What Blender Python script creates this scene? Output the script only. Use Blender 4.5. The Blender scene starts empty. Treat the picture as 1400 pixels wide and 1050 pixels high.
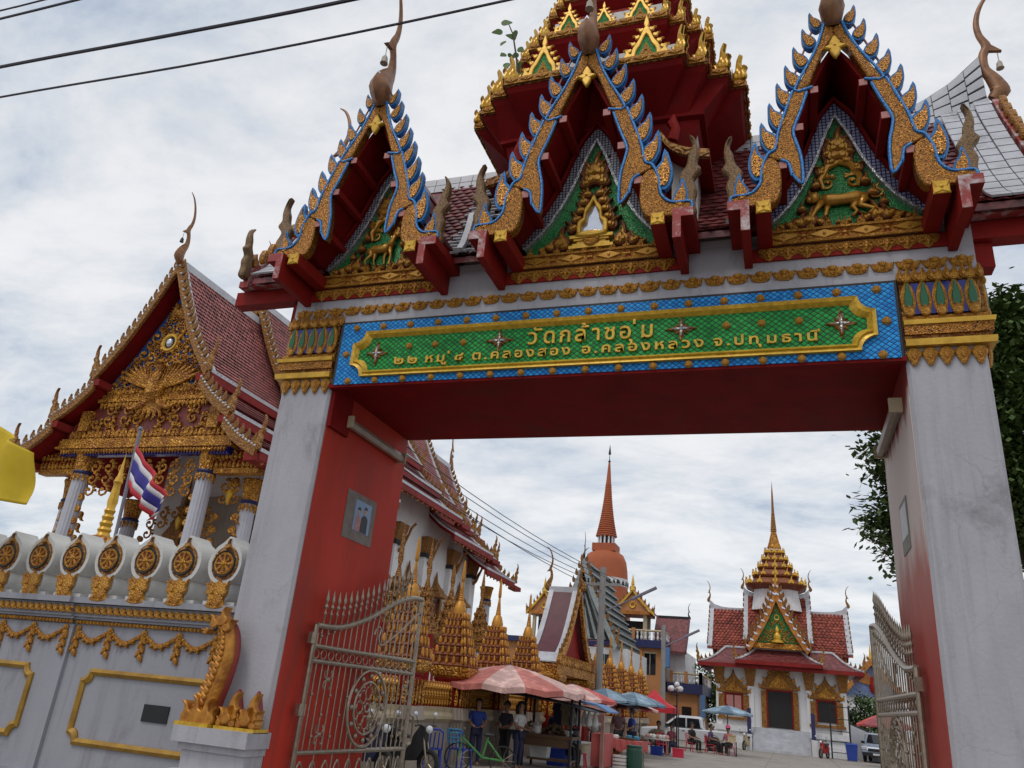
import bpy, bmesh, math, random
from math import sin, cos, pi, radians, atan2, hypot, sqrt
from mathutils import Matrix, Vector
random.seed(7)
SC = bpy.context.scene
COL = SC.collection

# ---------------------------------------------------------------- camera
YAW, PITCH, ROLL = .355, .387, .094
cam_d = bpy.data.cameras.new('camera'); cam = bpy.data.objects.new('camera', cam_d); COL.objects.link(cam)
cam_d.sensor_width = 36; cam_d.lens = 36*1054.76/1400; cam_d.clip_start = .05; cam_d.clip_end = 3000
_f = Vector((-sin(YAW)*cos(PITCH), cos(YAW)*cos(PITCH), sin(PITCH))); _r = Vector((cos(YAW), sin(YAW), 0)); _u = _r.cross(_f)
_r2 = _r*cos(ROLL)+_u*sin(ROLL); _u2 = -_r*sin(ROLL)+_u*cos(ROLL)
_m = Matrix((_r2, _u2, -_f)).transposed().to_4x4(); _m.translation = (0, 0, 1.65)
cam.matrix_world = _m
SC.camera = cam

# ---------------------------------------------------------------- sky and sun (bright overcast)
SUN_EL, SUN_ROT = radians(58), radians(200)
world = bpy.data.worlds.new('World'); SC.world = world; world.use_nodes = True
nt = world.node_tree; nt.nodes.clear()
def N(t, ty, **k):
    n = t.nodes.new(ty)
    for a, b in k.items():
        if a.startswith('i_'): n.inputs[a[2:].replace('_', ' ')].default_value = b
        else: setattr(n, a, b)
    return n
def ramp(t, stops):
    n = t.nodes.new('ShaderNodeValToRGB'); e = n.color_ramp.elements
    while len(e) < len(stops): e.new(.5)
    for x, (p, c) in zip(e, stops): x.position = p; x.color = (*c, 1) if len(c) == 3 else c
    return n
sky = N(nt, 'ShaderNodeTexSky', sky_type='NISHITA', sun_disc=False, sun_elevation=SUN_EL, sun_rotation=SUN_ROT)
bg_s = N(nt, 'ShaderNodeBackground', i_Strength=.10); nt.links.new(sky.outputs[0], bg_s.inputs[0])
tc = N(nt, 'ShaderNodeTexCoord'); sep = N(nt, 'ShaderNodeSeparateXYZ'); nt.links.new(tc.outputs['Generated'], sep.inputs[0])
# project the direction onto a flat cloud deck so that clouds shrink towards the horizon
zz = N(nt, 'ShaderNodeMath', operation='ADD'); nt.links.new(sep.outputs[2], zz.inputs[0]); zz.inputs[1].default_value = .22
zm = N(nt, 'ShaderNodeMath', operation='MAXIMUM'); nt.links.new(zz.outputs[0], zm.inputs[0]); zm.inputs[1].default_value = .08
dv = N(nt, 'ShaderNodeVectorMath', operation='DIVIDE'); cmb = N(nt, 'ShaderNodeCombineXYZ')
for i in range(3): nt.links.new(zm.outputs[0], cmb.inputs[i])
nt.links.new(tc.outputs['Generated'], dv.inputs[0]); nt.links.new(cmb.outputs[0], dv.inputs[1])
mp = N(nt, 'ShaderNodeMapping'); mp.inputs['Scale'].default_value = (1.0, 1.5, 0.0); mp.inputs['Location'].default_value = (3.1, 1.7, 0)
mp.inputs['Rotation'].default_value = (0, 0, radians(-32))
nt.links.new(dv.outputs[0], mp.inputs[0])
n1 = N(nt, 'ShaderNodeTexNoise', i_Scale=1.7, i_Detail=9.0, i_Roughness=.62, i_Distortion=.35); nt.links.new(mp.outputs[0], n1.inputs['Vector'])
n2 = N(nt, 'ShaderNodeTexNoise', i_Scale=6.0, i_Detail=7.0, i_Roughness=.65, i_Distortion=.2); nt.links.new(mp.outputs[0], n2.inputs['Vector'])
mx = N(nt, 'ShaderNodeMix', data_type='FLOAT'); mx.inputs[0].default_value = .24
nt.links.new(n1.outputs[0], mx.inputs[2]); nt.links.new(n2.outputs[0], mx.inputs[3])
cr = ramp(nt, [(.34, (.44, .52, .65)), (.43, (.66, .715, .79)), (.51, (.83, .85, .88)), (.58, (.94, .94, .95)), (.69, (1.01, 1.0, .99))])
nt.links.new(mx.outputs[0], cr.inputs[0])
bg_c = N(nt, 'ShaderNodeBackground', i_Strength=.93); nt.links.new(cr.outputs[0], bg_c.inputs[0])
ms = N(nt, 'ShaderNodeMixShader'); ms.inputs[0].default_value = .86
nt.links.new(bg_s.outputs[0], ms.inputs[1]); nt.links.new(bg_c.outputs[0], ms.inputs[2])
out = N(nt, 'ShaderNodeOutputWorld'); nt.links.new(ms.outputs[0], out.inputs[0])
sun_d = bpy.data.lights.new('sun', 'SUN'); sun_d.energy = .8; sun_d.angle = radians(14); sun_d.color = (1, .95, .87)
sun = bpy.data.objects.new('sun', sun_d); COL.objects.link(sun)
_sd = Vector((sin(SUN_ROT)*cos(SUN_EL), cos(SUN_ROT)*cos(SUN_EL), sin(SUN_EL)))
sun.rotation_euler = _sd.to_track_quat('Z', 'Y').to_euler()
vs = SC.view_settings; vs.view_transform = 'Standard'; vs.look = 'None'; vs.exposure = 0.12; vs.gamma = 1

# ---------------------------------------------------------------- materials
MATS = {}
def mat(name, col, rough=.6, metal=0, col2=None, var=.25, scale=3.0, bump=.0, bscale=60, spec=.5, stain=None, stain_scale=1.2, stain_lo=.55, stretch=(1, 1, 1), spots=None, carve=None, cut_red=(.16, .018, .01), streak=None, crack=None, tilevar=0):
    if name in MATS: return MATS[name]
    m = bpy.data.materials.new(name); m.use_nodes = True; t = m.node_tree
    b = t.nodes['Principled BSDF']; b.inputs['Roughness'].default_value = rough; b.inputs['Metallic'].default_value = metal
    b.inputs['Specular IOR Level'].default_value = spec
    tcn = N(t, 'ShaderNodeTexCoord'); mpn = N(t, 'ShaderNodeMapping'); mpn.inputs['Scale'].default_value = stretch
    t.links.new(tcn.outputs['Object'], mpn.inputs[0])
    ns = N(t, 'ShaderNodeTexNoise', i_Scale=scale, i_Detail=6.0, i_Roughness=.65); t.links.new(mpn.outputs[0], ns.inputs['Vector'])
    c2 = col2 or tuple(max(0, c*(1-var)) for c in col)
    r = ramp(t, [(.32, c2), (.62, col)]); t.links.new(ns.outputs[0], r.inputs[0]); last = r.outputs[0]
    if stain:
        s2 = N(t, 'ShaderNodeTexNoise', i_Scale=stain_scale, i_Detail=9.0, i_Roughness=.72, i_Distortion=.4); t.links.new(mpn.outputs[0], s2.inputs['Vector'])
        rr = ramp(t, [(stain_lo, (0, 0, 0)), (stain_lo+.16, (1, 1, 1))]); t.links.new(s2.outputs[0], rr.inputs[0])
        mm = N(t, 'ShaderNodeMix', data_type='RGBA'); t.links.new(rr.outputs[0], mm.inputs[0]); t.links.new(last, mm.inputs[6]); mm.inputs[7].default_value = (*stain, 1); last = mm.outputs[2]
    if spots:
        s3 = N(t, 'ShaderNodeTexNoise', i_Scale=4.5, i_Detail=10.0, i_Roughness=.78, i_Distortion=.8); t.links.new(tcn.outputs['Object'], s3.inputs['Vector'])
        r3 = ramp(t, [(.685, (0, 0, 0)), (.72, (1, 1, 1))]); t.links.new(s3.outputs[0], r3.inputs[0])
        m3 = N(t, 'ShaderNodeMix', data_type='RGBA'); t.links.new(r3.outputs[0], m3.inputs[0]); t.links.new(last, m3.inputs[6]); m3.inputs[7].default_value = (*spots, 1); last = m3.outputs[2]
    if tilevar:   # every tile fired and weathered a little differently
        vt = N(t, 'ShaderNodeTexVoronoi', i_Scale=tilevar); t.links.new(tcn.outputs['Object'], vt.inputs['Vector']); hs = N(t, 'ShaderNodeHueSaturation'); sc_ = N(t, 'ShaderNodeSeparateColor'); t.links.new(vt.outputs['Color'], sc_.inputs[0])
        mr_ = N(t, 'ShaderNodeMapRange'); mr_.inputs['To Min'].default_value = .55; mr_.inputs['To Max'].default_value = 1.45; t.links.new(sc_.outputs[0], mr_.inputs[0]); t.links.new(mr_.outputs[0], hs.inputs['Value']); t.links.new(last, hs.inputs['Color']); last = hs.outputs[0]
    if streak:    # rain runs
        ms_ = N(t, 'ShaderNodeMapping'); ms_.inputs['Scale'].default_value = (7, 7, .35); t.links.new(tcn.outputs['Object'], ms_.inputs[0])
        s4 = N(t, 'ShaderNodeTexNoise', i_Scale=1.0, i_Detail=8.0, i_Roughness=.7, i_Distortion=.2); t.links.new(ms_.outputs[0], s4.inputs['Vector'])
        r5 = ramp(t, [(.50, (0, 0, 0)), (.74, (.75, .75, .75))]); t.links.new(s4.outputs[0], r5.inputs[0])
        m5 = N(t, 'ShaderNodeMix', data_type='RGBA'); t.links.new(r5.outputs[0], m5.inputs[0]); t.links.new(last, m5.inputs[6]); m5.inputs[7].default_value = (*streak, 1); last = m5.outputs[2]
    if crack:     # hairline cracks, only in places
        wz = N(t, 'ShaderNodeTexNoise', i_Scale=2.5, i_Detail=4.0); t.links.new(tcn.outputs['Object'], wz.inputs['Vector'])
        mw_ = N(t, 'ShaderNodeMix', data_type='VECTOR'); mw_.inputs[0].default_value = .25; t.links.new(tcn.outputs['Object'], mw_.inputs[4]); t.links.new(wz.outputs['Color'], mw_.inputs[5])
        ve = N(t, 'ShaderNodeTexVoronoi', feature='DISTANCE_TO_EDGE', i_Scale=1.6); t.links.new(mw_.outputs[1], ve.inputs['Vector'])
        lt = N(t, 'ShaderNodeMath', operation='LESS_THAN'); t.links.new(ve.outputs['Distance'], lt.inputs[0]); lt.inputs[1].default_value = .0045
        mk = N(t, 'ShaderNodeTexNoise', i_Scale=.9, i_Detail=3.0); t.links.new(tcn.outputs['Object'], mk.inputs['Vector']); gm = N(t, 'ShaderNodeMath', operation='GREATER_THAN'); t.links.new(mk.outputs[0], gm.inputs[0]); gm.inputs[1].default_value = .57
        mm_ = N(t, 'ShaderNodeMath', operation='MULTIPLY'); t.links.new(lt.outputs[0], mm_.inputs[0]); t.links.new(gm.outputs[0], mm_.inputs[1]); mq = N(t, 'ShaderNodeMath', operation='MULTIPLY'); t.links.new(mm_.outputs[0], mq.inputs[0]); mq.inputs[1].default_value = .16
        m6 = N(t, 'ShaderNodeMix', data_type='RGBA'); t.links.new(mq.outputs[0], m6.inputs[0]); t.links.new(last, m6.inputs[6]); m6.inputs[7].default_value = (*crack, 1); last = m6.outputs[2]
    cv = None
    if carve:   # close carving, colour darkened to deep red in the cuts
        v1 = N(t, 'ShaderNodeTexVoronoi', feature='F1', i_Scale=carve); nz = N(t, 'ShaderNodeTexNoise', i_Scale=carve*.6, i_Detail=2.0); t.links.new(tcn.outputs['Object'], nz.inputs['Vector'])
        mxv = N(t, 'ShaderNodeMix', data_type='VECTOR'); mxv.inputs[0].default_value = .22/carve*3; t.links.new(tcn.outputs['Object'], mxv.inputs[4]); t.links.new(nz.outputs['Color'], mxv.inputs[5]); t.links.new(mxv.outputs[1], v1.inputs['Vector'])
        v2 = N(t, 'ShaderNodeMath', operation='MULTIPLY'); t.links.new(v1.outputs['Distance'], v2.inputs[0]); v2.inputs[1].default_value = 14.0
        v3 = N(t, 'ShaderNodeMath', operation='SINE'); t.links.new(v2.outputs[0], v3.inputs[0]); cv = v3.outputs[0]
        r4 = ramp(t, [(.0, (1, 1, 1)), (.12, (0, 0, 0))]); mr = N(t, 'ShaderNodeMath', operation='MULTIPLY_ADD'); t.links.new(cv, mr.inputs[0]); mr.inputs[1].default_value = .5; mr.inputs[2].default_value = .5; t.links.new(mr.outputs[0], r4.inputs[0])
        m4 = N(t, 'ShaderNodeMix', data_type='RGBA'); t.links.new(r4.outputs[0], m4.inputs[0]); t.links.new(last, m4.inputs[6]); m4.inputs[7].default_value = (*cut_red, 1); last = m4.outputs[2]
    t.links.new(last, b.inputs['Base Color'])
    if carve:
        bp = N(t, 'ShaderNodeBump', i_Strength=.7, i_Distance=.22/carve); t.links.new(cv, bp.inputs['Height']); t.links.new(bp.outputs[0], b.inputs['Normal']); bump = 0
    if bump:
        bn = N(t, 'ShaderNodeTexNoise', i_Scale=bscale, i_Detail=4.0); t.links.new(tcn.outputs['Object'], bn.inputs['Vector'])
        bp = N(t, 'ShaderNodeBump', i_Strength=bump, i_Distance=.02); t.links.new(bn.outputs[0], bp.inputs['Height']); t.links.new(bp.outputs[0], b.inputs['Normal'])
    MATS[name] = m; return m
def mosaic(name, c1, c2, c3, scale=60, rough=.25, metal=.2, bump=.6):
    """small glass tesserae: every Voronoi cell has its own shade and tilt"""
    m = bpy.data.materials.new(name); m.use_nodes = True; t = m.node_tree; b = t.nodes['Principled BSDF']
    b.inputs['Roughness'].default_value = rough; b.inputs['Metallic'].default_value = metal
    tcn = N(t, 'ShaderNodeTexCoord')
    v = N(t, 'ShaderNodeTexVoronoi', i_Scale=scale); t.links.new(tcn.outputs['Object'], v.inputs['Vector'])
    sp = N(t, 'ShaderNodeSeparateColor'); t.links.new(v.outputs['Color'], sp.inputs[0])
    r = ramp(t, [(.06, c1), (.15, c2), (.70, tuple((p+q)/2 for p, q in zip(c2, c3))), (.96, c3)]); t.links.new(sp.outputs[0], r.inputs[0]); t.links.new(r.outputs[0], b.inputs['Base Color'])
    bp = N(t, 'ShaderNodeBump', i_Strength=bump, i_Distance=.01); t.links.new(v.outputs['Distance'], bp.inputs['Height']); t.links.new(bp.outputs[0], b.inputs['Normal'])
    MATS[name] = m; return m
def diamond(name, c1, c2, scale, rough=.25, metal=.1, bump=.8, gap=None):
    """glass plates laid on the diagonal (x, z plane)"""
    m = bpy.data.materials.new(name); m.use_nodes = True; t = m.node_tree; b = t.nodes['Principled BSDF']
    b.inputs['Roughness'].default_value = rough; b.inputs['Metallic'].default_value = metal; b.inputs['Specular IOR Level'].default_value = .2
    tcn = N(t, 'ShaderNodeTexCoord'); sx = N(t, 'ShaderNodeSeparateXYZ'); t.links.new(tcn.outputs['Object'], sx.inputs[0])
    def mt(op, a, bb):
        n = N(t, 'ShaderNodeMath', operation=op)
        for i, q in enumerate((a, bb)):
            if q is None: continue
            if isinstance(q, (int, float)): n.inputs[i].default_value = q
            else: t.links.new(q, n.inputs[i])
        return n.outputs[0]
    zz = mt('MULTIPLY', sx.outputs[2], 1.25)
    a = mt('MULTIPLY', mt('ADD', sx.outputs[0], zz), scale); d = mt('MULTIPLY', mt('SUBTRACT', sx.outputs[0], zz), scale)
    fa, fd = mt('FRACT', a, None), mt('FRACT', d, None)
    ia, idd = mt('FLOOR', a, None), mt('FLOOR', d, None)
    cmb = N(t, 'ShaderNodeCombineXYZ'); t.links.new(ia, cmb.inputs[0]); t.links.new(idd, cmb.inputs[1])
    wn = N(t, 'ShaderNodeTexWhiteNoise', noise_dimensions='3D'); t.links.new(cmb.outputs[0], wn.inputs['Vector'])
    r = ramp(t, [(.0, c1), (1., c2)]); t.links.new(wn.outputs['Value'], r.inputs[0])
    ed = mt('MINIMUM', mt('MINIMUM', fa, mt('SUBTRACT', 1, fa)), mt('MINIMUM', fd, mt('SUBTRACT', 1, fd)))
    st = mt('GREATER_THAN', ed, .10)
    mm = N(t, 'ShaderNodeMix', data_type='RGBA'); t.links.new(st, mm.inputs[0]); mm.inputs[6].default_value = (*(gap or (.02, .03, .02)), 1); t.links.new(r.outputs[0], mm.inputs[7])
    t.links.new(mm.outputs[2], b.inputs['Base Color'])
    bp = N(t, 'ShaderNodeBump', i_Strength=bump, i_Distance=.01); t.links.new(mt('MINIMUM', ed, .3), bp.inputs['Height']); t.links.new(bp.outputs[0], b.inputs['Normal'])
    MATS[name] = m; return m
def grid(name, c1, c2, scale, axes=(0, 2), line=.16, rough=.2, metal=.5):
    """square mirror tesserae in rows"""
    m = bpy.data.materials.new(name); m.use_nodes = True; t = m.node_tree; b = t.nodes['Principled BSDF']
    b.inputs['Roughness'].default_value = rough; b.inputs['Metallic'].default_value = metal
    tcn = N(t, 'ShaderNodeTexCoord'); mpn = N(t, 'ShaderNodeMapping'); t.links.new(tcn.outputs['Object'], mpn.inputs[0])
    mpn.inputs['Scale'].default_value = (scale,)*3
    if axes == (0, 2): mpn.inputs['Rotation'].default_value = (pi/2, 0, 0)
    k = N(t, 'ShaderNodeTexBrick', offset=0.0, squash=1.0, i_Scale=1.0); k.inputs['Mortar Size'].default_value = line; k.inputs['Brick Width'].default_value = 1; k.inputs['Row Height'].default_value = 1
    k.inputs['Color1'].default_value = (*c1, 1); k.inputs['Color2'].default_value = tuple(min(1, c*1.5) for c in c1)+(1,); k.inputs['Mortar'].default_value = (*c2, 1)
    t.links.new(mpn.outputs[0], k.inputs['Vector']); t.links.new(k.outputs['Color'], b.inputs['Base Color'])
    MATS[name] = m; return m

mat('white_pillar', (.46, .45, .485), .75, var=.14, scale=1.8, bump=.2, bscale=25, stain=(.22, .205, .215), stain_scale=1.3, stain_lo=.55, stretch=(1, 1, .55), spots=(.05, .045, .05), streak=(.30, .285, .30), crack=(.10, .09, .09))
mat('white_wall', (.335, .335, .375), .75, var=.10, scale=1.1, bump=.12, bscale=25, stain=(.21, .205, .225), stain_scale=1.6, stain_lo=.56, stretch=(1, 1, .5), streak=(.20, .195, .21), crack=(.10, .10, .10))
mat('white_weather', (.66, .65, .62), .8, var=.15, scale=3, bump=.2, bscale=18, stain=(.20, .20, .16), stain_scale=2.6, stain_lo=.56)
mat('white_clean', (.74, .74, .75), .7, var=.08, scale=1.0, bump=.08, bscale=12, stain=(.50, .49, .48), stain_scale=.7, stain_lo=.57, streak=(.55, .54, .53))
mat('white_tile', (.55, .56, .60), .38, var=.25, scale=2.5, stain=(.28, .28, .30), stain_scale=2, stain_lo=.57)
mat('mortar', (.12, .12, .12), .9)
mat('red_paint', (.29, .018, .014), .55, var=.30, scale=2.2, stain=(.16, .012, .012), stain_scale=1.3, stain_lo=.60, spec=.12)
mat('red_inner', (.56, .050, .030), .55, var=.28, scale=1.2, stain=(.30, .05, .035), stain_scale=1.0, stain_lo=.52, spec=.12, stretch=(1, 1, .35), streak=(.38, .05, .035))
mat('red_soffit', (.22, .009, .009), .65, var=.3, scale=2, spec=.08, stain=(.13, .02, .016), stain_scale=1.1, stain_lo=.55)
mat('red_fascia', (.27, .025, .022), .55, var=.35, scale=2, spec=.12, streak=(.20, .05, .045))
mat('red_chipped', (.36, .045, .04), .6, var=.2, scale=4, stain=(.55, .48, .47), stain_scale=7, stain_lo=.48)
mat('pink_end', (.50, .20, .18), .6, var=.3, scale=12)
mat('gold', (.68, .34, .045), .38, .35, col2=(.40, .16, .02), scale=9, carve=40, cut_red=(.22, .05, .015))
mat('gold_far', (.72, .35, .042), .42, .3, col2=(.30, .105, .014), scale=2.5, carve=6.5)
mat('gold_bright', (.76, .45, .05), .36, .3, col2=(.50, .27, .02), scale=6)
mat('gold_dull', (.44, .22, .042), .5, .25, col2=(.19, .07, .018), scale=14, carve=9)
mat('yellow_gold', (.74, .46, .045), .40, .25, col2=(.46, .27, .018), scale=20)
mosaic('gold_mosaic', (.012, .007, .005), (.20, .068, .008), (.50, .22, .028), 100, .25, .6)
mosaic('bronze_mosaic', (.05, .03, .02), (.14, .075, .03), (.30, .17, .06), 110, .4, .25)
mosaic('fin_mosaic', (.012, .007, .005), (.22, .075, .009), (.58, .27, .035), 20, .25, .55)
mat('horn', (.30, .135, .05), .45, .2, col2=(.14, .055, .028), scale=9)
mat('tier_red', (.24, .062, .014), .5, .15, col2=(.13, .03, .008), scale=3)
mat('blue_trim', (.045, .30, .70), .25, .15, col2=(.012, .075, .28), scale=38, bump=.5, bscale=90)
diamond('green_glass', (.006, .22, .03), (.02, .42, .07), 13.5, .4, .0)
mosaic('green_mosaic', (.005, .05, .015), (.012, .17, .035), (.04, .33, .08), 70, .2, .2)
diamond('blue_glass', (.008, .22, .62), (.03, .40, .90), 14.5, .4, .0, gap=(.01, .05, .2))
mat('blue_panel', (.02, .17, .50), .35, .1, var=.5, scale=8)
mat('deep_blue', (.012, .018, .22), .15, .1, var=.3)
mat('deep_green', (.01, .13, .05), .15, .1, var=.3)
grid('mirror_check', (.30, .30, .34), (.012, .012, .03), 26, metal=.1, rough=.3)
grid('mirror_blue', (.30, .32, .44), (.012, .014, .10), 24, metal=.1, rough=.3)
mosaic('silver_mosaic', (.20, .20, .20), (.45, .45, .46), (.80, .80, .80), 60, .22, .5)
mat('mirror_white', (.68, .72, .82), .12, .55, var=.15, scale=10)
mat('gold_smooth', (.62, .32, .045), .34, .4, col2=(.42, .18, .022), scale=7)
mat('naga_gold', (.56, .25, .03), .40, .3, col2=(.30, .095, .014), scale=8)
mat('gold_leaf', (.60, .27, .03), .42, .3, col2=(.36, .14, .015), scale=4)
mat('column_white', (.50, .50, .56), .7, var=.12, scale=2, streak=(.40, .39, .41))
mat('roof_tile_black', (.06, .018, .02), .28, var=.4, scale=9)
mat('roof_tile', (.32, .075, .05), .5, var=.35, scale=5, spec=.3, stain=(.12, .035, .03), stain_scale=1.4, stain_lo=.58, tilevar=4.2)
mat('roof_tile_dark', (.20, .045, .045), .42, var=.45, scale=7, tilevar=7.5)
mat('roof_tile_pink', (.40, .13, .12), .5, var=.30, scale=4, stain=(.22, .06, .055), stain_scale=1.1, stain_lo=.56, tilevar=5.0)
mat('roof_tile_maroon', (.115, .022, .034), .5, var=.3, scale=3)
mat('steel', (.36, .30, .23), .34, .7, var=.35, scale=18, stain=(.16, .10, .06), stain_scale=9, stain_lo=.60)
mat('dark_iron', (.03, .03, .035), .5, .4)
mat('black', (.012, .012, .014), .5)
mat('cable_black', (.02, .014, .03), .5)
mat('grey_plastic', (.42, .36, .30), .5, var=.2)
mat('chedi_orange', (.40, .10, .035), .75, var=.18, scale=.6, stain=(.30, .08, .035), stain_scale=.35, stain_lo=.58)
mat('orange_wall', (.50, .22, .08), .7, var=.2, scale=1)
mat('navy_paint', (.02, .025, .11), .5)
mat('concrete', (.33, .295, .26), .85, var=.25, scale=1.2, bump=.3, bscale=14, stain=(.19, .17, .15), stain_scale=.5, stain_lo=.55)
mat('pole_concrete', (.30, .29, .28), .85, var=.2, scale=2)
mat('asphalt', (.07, .07, .07), .9, var=.3, scale=3, bump=.5, bscale=60)
mat('glass_dark', (.015, .018, .022), .06, .0, spec=.8)
mat('dark_room', (.02, .018, .018), .8)
mat('bark', (.10, .075, .05), .9, var=.4, scale=8, bump=.8, bscale=20)
mat('wood', (.13, .07, .035), .7, var=.35, scale=6, stretch=(1, 1, 6))
mat('rubber', (.015, .015, .016), .8)
mat('cream', (.52, .42, .27), .7, var=.2, scale=3, streak=(.34, .27, .18))
mat('beige_wall', (.36, .30, .25), .8, var=.15, scale=2, stain=(.2, .17, .14), stain_scale=1.5, stain_lo=.55, streak=(.24, .20, .17))

# ---------------------------------------------------------------- mesh helpers
W = {}
KIDS = {}
def adopt(c, p): KIDS.setdefault(p.name, []).append(c)
I4 = Matrix.Identity(4)
def T(x=0, y=0, z=0, rz=0, s=1): return Matrix.Translation((x, y, z)) @ Matrix.Rotation(rz, 4, 'Z') @ Matrix.Scale(s, 4)
class MB:
    def __init__(self): self.v = []; self.f = []; self.M = None
    def add(self, vs, fs):
        o = len(self.v)
        self.v += [tuple(self.M @ Vector(p)) for p in vs] if self.M is not None else [tuple(p) for p in vs]
        self.f += [tuple(i+o for i in f) for f in fs]; return self
    def box(self, x0, x1, y0, y1, z0, z1):
        return self.add([(x0,y0,z0),(x1,y0,z0),(x1,y1,z0),(x0,y1,z0),(x0,y0,z1),(x1,y0,z1),(x1,y1,z1),(x0,y1,z1)],
                        [(0,3,2,1),(4,5,6,7),(0,1,5,4),(1,2,6,5),(2,3,7,6),(3,0,4,7)])
    def frus(self, x0, x1, y0, y1, z0, X0, X1, Y0, Y1, z1):
        return self.add([(x0,y0,z0),(x1,y0,z0),(x1,y1,z0),(x0,y1,z0),(X0,Y0,z1),(X1,Y0,z1),(X1,Y1,z1),(X0,Y1,z1)],
                        [(0,3,2,1),(4,5,6,7),(0,1,5,4),(1,2,6,5),(2,3,7,6),(3,0,4,7)])
    def loft(self, secs, cap=True, closed=True):
        n = len(secs[0]); vs = [p for s in secs for p in s]; fs = []
        for i in range(len(secs)-1):
            for j in range(n if closed else n-1):
                k = (j+1) % n; fs.append((i*n+j, i*n+k, (i+1)*n+k, (i+1)*n+j))
        if cap and closed: fs += [tuple(range(n-1, -1, -1)), tuple(range((len(secs)-1)*n, len(secs)*n))]
        return self.add(vs, fs)
    def prism(self, pts, y0, y1, bev=0, raise_=None):
        """polygon in x,z pushed from y0 (front) to y1; bev chamfers the front edge"""
        a = sum(p[0]*q[1]-q[0]*p[1] for p, q in zip(pts, pts[1:]+pts[:1]))
        if a < 0: pts = pts[::-1]
        y0 -= random.random()*.004*min(1, abs(y1-y0)*20)
        back = [(x, y1, z) for x, z in pts]
        if bev:
            ins = inset(pts, bev)
            secs = [back, [(x, y0+bev*(1 if raise_ is None else raise_), z) for x, z in pts], [(x, y0, z) for x, z in ins]]
        else: secs = [back, [(x, y0, z) for x, z in pts]]
        n = len(pts); vs = [p for s in secs for p in s]; fs = []
        for i in range(len(secs)-1):
            for j in range(n): k = (j+1) % n; fs.append((i*n+j, i*n+k, (i+1)*n+k, (i+1)*n+j))
        fs += [tuple(range(n-1, -1, -1)), tuple(range((len(secs)-1)*n, len(secs)*n))]
        return self.add(vs, fs)
    def slab(self, poly, z0, z1):
        a = sum(p[0]*q[1]-q[0]*p[1] for p, q in zip(poly, poly[1:]+poly[:1]))
        if a < 0: poly = poly[::-1]
        return self.loft([[(x, y, z0) for x, y in poly], [(x, y, z1) for x, y in poly]])
    def lathe(self, prof, cx=0, cy=0, n=12, rot=0, poly=None):
        secs = []
        for r, z in prof:
            if poly: secs.append([(cx+r*x, cy+r*y, z) for x, y in poly])
            else: secs.append([(cx+r*cos(2*pi*i/n+rot), cy+r*sin(2*pi*i/n+rot), z) for i in range(n)])
        return self.loft(secs)
    def tube(self, path, r, n=6, flat=1.0, ref=(0, 1, 0)):
        P = [Vector(p) for p in path]; R = r if isinstance(r, (list, tuple)) else [r]*len(P); secs = []
        for i, p in enumerate(P):
            t = (P[min(i+1, len(P)-1)]-P[max(i-1, 0)]).normalized()
            a = Vector(ref)
            if abs(t.dot(a)) > .95: a = Vector((1, 0, 0)) if abs(t.x) < .9 else Vector((0, 0, 1))
            s = t.cross(a).normalized(); q = s.cross(t)
            secs.append([tuple(p+s*R[i]*cos(2*pi*k/n)+q*R[i]*flat*sin(2*pi*k/n)) for k in range(n)])
        return self.loft(secs)
    def ball(self, c, r, n=10, m=6, sc=(1, 1, 1)):
        secs = [[(c[0]+sc[0]*r*sin(pi*(i)/m)*cos(2*pi*j/n), c[1]+sc[1]*r*sin(pi*i/m)*sin(2*pi*j/n), c[2]-sc[2]*r*cos(pi*i/m)) for j in range(n)] for i in range(m+1)]
        secs[0] = [(c[0]+.02*r*cos(2*pi*j/n), c[1]+.02*r*sin(2*pi*j/n), c[2]-sc[2]*r) for j in range(n)]
        secs[-1] = [(c[0]+.02*r*cos(2*pi*j/n), c[1]+.02*r*sin(2*pi*j/n), c[2]+sc[2]*r) for j in range(n)]
        return self.loft(secs)
    def torus(self, c, R, r, n=20, m=6, M=None):
        vs, fs = [], []
        for i in range(n):
            for j in range(m):
                a, b = 2*pi*i/n, 2*pi*j/m
                p = Vector(((R+r*cos(b))*cos(a), r*sin(b), (R+r*cos(b))*sin(a)))
                if M is not None: p = M @ p
                vs.append((c[0]+p.x, c[1]+p.y, c[2]+p.z))
        for i in range(n):
            for j in range(m): fs.append((i*m+j, ((i+1)%n)*m+j, ((i+1)%n)*m+(j+1)%m, i*m+(j+1)%m))
        return self.add(vs, fs)
    def mesh(self, name, m, smooth=False):
        me = bpy.data.meshes.new(name); me.from_pydata(self.v, [], self.f); me.update()
        bm = bmesh.new(); bm.from_mesh(me); bmesh.ops.recalc_face_normals(bm, faces=bm.faces); bm.to_mesh(me); bm.free()
        me.materials.append(MATS[m] if isinstance(m, str) else m)
        if smooth:
            for p in me.polygons: p.use_smooth = True
            if smooth != 2: me.set_sharp_from_angle(angle=radians(42))
        return me
    def build(self, name, m, parent=None, M=None, smooth=False): return put(self.mesh(name, m, smooth), name, parent, M)
def inset(pts, d):
    n = len(pts); o = []
    for i in range(n):
        p, q, r = Vector(pts[i-1]), Vector(pts[i]), Vector(pts[(i+1) % n])
        a, b = (q-p), (r-q)
        if a.length < 1e-6 or b.length < 1e-6: o.append(tuple(q)); continue
        a.normalize(); b.normalize(); na, nb = Vector((-a.y, a.x)), Vector((-b.y, b.x)); m = na+nb
        if m.length < .2: o.append(tuple(q+(b-a)*0+(-a)*d*1.2)); continue
        m.normalize(); k = d/max(.45, m.dot(na)); o.append((q.x+m.x*k, q.y+m.y*k))
    return o
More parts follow.
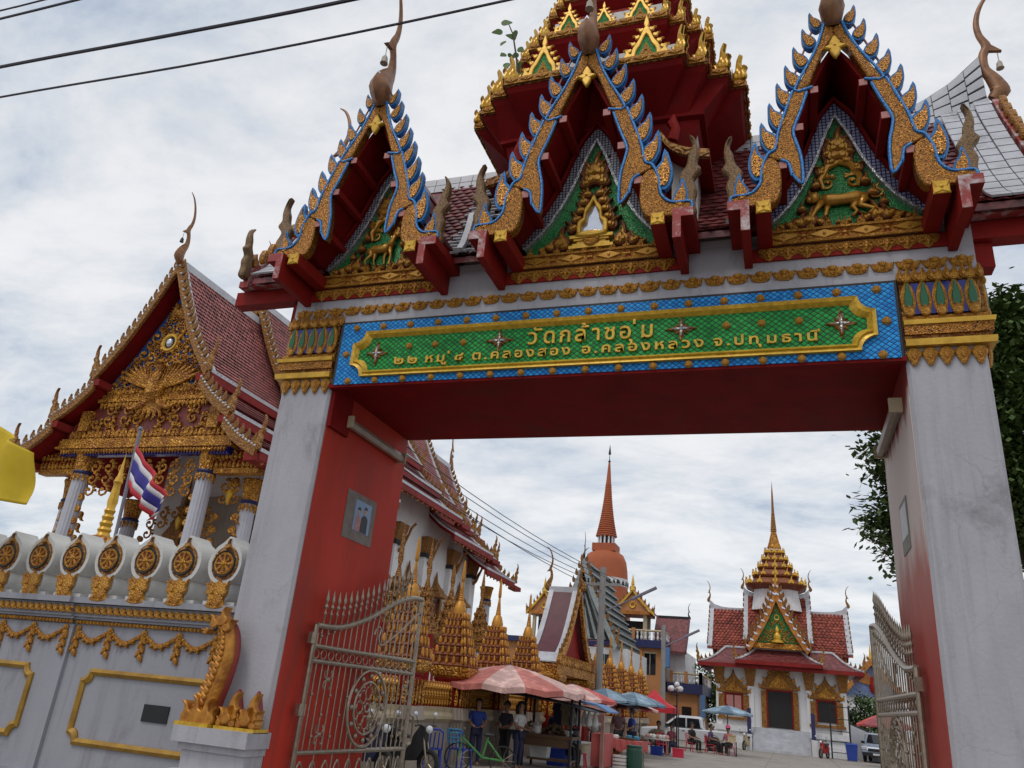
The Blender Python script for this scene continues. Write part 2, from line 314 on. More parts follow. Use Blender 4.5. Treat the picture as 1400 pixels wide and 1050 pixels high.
def put(me, name, parent=None, M=None):
    o = bpy.data.objects.new(name, me); COL.objects.link(o); M = M if M is not None else I4
    if parent is not None: o.parent = parent; adopt(o, parent); o.matrix_basis = W[parent].inverted() @ M
    else: o.matrix_basis = M
    W[o] = M.copy(); return o
def tag(o, label, cat, group=None, kind=None):
    o['label'] = label
    if cat: o['category'] = cat
    if group: o['group'] = group
    if kind: o['kind'] = kind
    return o
def thing(name, label, cat, loc=(0, 0, 0), rz=0, group=None, parent=None):
    o = bpy.data.objects.new(name, None); COL.objects.link(o); o.empty_display_size = .2
    M = T(*loc, rz)
    if parent is None: o.matrix_basis = M; tag(o, label, cat, group)
    else: o.parent = parent; adopt(o, parent); o.matrix_basis = W[parent].inverted() @ M
    W[o] = M; return o
def node(name, parent, loc=None):
    """an empty part (holds sub-parts)"""
    o = bpy.data.objects.new(name, None); COL.objects.link(o); o.empty_display_size = .1
    M = T(*loc) if loc else W[parent].copy(); o.parent = parent; adopt(o, parent); o.matrix_basis = W[parent].inverted() @ M; W[o] = M; return o
def struct(o): o['kind'] = 'structure'; return o
def stuff(o): o['kind'] = 'stuff'; return o
def kids(o): return list(KIDS.get(o.name, []))
def dup(o, M=None, parent=None, label=None):
    c = o.copy(); COL.objects.link(c)
    if parent is not None: c.parent = parent; adopt(c, parent); W[c] = W[parent] @ o.matrix_basis
    else: c.matrix_basis = M; W[c] = M.copy()
    if label: c['label'] = label
    for ch in kids(o): dup(ch, parent=c)
    return c
def arc(cx, cz, r, a0, a1, n, y=None):
    p = [(cx+r*cos(a0+(a1-a0)*i/n), cz+r*sin(a0+(a1-a0)*i/n)) for i in range(n+1)]
    return p if y is None else [(x, y, z) for x, z in p]
def lerp(a, b, t): return a+(b-a)*t
def pl(path, t):
    """point at parameter t (0..1) along a polyline of tuples"""
    L = [0]
    for a, b in zip(path, path[1:]): L.append(L[-1]+sqrt(sum((p-q)**2 for p, q in zip(a, b))))
    d = t*L[-1]
    for i in range(len(path)-1):
        if d <= L[i+1] or i == len(path)-2:
            k = (d-L[i])/max(1e-9, L[i+1]-L[i]); return tuple(lerp(p, q, k) for p, q in zip(path[i], path[i+1]))
def smooth(pts, n=4, closed=False):
    """Catmull-Rom resampling of a polyline"""
    o = []; N_ = len(pts); rng = range(N_ if closed else N_-1)
    g = lambda i: pts[i % N_] if closed else pts[max(0, min(N_-1, i))]
    for i in rng:
        p0, p1, p2, p3 = g(i-1), g(i), g(i+1), g(i+2)
        for k in range(n):
            t = k/n; o.append(tuple(.5*((2*b)+(c-a)*t+(2*a-5*b+4*c-d)*t*t+(3*b-a-3*c+d)*t**3) for a, b, c, d in zip(p0, p1, p2, p3)))
    if not closed: o.append(pts[-1])
    return o
# -- ornaments, drawn in x,z, unit size, facing -y
FLAME = smooth([(0, 0), (.26, .06), (.36, .26), (.30, .44), (.17, .58), (.13, .76), (.22, 1.0), (.02, .88), (-.06, .68), (-.10, .52), (-.27, .42), (-.34, .24), (-.22, .05)], 3, True)
LEAF = smooth([(0, 0), (.20, .10), (.30, .32), (.20, .62), (0, 1), (-.20, .62), (-.30, .32), (-.20, .10)], 2, True)
FIN = smooth([(-.20, 0), (.20, -.05), (.34, .22), (.30, .52), (.14, .80), (-.02, 1.0), (-.03, .72), (-.18, .50), (-.28, .24)], 3, True)
def xf(pts, x=0, z=0, s=1, rot=0, sx=1): c, d = cos(rot), sin(rot); return [(x+s*(sx*p*c-q*d), z+s*(sx*p*d+q*c)) for p, q in pts]
def scroll(mb, x, z, r, y, d, turns=1.4, a0=0, hand=1, n=16, tail=True):
    """tapered spiral vine with a leaf curl"""
    P, R = [], []
    for i in range(n+1):
        t = i/n; a = a0+hand*turns*2*pi*t; q = r*(1-.82*t); P.append((x+q*cos(a), y-d*.4*t, z+q*sin(a))); R.append(r*.20*(1-.45*t))
    mb.tube(P, R, 5); mb.ball((x+r*.1*cos(a0), y-d*.5, z+r*.1*sin(a0)), r*.2, 6, 4)
    if tail:
        for k in range(3):
            a = a0+hand*(.25+.55*k); ra = a+hand*pi*.30
            mb.prism(xf(FLAME, x+r*.98*cos(a), z+r*.98*sin(a), r*.62, ra-pi/2, hand), y-d*.6, y+d*.3, r*.06)
    return mb
def text_letters(txt, size, m, parent, x, y, z, width=None, extr=.012, weight=.0, spacing=1.0):
    cu = bpy.data.curves.new('t', 'FONT'); cu.body = txt; cu.size = size; cu.extrude = extr; cu.offset = weight; cu.resolution_u = 3; cu.space_character = spacing
    o = bpy.data.objects.new('t', cu); COL.objects.link(o); dg = bpy.context.evaluated_depsgraph_get()
    me = bpy.data.meshes.new_from_object(o.evaluated_get(dg)); bpy.data.objects.remove(o)
    bm = bmesh.new(); bm.from_mesh(me); bmesh.ops.remove_doubles(bm, verts=bm.verts, dist=1e-5)
    isl = []; seen = set()
    for v in bm.verts:
        if v in seen: continue
        st = [v]; seen.add(v); c = []
        while st:
            a = st.pop(); c.append(a)
            for e in a.link_edges:
                b = e.other_vert(a)
                if b not in seen: seen.add(b); st.append(b)
        isl.append(c)
    xs = [p.co.x for p in bm.verts]; x0, x1 = min(xs), max(xs); k = (width/(x1-x0)) if width else 1
    isl.sort(key=lambda c: min(v.co.x for v in c)); gr = []
    for c in isl:
        a, b = min(v.co.x for v in c), max(v.co.x for v in c)
        if gr and a < gr[-1][1]-.25*min(b-a, gr[-1][1]-gr[-1][0]): gr[-1][1] = max(b, gr[-1][1]); gr[-1][2] += c
        else: gr.append([a, b, list(c)])
    for a, b, vs_ in gr:
        s = set(vs_); ids = {v: i for i, v in enumerate(vs_)}
        mb = MB(); mb.v = [(x+(v.co.x-x0)*k, y-v.co.z, z+v.co.y) for v in vs_]
        mb.f = [tuple(ids[v] for v in f.verts) for f in bm.faces if all(v in s for v in f.verts)]
        mb.build('letter', m, parent)
    bm.free()
def chofa(mb, M, s=1.0, bell=None, fat=1.0):
    """horn finial: o = outward (local -y), z up"""
    mb.M = M
    ax = smooth([(0, 0), (.10, .12), (.06, .30), (-.03, .52), (-.02, .74), (.04, .90), (-.02, 1.10), (-.03, 1.32), (.03, 1.56), (.14, 1.76), (.27, 1.86)], 4)
    rr = [.095, .15, .115, .07, .055, .062, .046, .038, .031, .023, .008]
    rr = [r*lerp(fat, 1, min(1, i/4)) for i, r in enumerate(rr)]; R = [lerp(rr[min(int(i/4), 10)], rr[min(int(i/4)+1, 10)], (i % 4)/4) for i in range(len(ax))]
    mb.tube([(0, -o*s, z*s) for o, z in ax], [r*s for r in R], 8, .6, (1, 0, 0))
    mb.loft([[(x*s, -.03*s, .96*s), (x*s, -.05*s, .80*s), (x*s, -.20*s, .77*s)] for x in (-.025, .025)])
    if bell is not None:
        bell.M = M; bell.tube([(0, -.15*s, .76*s), (0, -.15*s, .62*s)], .006*s, 4); bell.lathe([(.012*s, .62*s), (.035*s, .58*s), (.045*s, .50*s), (.05*s, .49*s)], 0, -.15*s, 8)
    mb.M = None; return mb

# ================================================================ ground
mb = MB(); mb.add([(-400, -60, 0), (400, -60, 0), (400, 900, 0), (-400, 900, 0)], [(0, 1, 2, 3)])
struct(mb.build('ground', 'concrete'))
mb = MB(); mb.add([(-60, -14, .004), (60, -14, .004), (60, 5.2, .004), (-60, 5.2, .004)], [(0, 1, 2, 3)])
struct(mb.build('road', 'asphalt'))
# poured slabs of the temple yard with joints
mb = MB()
for i in range(5):
    for j in range(16):
        x, y = -7.4+i*3.2, 10.2+j*3.2
        mb.frus(x, x+3.17, y, y+3.17, .004, x+.015, x+3.155, y+.015, y+3.155, .022)
struct(mb.build('yard_paving', 'concrete'))

# ================================================================ the gate
GX, GY = -1.95, 7.52
gate = thing('temple_gate', 'tall ornate gateway with white pillars, red beam, green name board and gabled tower roof', 'gate', (GX, GY, 0))
PL = [(-5.852, -5.139), (1.204, 1.897)]

# weathered inner face of the right pillar: red below, worn to pinkish white higher up, red again at the beam
def worn_red():
    m = bpy.data.materials.new('red_worn'); m.use_nodes = True; t = m.node_tree; b = t.nodes['Principled BSDF']; b.inputs['Roughness'].default_value = .6
    tcn = N(t, 'ShaderNodeTexCoord'); sx = N(t, 'ShaderNodeSeparateXYZ'); t.links.new(tcn.outputs['Object'], sx.inputs[0])
    ns = N(t, 'ShaderNodeTexNoise', i_Scale=2.2, i_Detail=6.0); mpn = N(t, 'ShaderNodeMapping'); mpn.inputs['Scale'].default_value = (2, 2, .5); t.links.new(tcn.outputs['Object'], mpn.inputs[0]); t.links.new(mpn.outputs[0], ns.inputs['Vector'])
    ad = N(t, 'ShaderNodeMath', operation='MULTIPLY_ADD'); t.links.new(ns.outputs[0], ad.inputs[0]); ad.inputs[1].default_value = .9; t.links.new(sx.outputs[2], ad.inputs[2])
    dv_ = N(t, 'ShaderNodeMath', operation='DIVIDE'); t.links.new(ad.outputs[0], dv_.inputs[0]); dv_.inputs[1].default_value = 7
    r = ramp(t, [(.40, (.40, .045, .03)), (.50, (.44, .14, .11)), (.55, (.62, .52, .48)), (.705, (.66, .59, .555)), (.735, (.25, .025, .02))]); t.links.new(dv_.outputs[0], r.inputs[0]); t.links.new(r.outputs[0], b.inputs['Base Color'])
    MATS['red_worn'] = m
worn_red()
PETAL = smooth([(0, 0), (.34, .10), (.46, .38), (.40, .66), (.18, .86), (0, 1.0), (-.18, .86), (-.40, .66), (-.46, .38), (-.34, .10)], 2, True)
PETAL_IN = xf(PETAL, 0, .16, .58)
def me_prism(name, pts, y0, y1, bev, m, extra=()):
    mb = MB(); mb.prism(pts, y0, y1, bev)
    for e in extra: mb.prism(*e)
    return mb.mesh(name, m)
hang_me = me_prism('hanging_petal', xf(LEAF, 0, 0, .20, pi, 1.15), -.030, 0, .014, 'gold', [(xf(LEAF, 0, -.03, .11, pi, 1), -.042, -.028, .008)])
arch_me = MB()
arch_me.prism(xf(PETAL, 0, 0, .40, 0, .36), -.030, 0, .012); arch_me.prism(xf(FLAME, 0, .36, .13), -.055, -.01, .012)
arch_me.prism(xf(LEAF, 0, -.02, .13, 0, 1.2), -.05, -.02, .012); arch_me = arch_me.mesh('lotus_petal', 'gold')
glassb_me = me_prism('glass_inlay', xf(LEAF, 0, .04, .30, 0, .42), -.036, -.028, .004, 'deep_green')
sliv_me = MB().box(-.034, .034, -.026, 0, 0, .34).mesh('glass_inlay', 'deep_blue')
tip_me = me_prism('leaf_tip', xf(LEAF, 0, 0, .16, 0, .75), -.02, .012, .010, 'gold', [(xf(LEAF, 0, .02, .09, 0, .7), -.032, -.015, .006)])
def rowx(me, name, par, xs, y, z, s=1, rz=0):
    for x in xs: put(me, name, par, T(x, y, z, rz, s))
for pi_, (x0, x1) in enumerate(PL):
    mb = MB(); ch = .03
    poly = [(x0+ch, GY), (x1-ch, GY), (x1, GY+ch), (x1, 9.7), (x0, 9.7), (x0, GY+ch)]
    mb.slab(poly, 0, 5.98); mb.slab([(x0-.09, GY-.09), (x1+.04, GY-.09), (x1+.04, 9.74), (x0-.09, 9.74)], 0, .32); mb.slab([(x0-.05, GY-.05), (x1+.02, GY-.05), (x1+.02, 9.72), (x0-.05, 9.72)], .32, .42)
    p = mb.build('pillar', 'white_pillar', gate)
    p['label'] = 'white gate pillar with red inner face' if pi_ == 0 else 'white gate pillar whose red inner face has worn pale'
    xi = x1 if pi_ == 0 else x0; sg = 1 if pi_ == 0 else -1
    MB().box(min(xi, xi+sg*.008), max(xi, xi+sg*.008), GY+.05, 9.69, .0, 5.03).build('inner_face', 'red_inner' if pi_ == 0 else 'red_worn', p)
    # capital: ledges on the front and the outer side
    so = -sg; xo = x0 if pi_ == 0 else x1
    xa, xb = (x0-.06, x1-.005) if pi_ == 0 else (x0+.005, x1+.06)
    def ledge(z0, z1, d, m, nm='moulding'):
        a, b = (x0-d, x1-.004) if pi_ == 0 else (x0+.004, x1+d)
        MB().frus(a, b, GY-d, 9.7, z0, a-(d*.1 if pi_ == 0 else 0), b+(0 if pi_ == 0 else d*.1), GY-d*1.1, 9.7, z1).build(nm, m, p)
    ledge(5.10, 5.165, .075, 'gold_bright'); ledge(5.165, 5.22, .035, 'gold_dull'); ledge(5.22, 5.32, .065, 'silver_mosaic' if 0 else 'gold_mosaic'); ledge(5.32, 5.365, .085, 'gold_bright')
    ledge(5.365, 5.42, .045, 'gold'); ledge(5.42, 5.80, .025, 'gold_dull'); ledge(5.80, 5.90, .05, 'gold')
    n = 5; xs = [lerp(x0, x1, (i+.5)/n) for i in range(n)]
    rowx(hang_me, 'hanging_petal', p, xs, GY-.008, 5.10)
    rowx(arch_me, 'lotus_petal', p, xs, GY-.04, 5.43); rowx(glassb_me, 'glass_inlay', p, xs, GY-.05, 5.45)
    rowx(tip_me, 'leaf_tip', p, [lerp(x0, x1, (i+.25)/(2*n)*1.0) for i in range(2*n+1)], GY-.055, 5.80)
    rowx(sliv_me, 'glass_inlay', p, [lerp(x0, x1, (i+1)/n) for i in range(n-1)], GY-.03, 5.44)
    ys = [GY+.08+i*.145 for i in range(14)]; r_ = pi/2*so
    for y in ys:
        put(hang_me, 'hanging_petal', p, T(xo+so*.008, y, 5.10, r_)); put(arch_me, 'lotus_petal', p, T(xo+so*.04, y, 5.43, r_)); put(glassb_me, 'glass_inlay', p, T(xo+so*.05, y, 5.45, r_))
    for y in ys[:-1]: put(sliv_me, 'glass_inlay', p, T(xo+so*.03, y+.0725, 5.44, r_))

# beam
mb = MB(); mb.box(-5.139, 1.204, GY+.03, 9.68, 5.03, 5.84); mb.box(-5.139, 1.204, GY-.055, GY+.03, 4.955, 5.0)
mb.box(-5.131, -5.08, GY+.04, 8.0, 4.5, 5.03)
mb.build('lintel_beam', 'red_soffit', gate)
# white fascia above the board
mb = MB(); mb.box(-5.87, 1.915, GY-.02, 9.72, 5.90, 6.44); mb.box(-5.139, 1.204, GY-.035, GY+.4, 5.845, 5.90)
mb.frus(-5.87, 1.915, GY-.02, 9.72, 6.44, -5.9, 1.945, GY-.06, 9.75, 6.50)
fascia = mb.build('fascia', 'white_pillar', gate)
flow = MB()
flow.prism(smooth([(-.115, .03), (-.075, -.055), (0, -.07), (.075, -.055), (.115, .045), (.06, .03), (.035, .055), (0, .045), (-.035, .055), (-.06, .025)], 2, True), -.022, 0, .010)
for a in (-.062, 0, .062): flow.prism(xf(LEAF, a, -.055, .085, -a*4, 1.0), -.038, -.015, .010)
flow.ball((0, -.035, .012), .030, 8, 5); flow = flow.mesh('flower_ornament', 'gold')
for i in range(33): put(flow, 'flower_ornament', fascia, T(-5.72+i*.2345, GY-.02, 6.02, 0, .98+.08*random.random()) @ Matrix.Rotation(random.uniform(-.08, .08), 4, 'Y'))

# ---------------------------------------------------------------- name board
board = MB().box(-5.1, 1.185, GY-.055, GY+.02, 5.0, 5.83).build('name_board', 'black', gate)
board['label'] = 'blue and green glass name board with gold Thai lettering'
MB().box(-5.06, 1.16, GY-.068, GY-.054, 4.985, 5.80).build('glass_field', 'blue_glass', board)
def notch(x0, x1, z0, z1, c):
    a = []
    for (cx, cz, a0) in ((x0, z0, pi/2), (x1, z0, pi), (x1, z1, 1.5*pi), (x0, z1, 2*pi)): a += arc(cx, cz, c, a0, a0-pi/2, 6)
    return a
FO, FM, FI = notch(-4.86, .97, 5.065, 5.66, .155), notch(-4.825, .935, 5.10, 5.625, .15), notch(-4.775, .885, 5.15, 5.575, .15)
mb = MB(); y0 = GY-.066
mb.loft([[(x, y0, z) for x, z in FO], [(x, y0-.05, z) for x, z in inset(FO, -.0)], [(x, y0-.035, z) for x, z in FM], [(x, y0-.055, z) for x, z in inset(FM, .012)], [(x, y0-.012, z) for x, z in FI], [(x, y0+.01, z) for x, z in FI]], cap=False)
mb.build('board_frame', 'yellow_gold', board)
MB().prism(FM, GY-.073, GY-.069).build('glass_field', 'green_glass', board)
stud = MB().ball((0, -.005, 0), .043, 10, 6, (1, .8, 1)); stud.torus((0, 0, 0), .036, .009, 12, 4); stud = stud.mesh('stud', 'gold', True)
for i in range(17):
    put(stud, 'stud', board, T(-4.87+i*.3668, GY-.07, 5.735)); put(stud, 'stud', board, T(-4.87+i*.3668, GY-.07, 5.022))
for x in (-4.96, 1.06): put(stud, 'stud', board, T(x, GY-.07, 5.38))
for x in (-4.11, -3.77, -3.41, -.45, -.10, .26): put(stud, 'stud', board, T(x, GY-.075, 5.44, 0, .95))
flo = MB(); flo2 = MB()
for a, L in ((0, .17), (pi, .17), (pi/2, .15), (-pi/2, .15)):
    flo.prism(xf(LEAF, 0, 0, L, a, .62), -.022, 0, .012); flo2.prism(xf(LEAF, 0, 0, L*.62, a, .5), -.034, -.018, .008)
for a in (pi/4, 3*pi/4, -pi/4, -3*pi/4): flo.prism(xf(LEAF, 0, 0, .09, a, .8), -.018, 0, .010)
flo2.ball((0, -.03, 0), .02, 8, 5); flo = flo.mesh('flower', 'gold_dull'); flo2 = flo2.mesh('flower_glass', 'silver_mosaic')
for x, z, r in ((-4.53, 5.365, 0), (-2.96, 5.43, pi/2), (-.91, 5.43, pi/2), (.65, 5.375, 0)):
    M = T(x, GY-.073, z) @ Matrix.Rotation(r, 4, 'Y'); put(flo, 'flower', board, M); put(flo2, 'flower', board, M)
for txt, x, w, z, s in (('วัดกล้าชอุ่ม', -2.61, 1.40, 5.355, .262),):
    text_letters(txt, s, 'yellow_gold', board, x, GY-.085, z, w, .018, .003, 1.22)
for txt, x, w in (('๒๒', -4.27, .30), ('หมู่', -3.86, .30), ('๔', -3.49, .11), ('ต.คลองสอง', -3.27, 1.16), ('อ.คลองหลวง', -1.98, 1.30), ('จ.ปทุมธานี', -.58, 1.03)):
    text_letters(txt, .152, 'yellow_gold', board, x, GY-.085, 5.205, w, .012, .003, 1.3)

# ---------------------------------------------------------------- gables
UP = [(0, 2.40), (.07, 2.28), (.15, 2.01), (.25, 1.77), (.42, 1.41), (.285, 1.44), (.125, 1.88), (0, 2.08)]
MID = smooth([(.31, 1.42), (.44, 1.40), (.525, 1.14), (.60, .90), (.625, .76), (.65, .66), (.73, .60), (.62, .54), (.53, .50), (.50, .36), (.42, .22), (.41, .41), (.425, .60), (.465, .78), (.475, .90), (.395, 1.12)], 3, True)
LOW = smooth([(.62, .50), (.73, .58), (.78, .45), (.80, .28), (.87, .17), (.96, .14), (1.10, .13), (1.10, .02), (.89, .005), (.71, .015), (.635, .09), (.605, .25)], 3, True)
HANG = smooth([(1.08, .95), (1.14, .88), (1.165, .73), (1.15, .60), (1.19, .52), (1.12, .42), (1.15, .30), (1.13, .18), (1.14, .02), (.98, .02), (.91, .18), (.99, .34), (.98, .46), (1.05, .58), (1.07, .70), (1.11, .82)], 3, True)
FINS = [(.115, 2.26, .19), (.19, 2.02, .21), (.285, 1.76, .23), (.375, 1.51, .24), (.465, 1.27, .25), (.545, .99, .27), (.625, .72, .29), (.77, .40, .33), (.95, .14, .24)]
fin_g = me_prism('gable_fin', xf(FIN, 0, 0, 1, -.22), -.055, .035, .02, 'fin_mosaic')
fin_b = me_prism('fin_edge', xf(inset(smooth(FIN, 1, True), -.09), 0, 0, 1, -.22), -.040, .030, .0, 'blue_trim')
leafr = MB()
for k in range(4): leafr.prism(xf(LEAF, 0, 0, .105, k*pi/2+pi/4, 1.15), -.02, 0, .01)
leafr.prism([(-.07, -.07), (.07, -.07), (.07, .07), (-.07, .07)], -.010, 0, .004); leafr.ball((0, -.018, 0), .020, 8, 5); leafr = leafr.mesh('rosette', 'gold_bright')
bud = MB(); bud.prism(xf(FLAME, 0, 0, .12, 0, 1.0), -.02, 0, .01); bud.ball((0, -.018, .035), .02, 6, 4); bud = bud.mesh('bud', 'gold')
lamb = MB()
lamb.prism(smooth([(-.095, .13), (.095, .13), (.095, .05), (.05, .02), (0, -.025), (-.05, .02), (-.095, .05)], 2, True), -.012, 0, .006)
for x in (-.05, .05): lamb.torus((x, -.018, .075), .026, .011, 10, 5)
lamb.prism(xf(LEAF, 0, .12, .12, pi, .8), -.034, -.012, .010); lamb.prism(xf(LEAF, 0, .05, .07, 0, .8), -.034, -.012, .008)
lamb = lamb.mesh('leaf_fringe', 'gold')
diam = MB(); diam.prism([(-.13, .05), (0, .005), (.13, .05), (0, .095)], -.012, 0, .006); diam.ball((0, -.012, .05), .016, 6, 4)
for s in (-1, 1): diam.prism(xf(LEAF, s*.16, .05, .05, -s*pi/2, .8), -.012, 0, .006)
diam = diam.mesh('diamond_ornament', 'gold_smooth')
def path3(pts, y, gx, gz, mir, k): return [(gx+mir*k*u, y, gz+k*v) for u, v in pts]
def quadruped(mb, kind):
    """carved animal in relief, faces +x, about 0.5 wide, origin under the belly"""
    if kind == 'deer':
        mb.tube([(-.17, -.03, .24), (-.10, -.05, .25), (.03, -.055, .25), (.11, -.05, .27)], [.05, .06, .055, .06], 10)
        mb.tube([(.11, -.05, .28), (.15, -.055, .38), (.17, -.055, .44)], [.05, .032, .03], 8)
        mb.tube([(.155, -.06, .455), (.20, -.06, .44), (.255, -.06, .415)], [.036, .03, .014], 8)
        mb.tube([(.15, -.05, .47), (.11, -.05, .52)], [.016, .006], 6); mb.tube([(.17, -.05, .48), (.15, -.05, .54)], [.012, .005], 6)
        for x, k, y in ((.12, .03, -.06), (.08, -.035, -.03)): mb.tube([(x, y, .25), (x+k, y, .14), (x+k*.6, y, .02), (x+k+.02, y, 0)], [.035, .018, .012, .014], 7)
        for x, k, y in ((-.16, -.02, -.06), (-.12, .05, -.03)): mb.tube([(x, y, .24), (x+.03, y, .17), (x-.03+k, y, .10), (x+k, y, .0)], [.048, .03, .013, .014], 7)
        mb.tube([(-.20, -.04, .26), (-.23, -.04, .22)], [.014, .006], 5)
    else:
        mb.tube([(-.24, -.03, .21), (-.14, -.05, .23), (.0, -.055, .215), (.12, -.055, .22), (.2, -.05, .24)], [.055, .065, .058, .068, .055], 10)
        mb.ball((.27, -.06, .265), .062, 10, 7); mb.tube([(.30, -.065, .25), (.345, -.065, .235)], [.04, .026], 8)
        for x in (.245, .285): mb.ball((x, -.055, .325), .018, 6, 4)
        for x, k, y in ((.19, .12, -.06), (.13, .04, -.03)): mb.tube([(x, y, .21), (x+k*.6, y, .11), (x+k, y, .02), (x+k+.035, y, .01)], [.042, .026, .020, .018], 7)
        for x, k, y in ((-.22, -.06, -.06), (-.15, .03, -.03)): mb.tube([(x, y, .20), (x+.05, y, .12), (x+k-.02, y, .07), (x+k+.03, y, .01)], [.055, .034, .02, .02], 7)
        mb.tube(smooth([(-.28, -.03, .23), (-.36, -.03, .22), (-.40, -.03, .28), (-.34, -.03, .33), (-.37, -.03, .38)], 3), .012, 6)
    return mb
def gable(gx, k, kind, label):
    gz = 6.45; yf = 6.88; g = node('gable', gate, (gx, GY, gz)); g['label'] = label
    A = lambda u, v: (gx+k*u, gz+k*v)
    for mir in (1, -1):
        sx = lambda pts: [(gx+mir*k*u, gz+k*v) for u, v in pts]
        up = UP if mir == 1 else UP
        for pts, nm in ((UP, 'bargeboard'), (MID, 'bargeboard'), (LOW, 'bargeboard')):
            MB().prism(sx(pts), yf-.05, yf+.06, .012).build(nm, 'gold_mosaic', g)
        MB().prism(sx(HANG), yf-.04, yf+.05, .02).build('naga_finial', 'bronze_mosaic', g)
        tb = MB()
        for pts in ([(0, 2.42), (.08, 2.28), (.16, 2.01), (.26, 1.77), (.43, 1.41), (.25, 1.42)], [(.45, 1.40), (.535, 1.14), (.61, .90), (.635, .76), (.66, .67), (.73, .62), (.79, .45), (.81, .28), (.88, .18), (.96, .15), (1.10, .14), (1.10, .01)],
                    [(.31, 1.36), (.385, 1.12), (.462, .90), (.455, .78), (.415, .60), (.40, .41), (.41, .21), (.50, .34)], [(.50, .32), (.53, .48), (.60, .53)]):
            tb.tube(path3(smooth(pts, 3), yf-.05, gx, gz, mir, k), .0165, 6)
        tb.build('blue_edge', 'blue_trim', g)
        for i, (u, v, s) in enumerate(FINS):
            M = Matrix.Translation((gx+mir*k*(u+.03), yf, gz+k*(v-.015))) @ Matrix.Diagonal((mir*s*k*.74, 1, s*k*1.12, 1)) @ Matrix.Rotation(.22 if i < 7 else 0, 4, 'Y')
            put(fin_g, 'fin', g, M); put(fin_b, 'fin', g, M)
        rail = MB().tube([(gx+mir*k*u, yf+.02, gz+k*v) for u, v in ((.17, 2.36), (.31, 1.98), (.48, 1.50), (.66, .95))], .012, 5); rail.build('fin_rail', 'pink_end', g)
        # roof shell: three overlapping layers, red boards underneath, tiles above
        LAY = [((0, 2.02), (.27, 1.44)), ((.24, 1.45), (.46, .95)), ((.43, .95), (.63, .50)), ((.60, .48), (.80, .20)), ((.78, .2), (1.08, .06))]
        for (a, b) in LAY:
            d = Vector((b[0]-a[0], b[1]-a[1])).normalized(); nn = Vector((-d.y, d.x))*-.0+Vector((-d.y, d.x))*.07
            if nn.y < 0: nn = -nn
            sec = [a, b, (b[0]+nn.x, b[1]+nn.y), (a[0]+nn.x*(a[0] > 0), a[1]+nn.y)]
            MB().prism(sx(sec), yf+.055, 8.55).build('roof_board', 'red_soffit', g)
            sec2 = [(p[0]+nn.x*1.02, p[1]+nn.y*1.02) for p in (a, b)]; sec2 = [(max(0, sec2[0][0]*(a[0] > 0)), sec2[0][1]), sec2[1], (sec2[1][0]+nn.x*.5, sec2[1][1]+nn.y*.5), (max(0, (sec2[0][0]+nn.x*.5)*(a[0] > 0)), sec2[0][1]+nn.y*.5)]
            MB().prism(sx(sec2), yf+.075, 8.5).build('roof_covering', 'roof_tile_dark', g)
        for u, v in ((.235, 1.385), (.405, .925), (.585, .47)):
            x, z = gx+mir*k*u, gz+k*v
            MB().box(x-.04*k, x+.04*k, 6.845, 8.4, z-.042*k, z+.042*k).build('purlin', 'red_paint', g)
            MB().box(x-.038*k, x+.038*k, 6.835, 6.8445, z-.04*k, z+.04*k).build('purlin_end', 'pink_end', g)
        # rosette-ended beam and the flaking bracket
        x = gx+mir*k*.79
        MB().box(x-.075, x+.075, 6.80, 7.56, 6.335, 6.485).build('bracket_beam', 'red_paint', g)
        put(leafr, 'rosette', g, T(x, 6.798, 6.41))
        x = gx+mir*k*1.03; w = .105
        MB().box(x-w, x+w, 6.76, 7.56, 6.38, 6.49).build('bracket', 'red_paint', g)
        xi = x-mir*w; MB().box(min(xi, xi+mir*.085), max(xi, xi+mir*.085), 6.76, 7.56, 6.13, 6.379).build('bracket', 'red_paint', g)
        MB().box(x-w, x+w, 6.752, 6.7595, 6.382, 6.488).build('bracket_end', 'red_chipped', g); MB().box(min(xi, xi+mir*.085), max(xi, xi+mir*.085), 6.752, 6.7595, 6.132, 6.3815).build('bracket_end', 'red_chipped', g)
    # apex rosette and horn
    ar = MB()
    for q in range(4): ar.prism(xf(LEAF, gx, gz+k*1.90, .155 if q % 2 == 0 else .115, q*pi/2, 1.15), yf-.085, yf-.04, .012)
    ar.build('rosette', 'gold_bright', g)
    bl = MB()
    c = MB(); chofa(c, T(gx, yf+.02, gz+k*2.30, 0, 1.12), 1.0, bl, 1.45); c.build('horn_finial', 'horn', g, smooth=True); bl.build('bell', 'grey_plastic', g)
    dm = MB().prism([(gx-.035, gz+k*2.30+.30), (gx, gz+k*2.30+.23), (gx+.035, gz+k*2.30+.30), (gx, gz+k*2.30+.37)], yf-.235, yf-.12, .008); dm.build('mirror_inlay', 'mirror_white', g)
    # pediment
    side = [(0, 1.52), (.12, 1.24), (.24, .90), (.41, .56), (.56, .34), (.74, .16)]
    tri = smooth(side, 3); R_ = [A(u, v) for u, v in tri]; L_ = [A(-u, v) for u, v in tri]
    MB().prism(R_+[A(.74, .04), A(-.74, .04)]+L_[::-1][:-1], GY-.0, GY+.3).build('pediment', 'green_mosaic', g)
    def strip(d0, d1, y0, y1, m, nm):
        for mir in (1, -1):
            a = [(u+d0*.85, v+d0*.6) for u, v in tri]; b = [(u+d1*.85, v+d1*.6) for u, v in tri]
            a[0] = (0, tri[0][1]+d0*1.6); b[0] = (0, tri[0][1]+d1*1.6)
            MB().prism([(gx+mir*k*u, gz+k*v) for u, v in a+b[::-1]], y0, y1).build(nm, m, g)
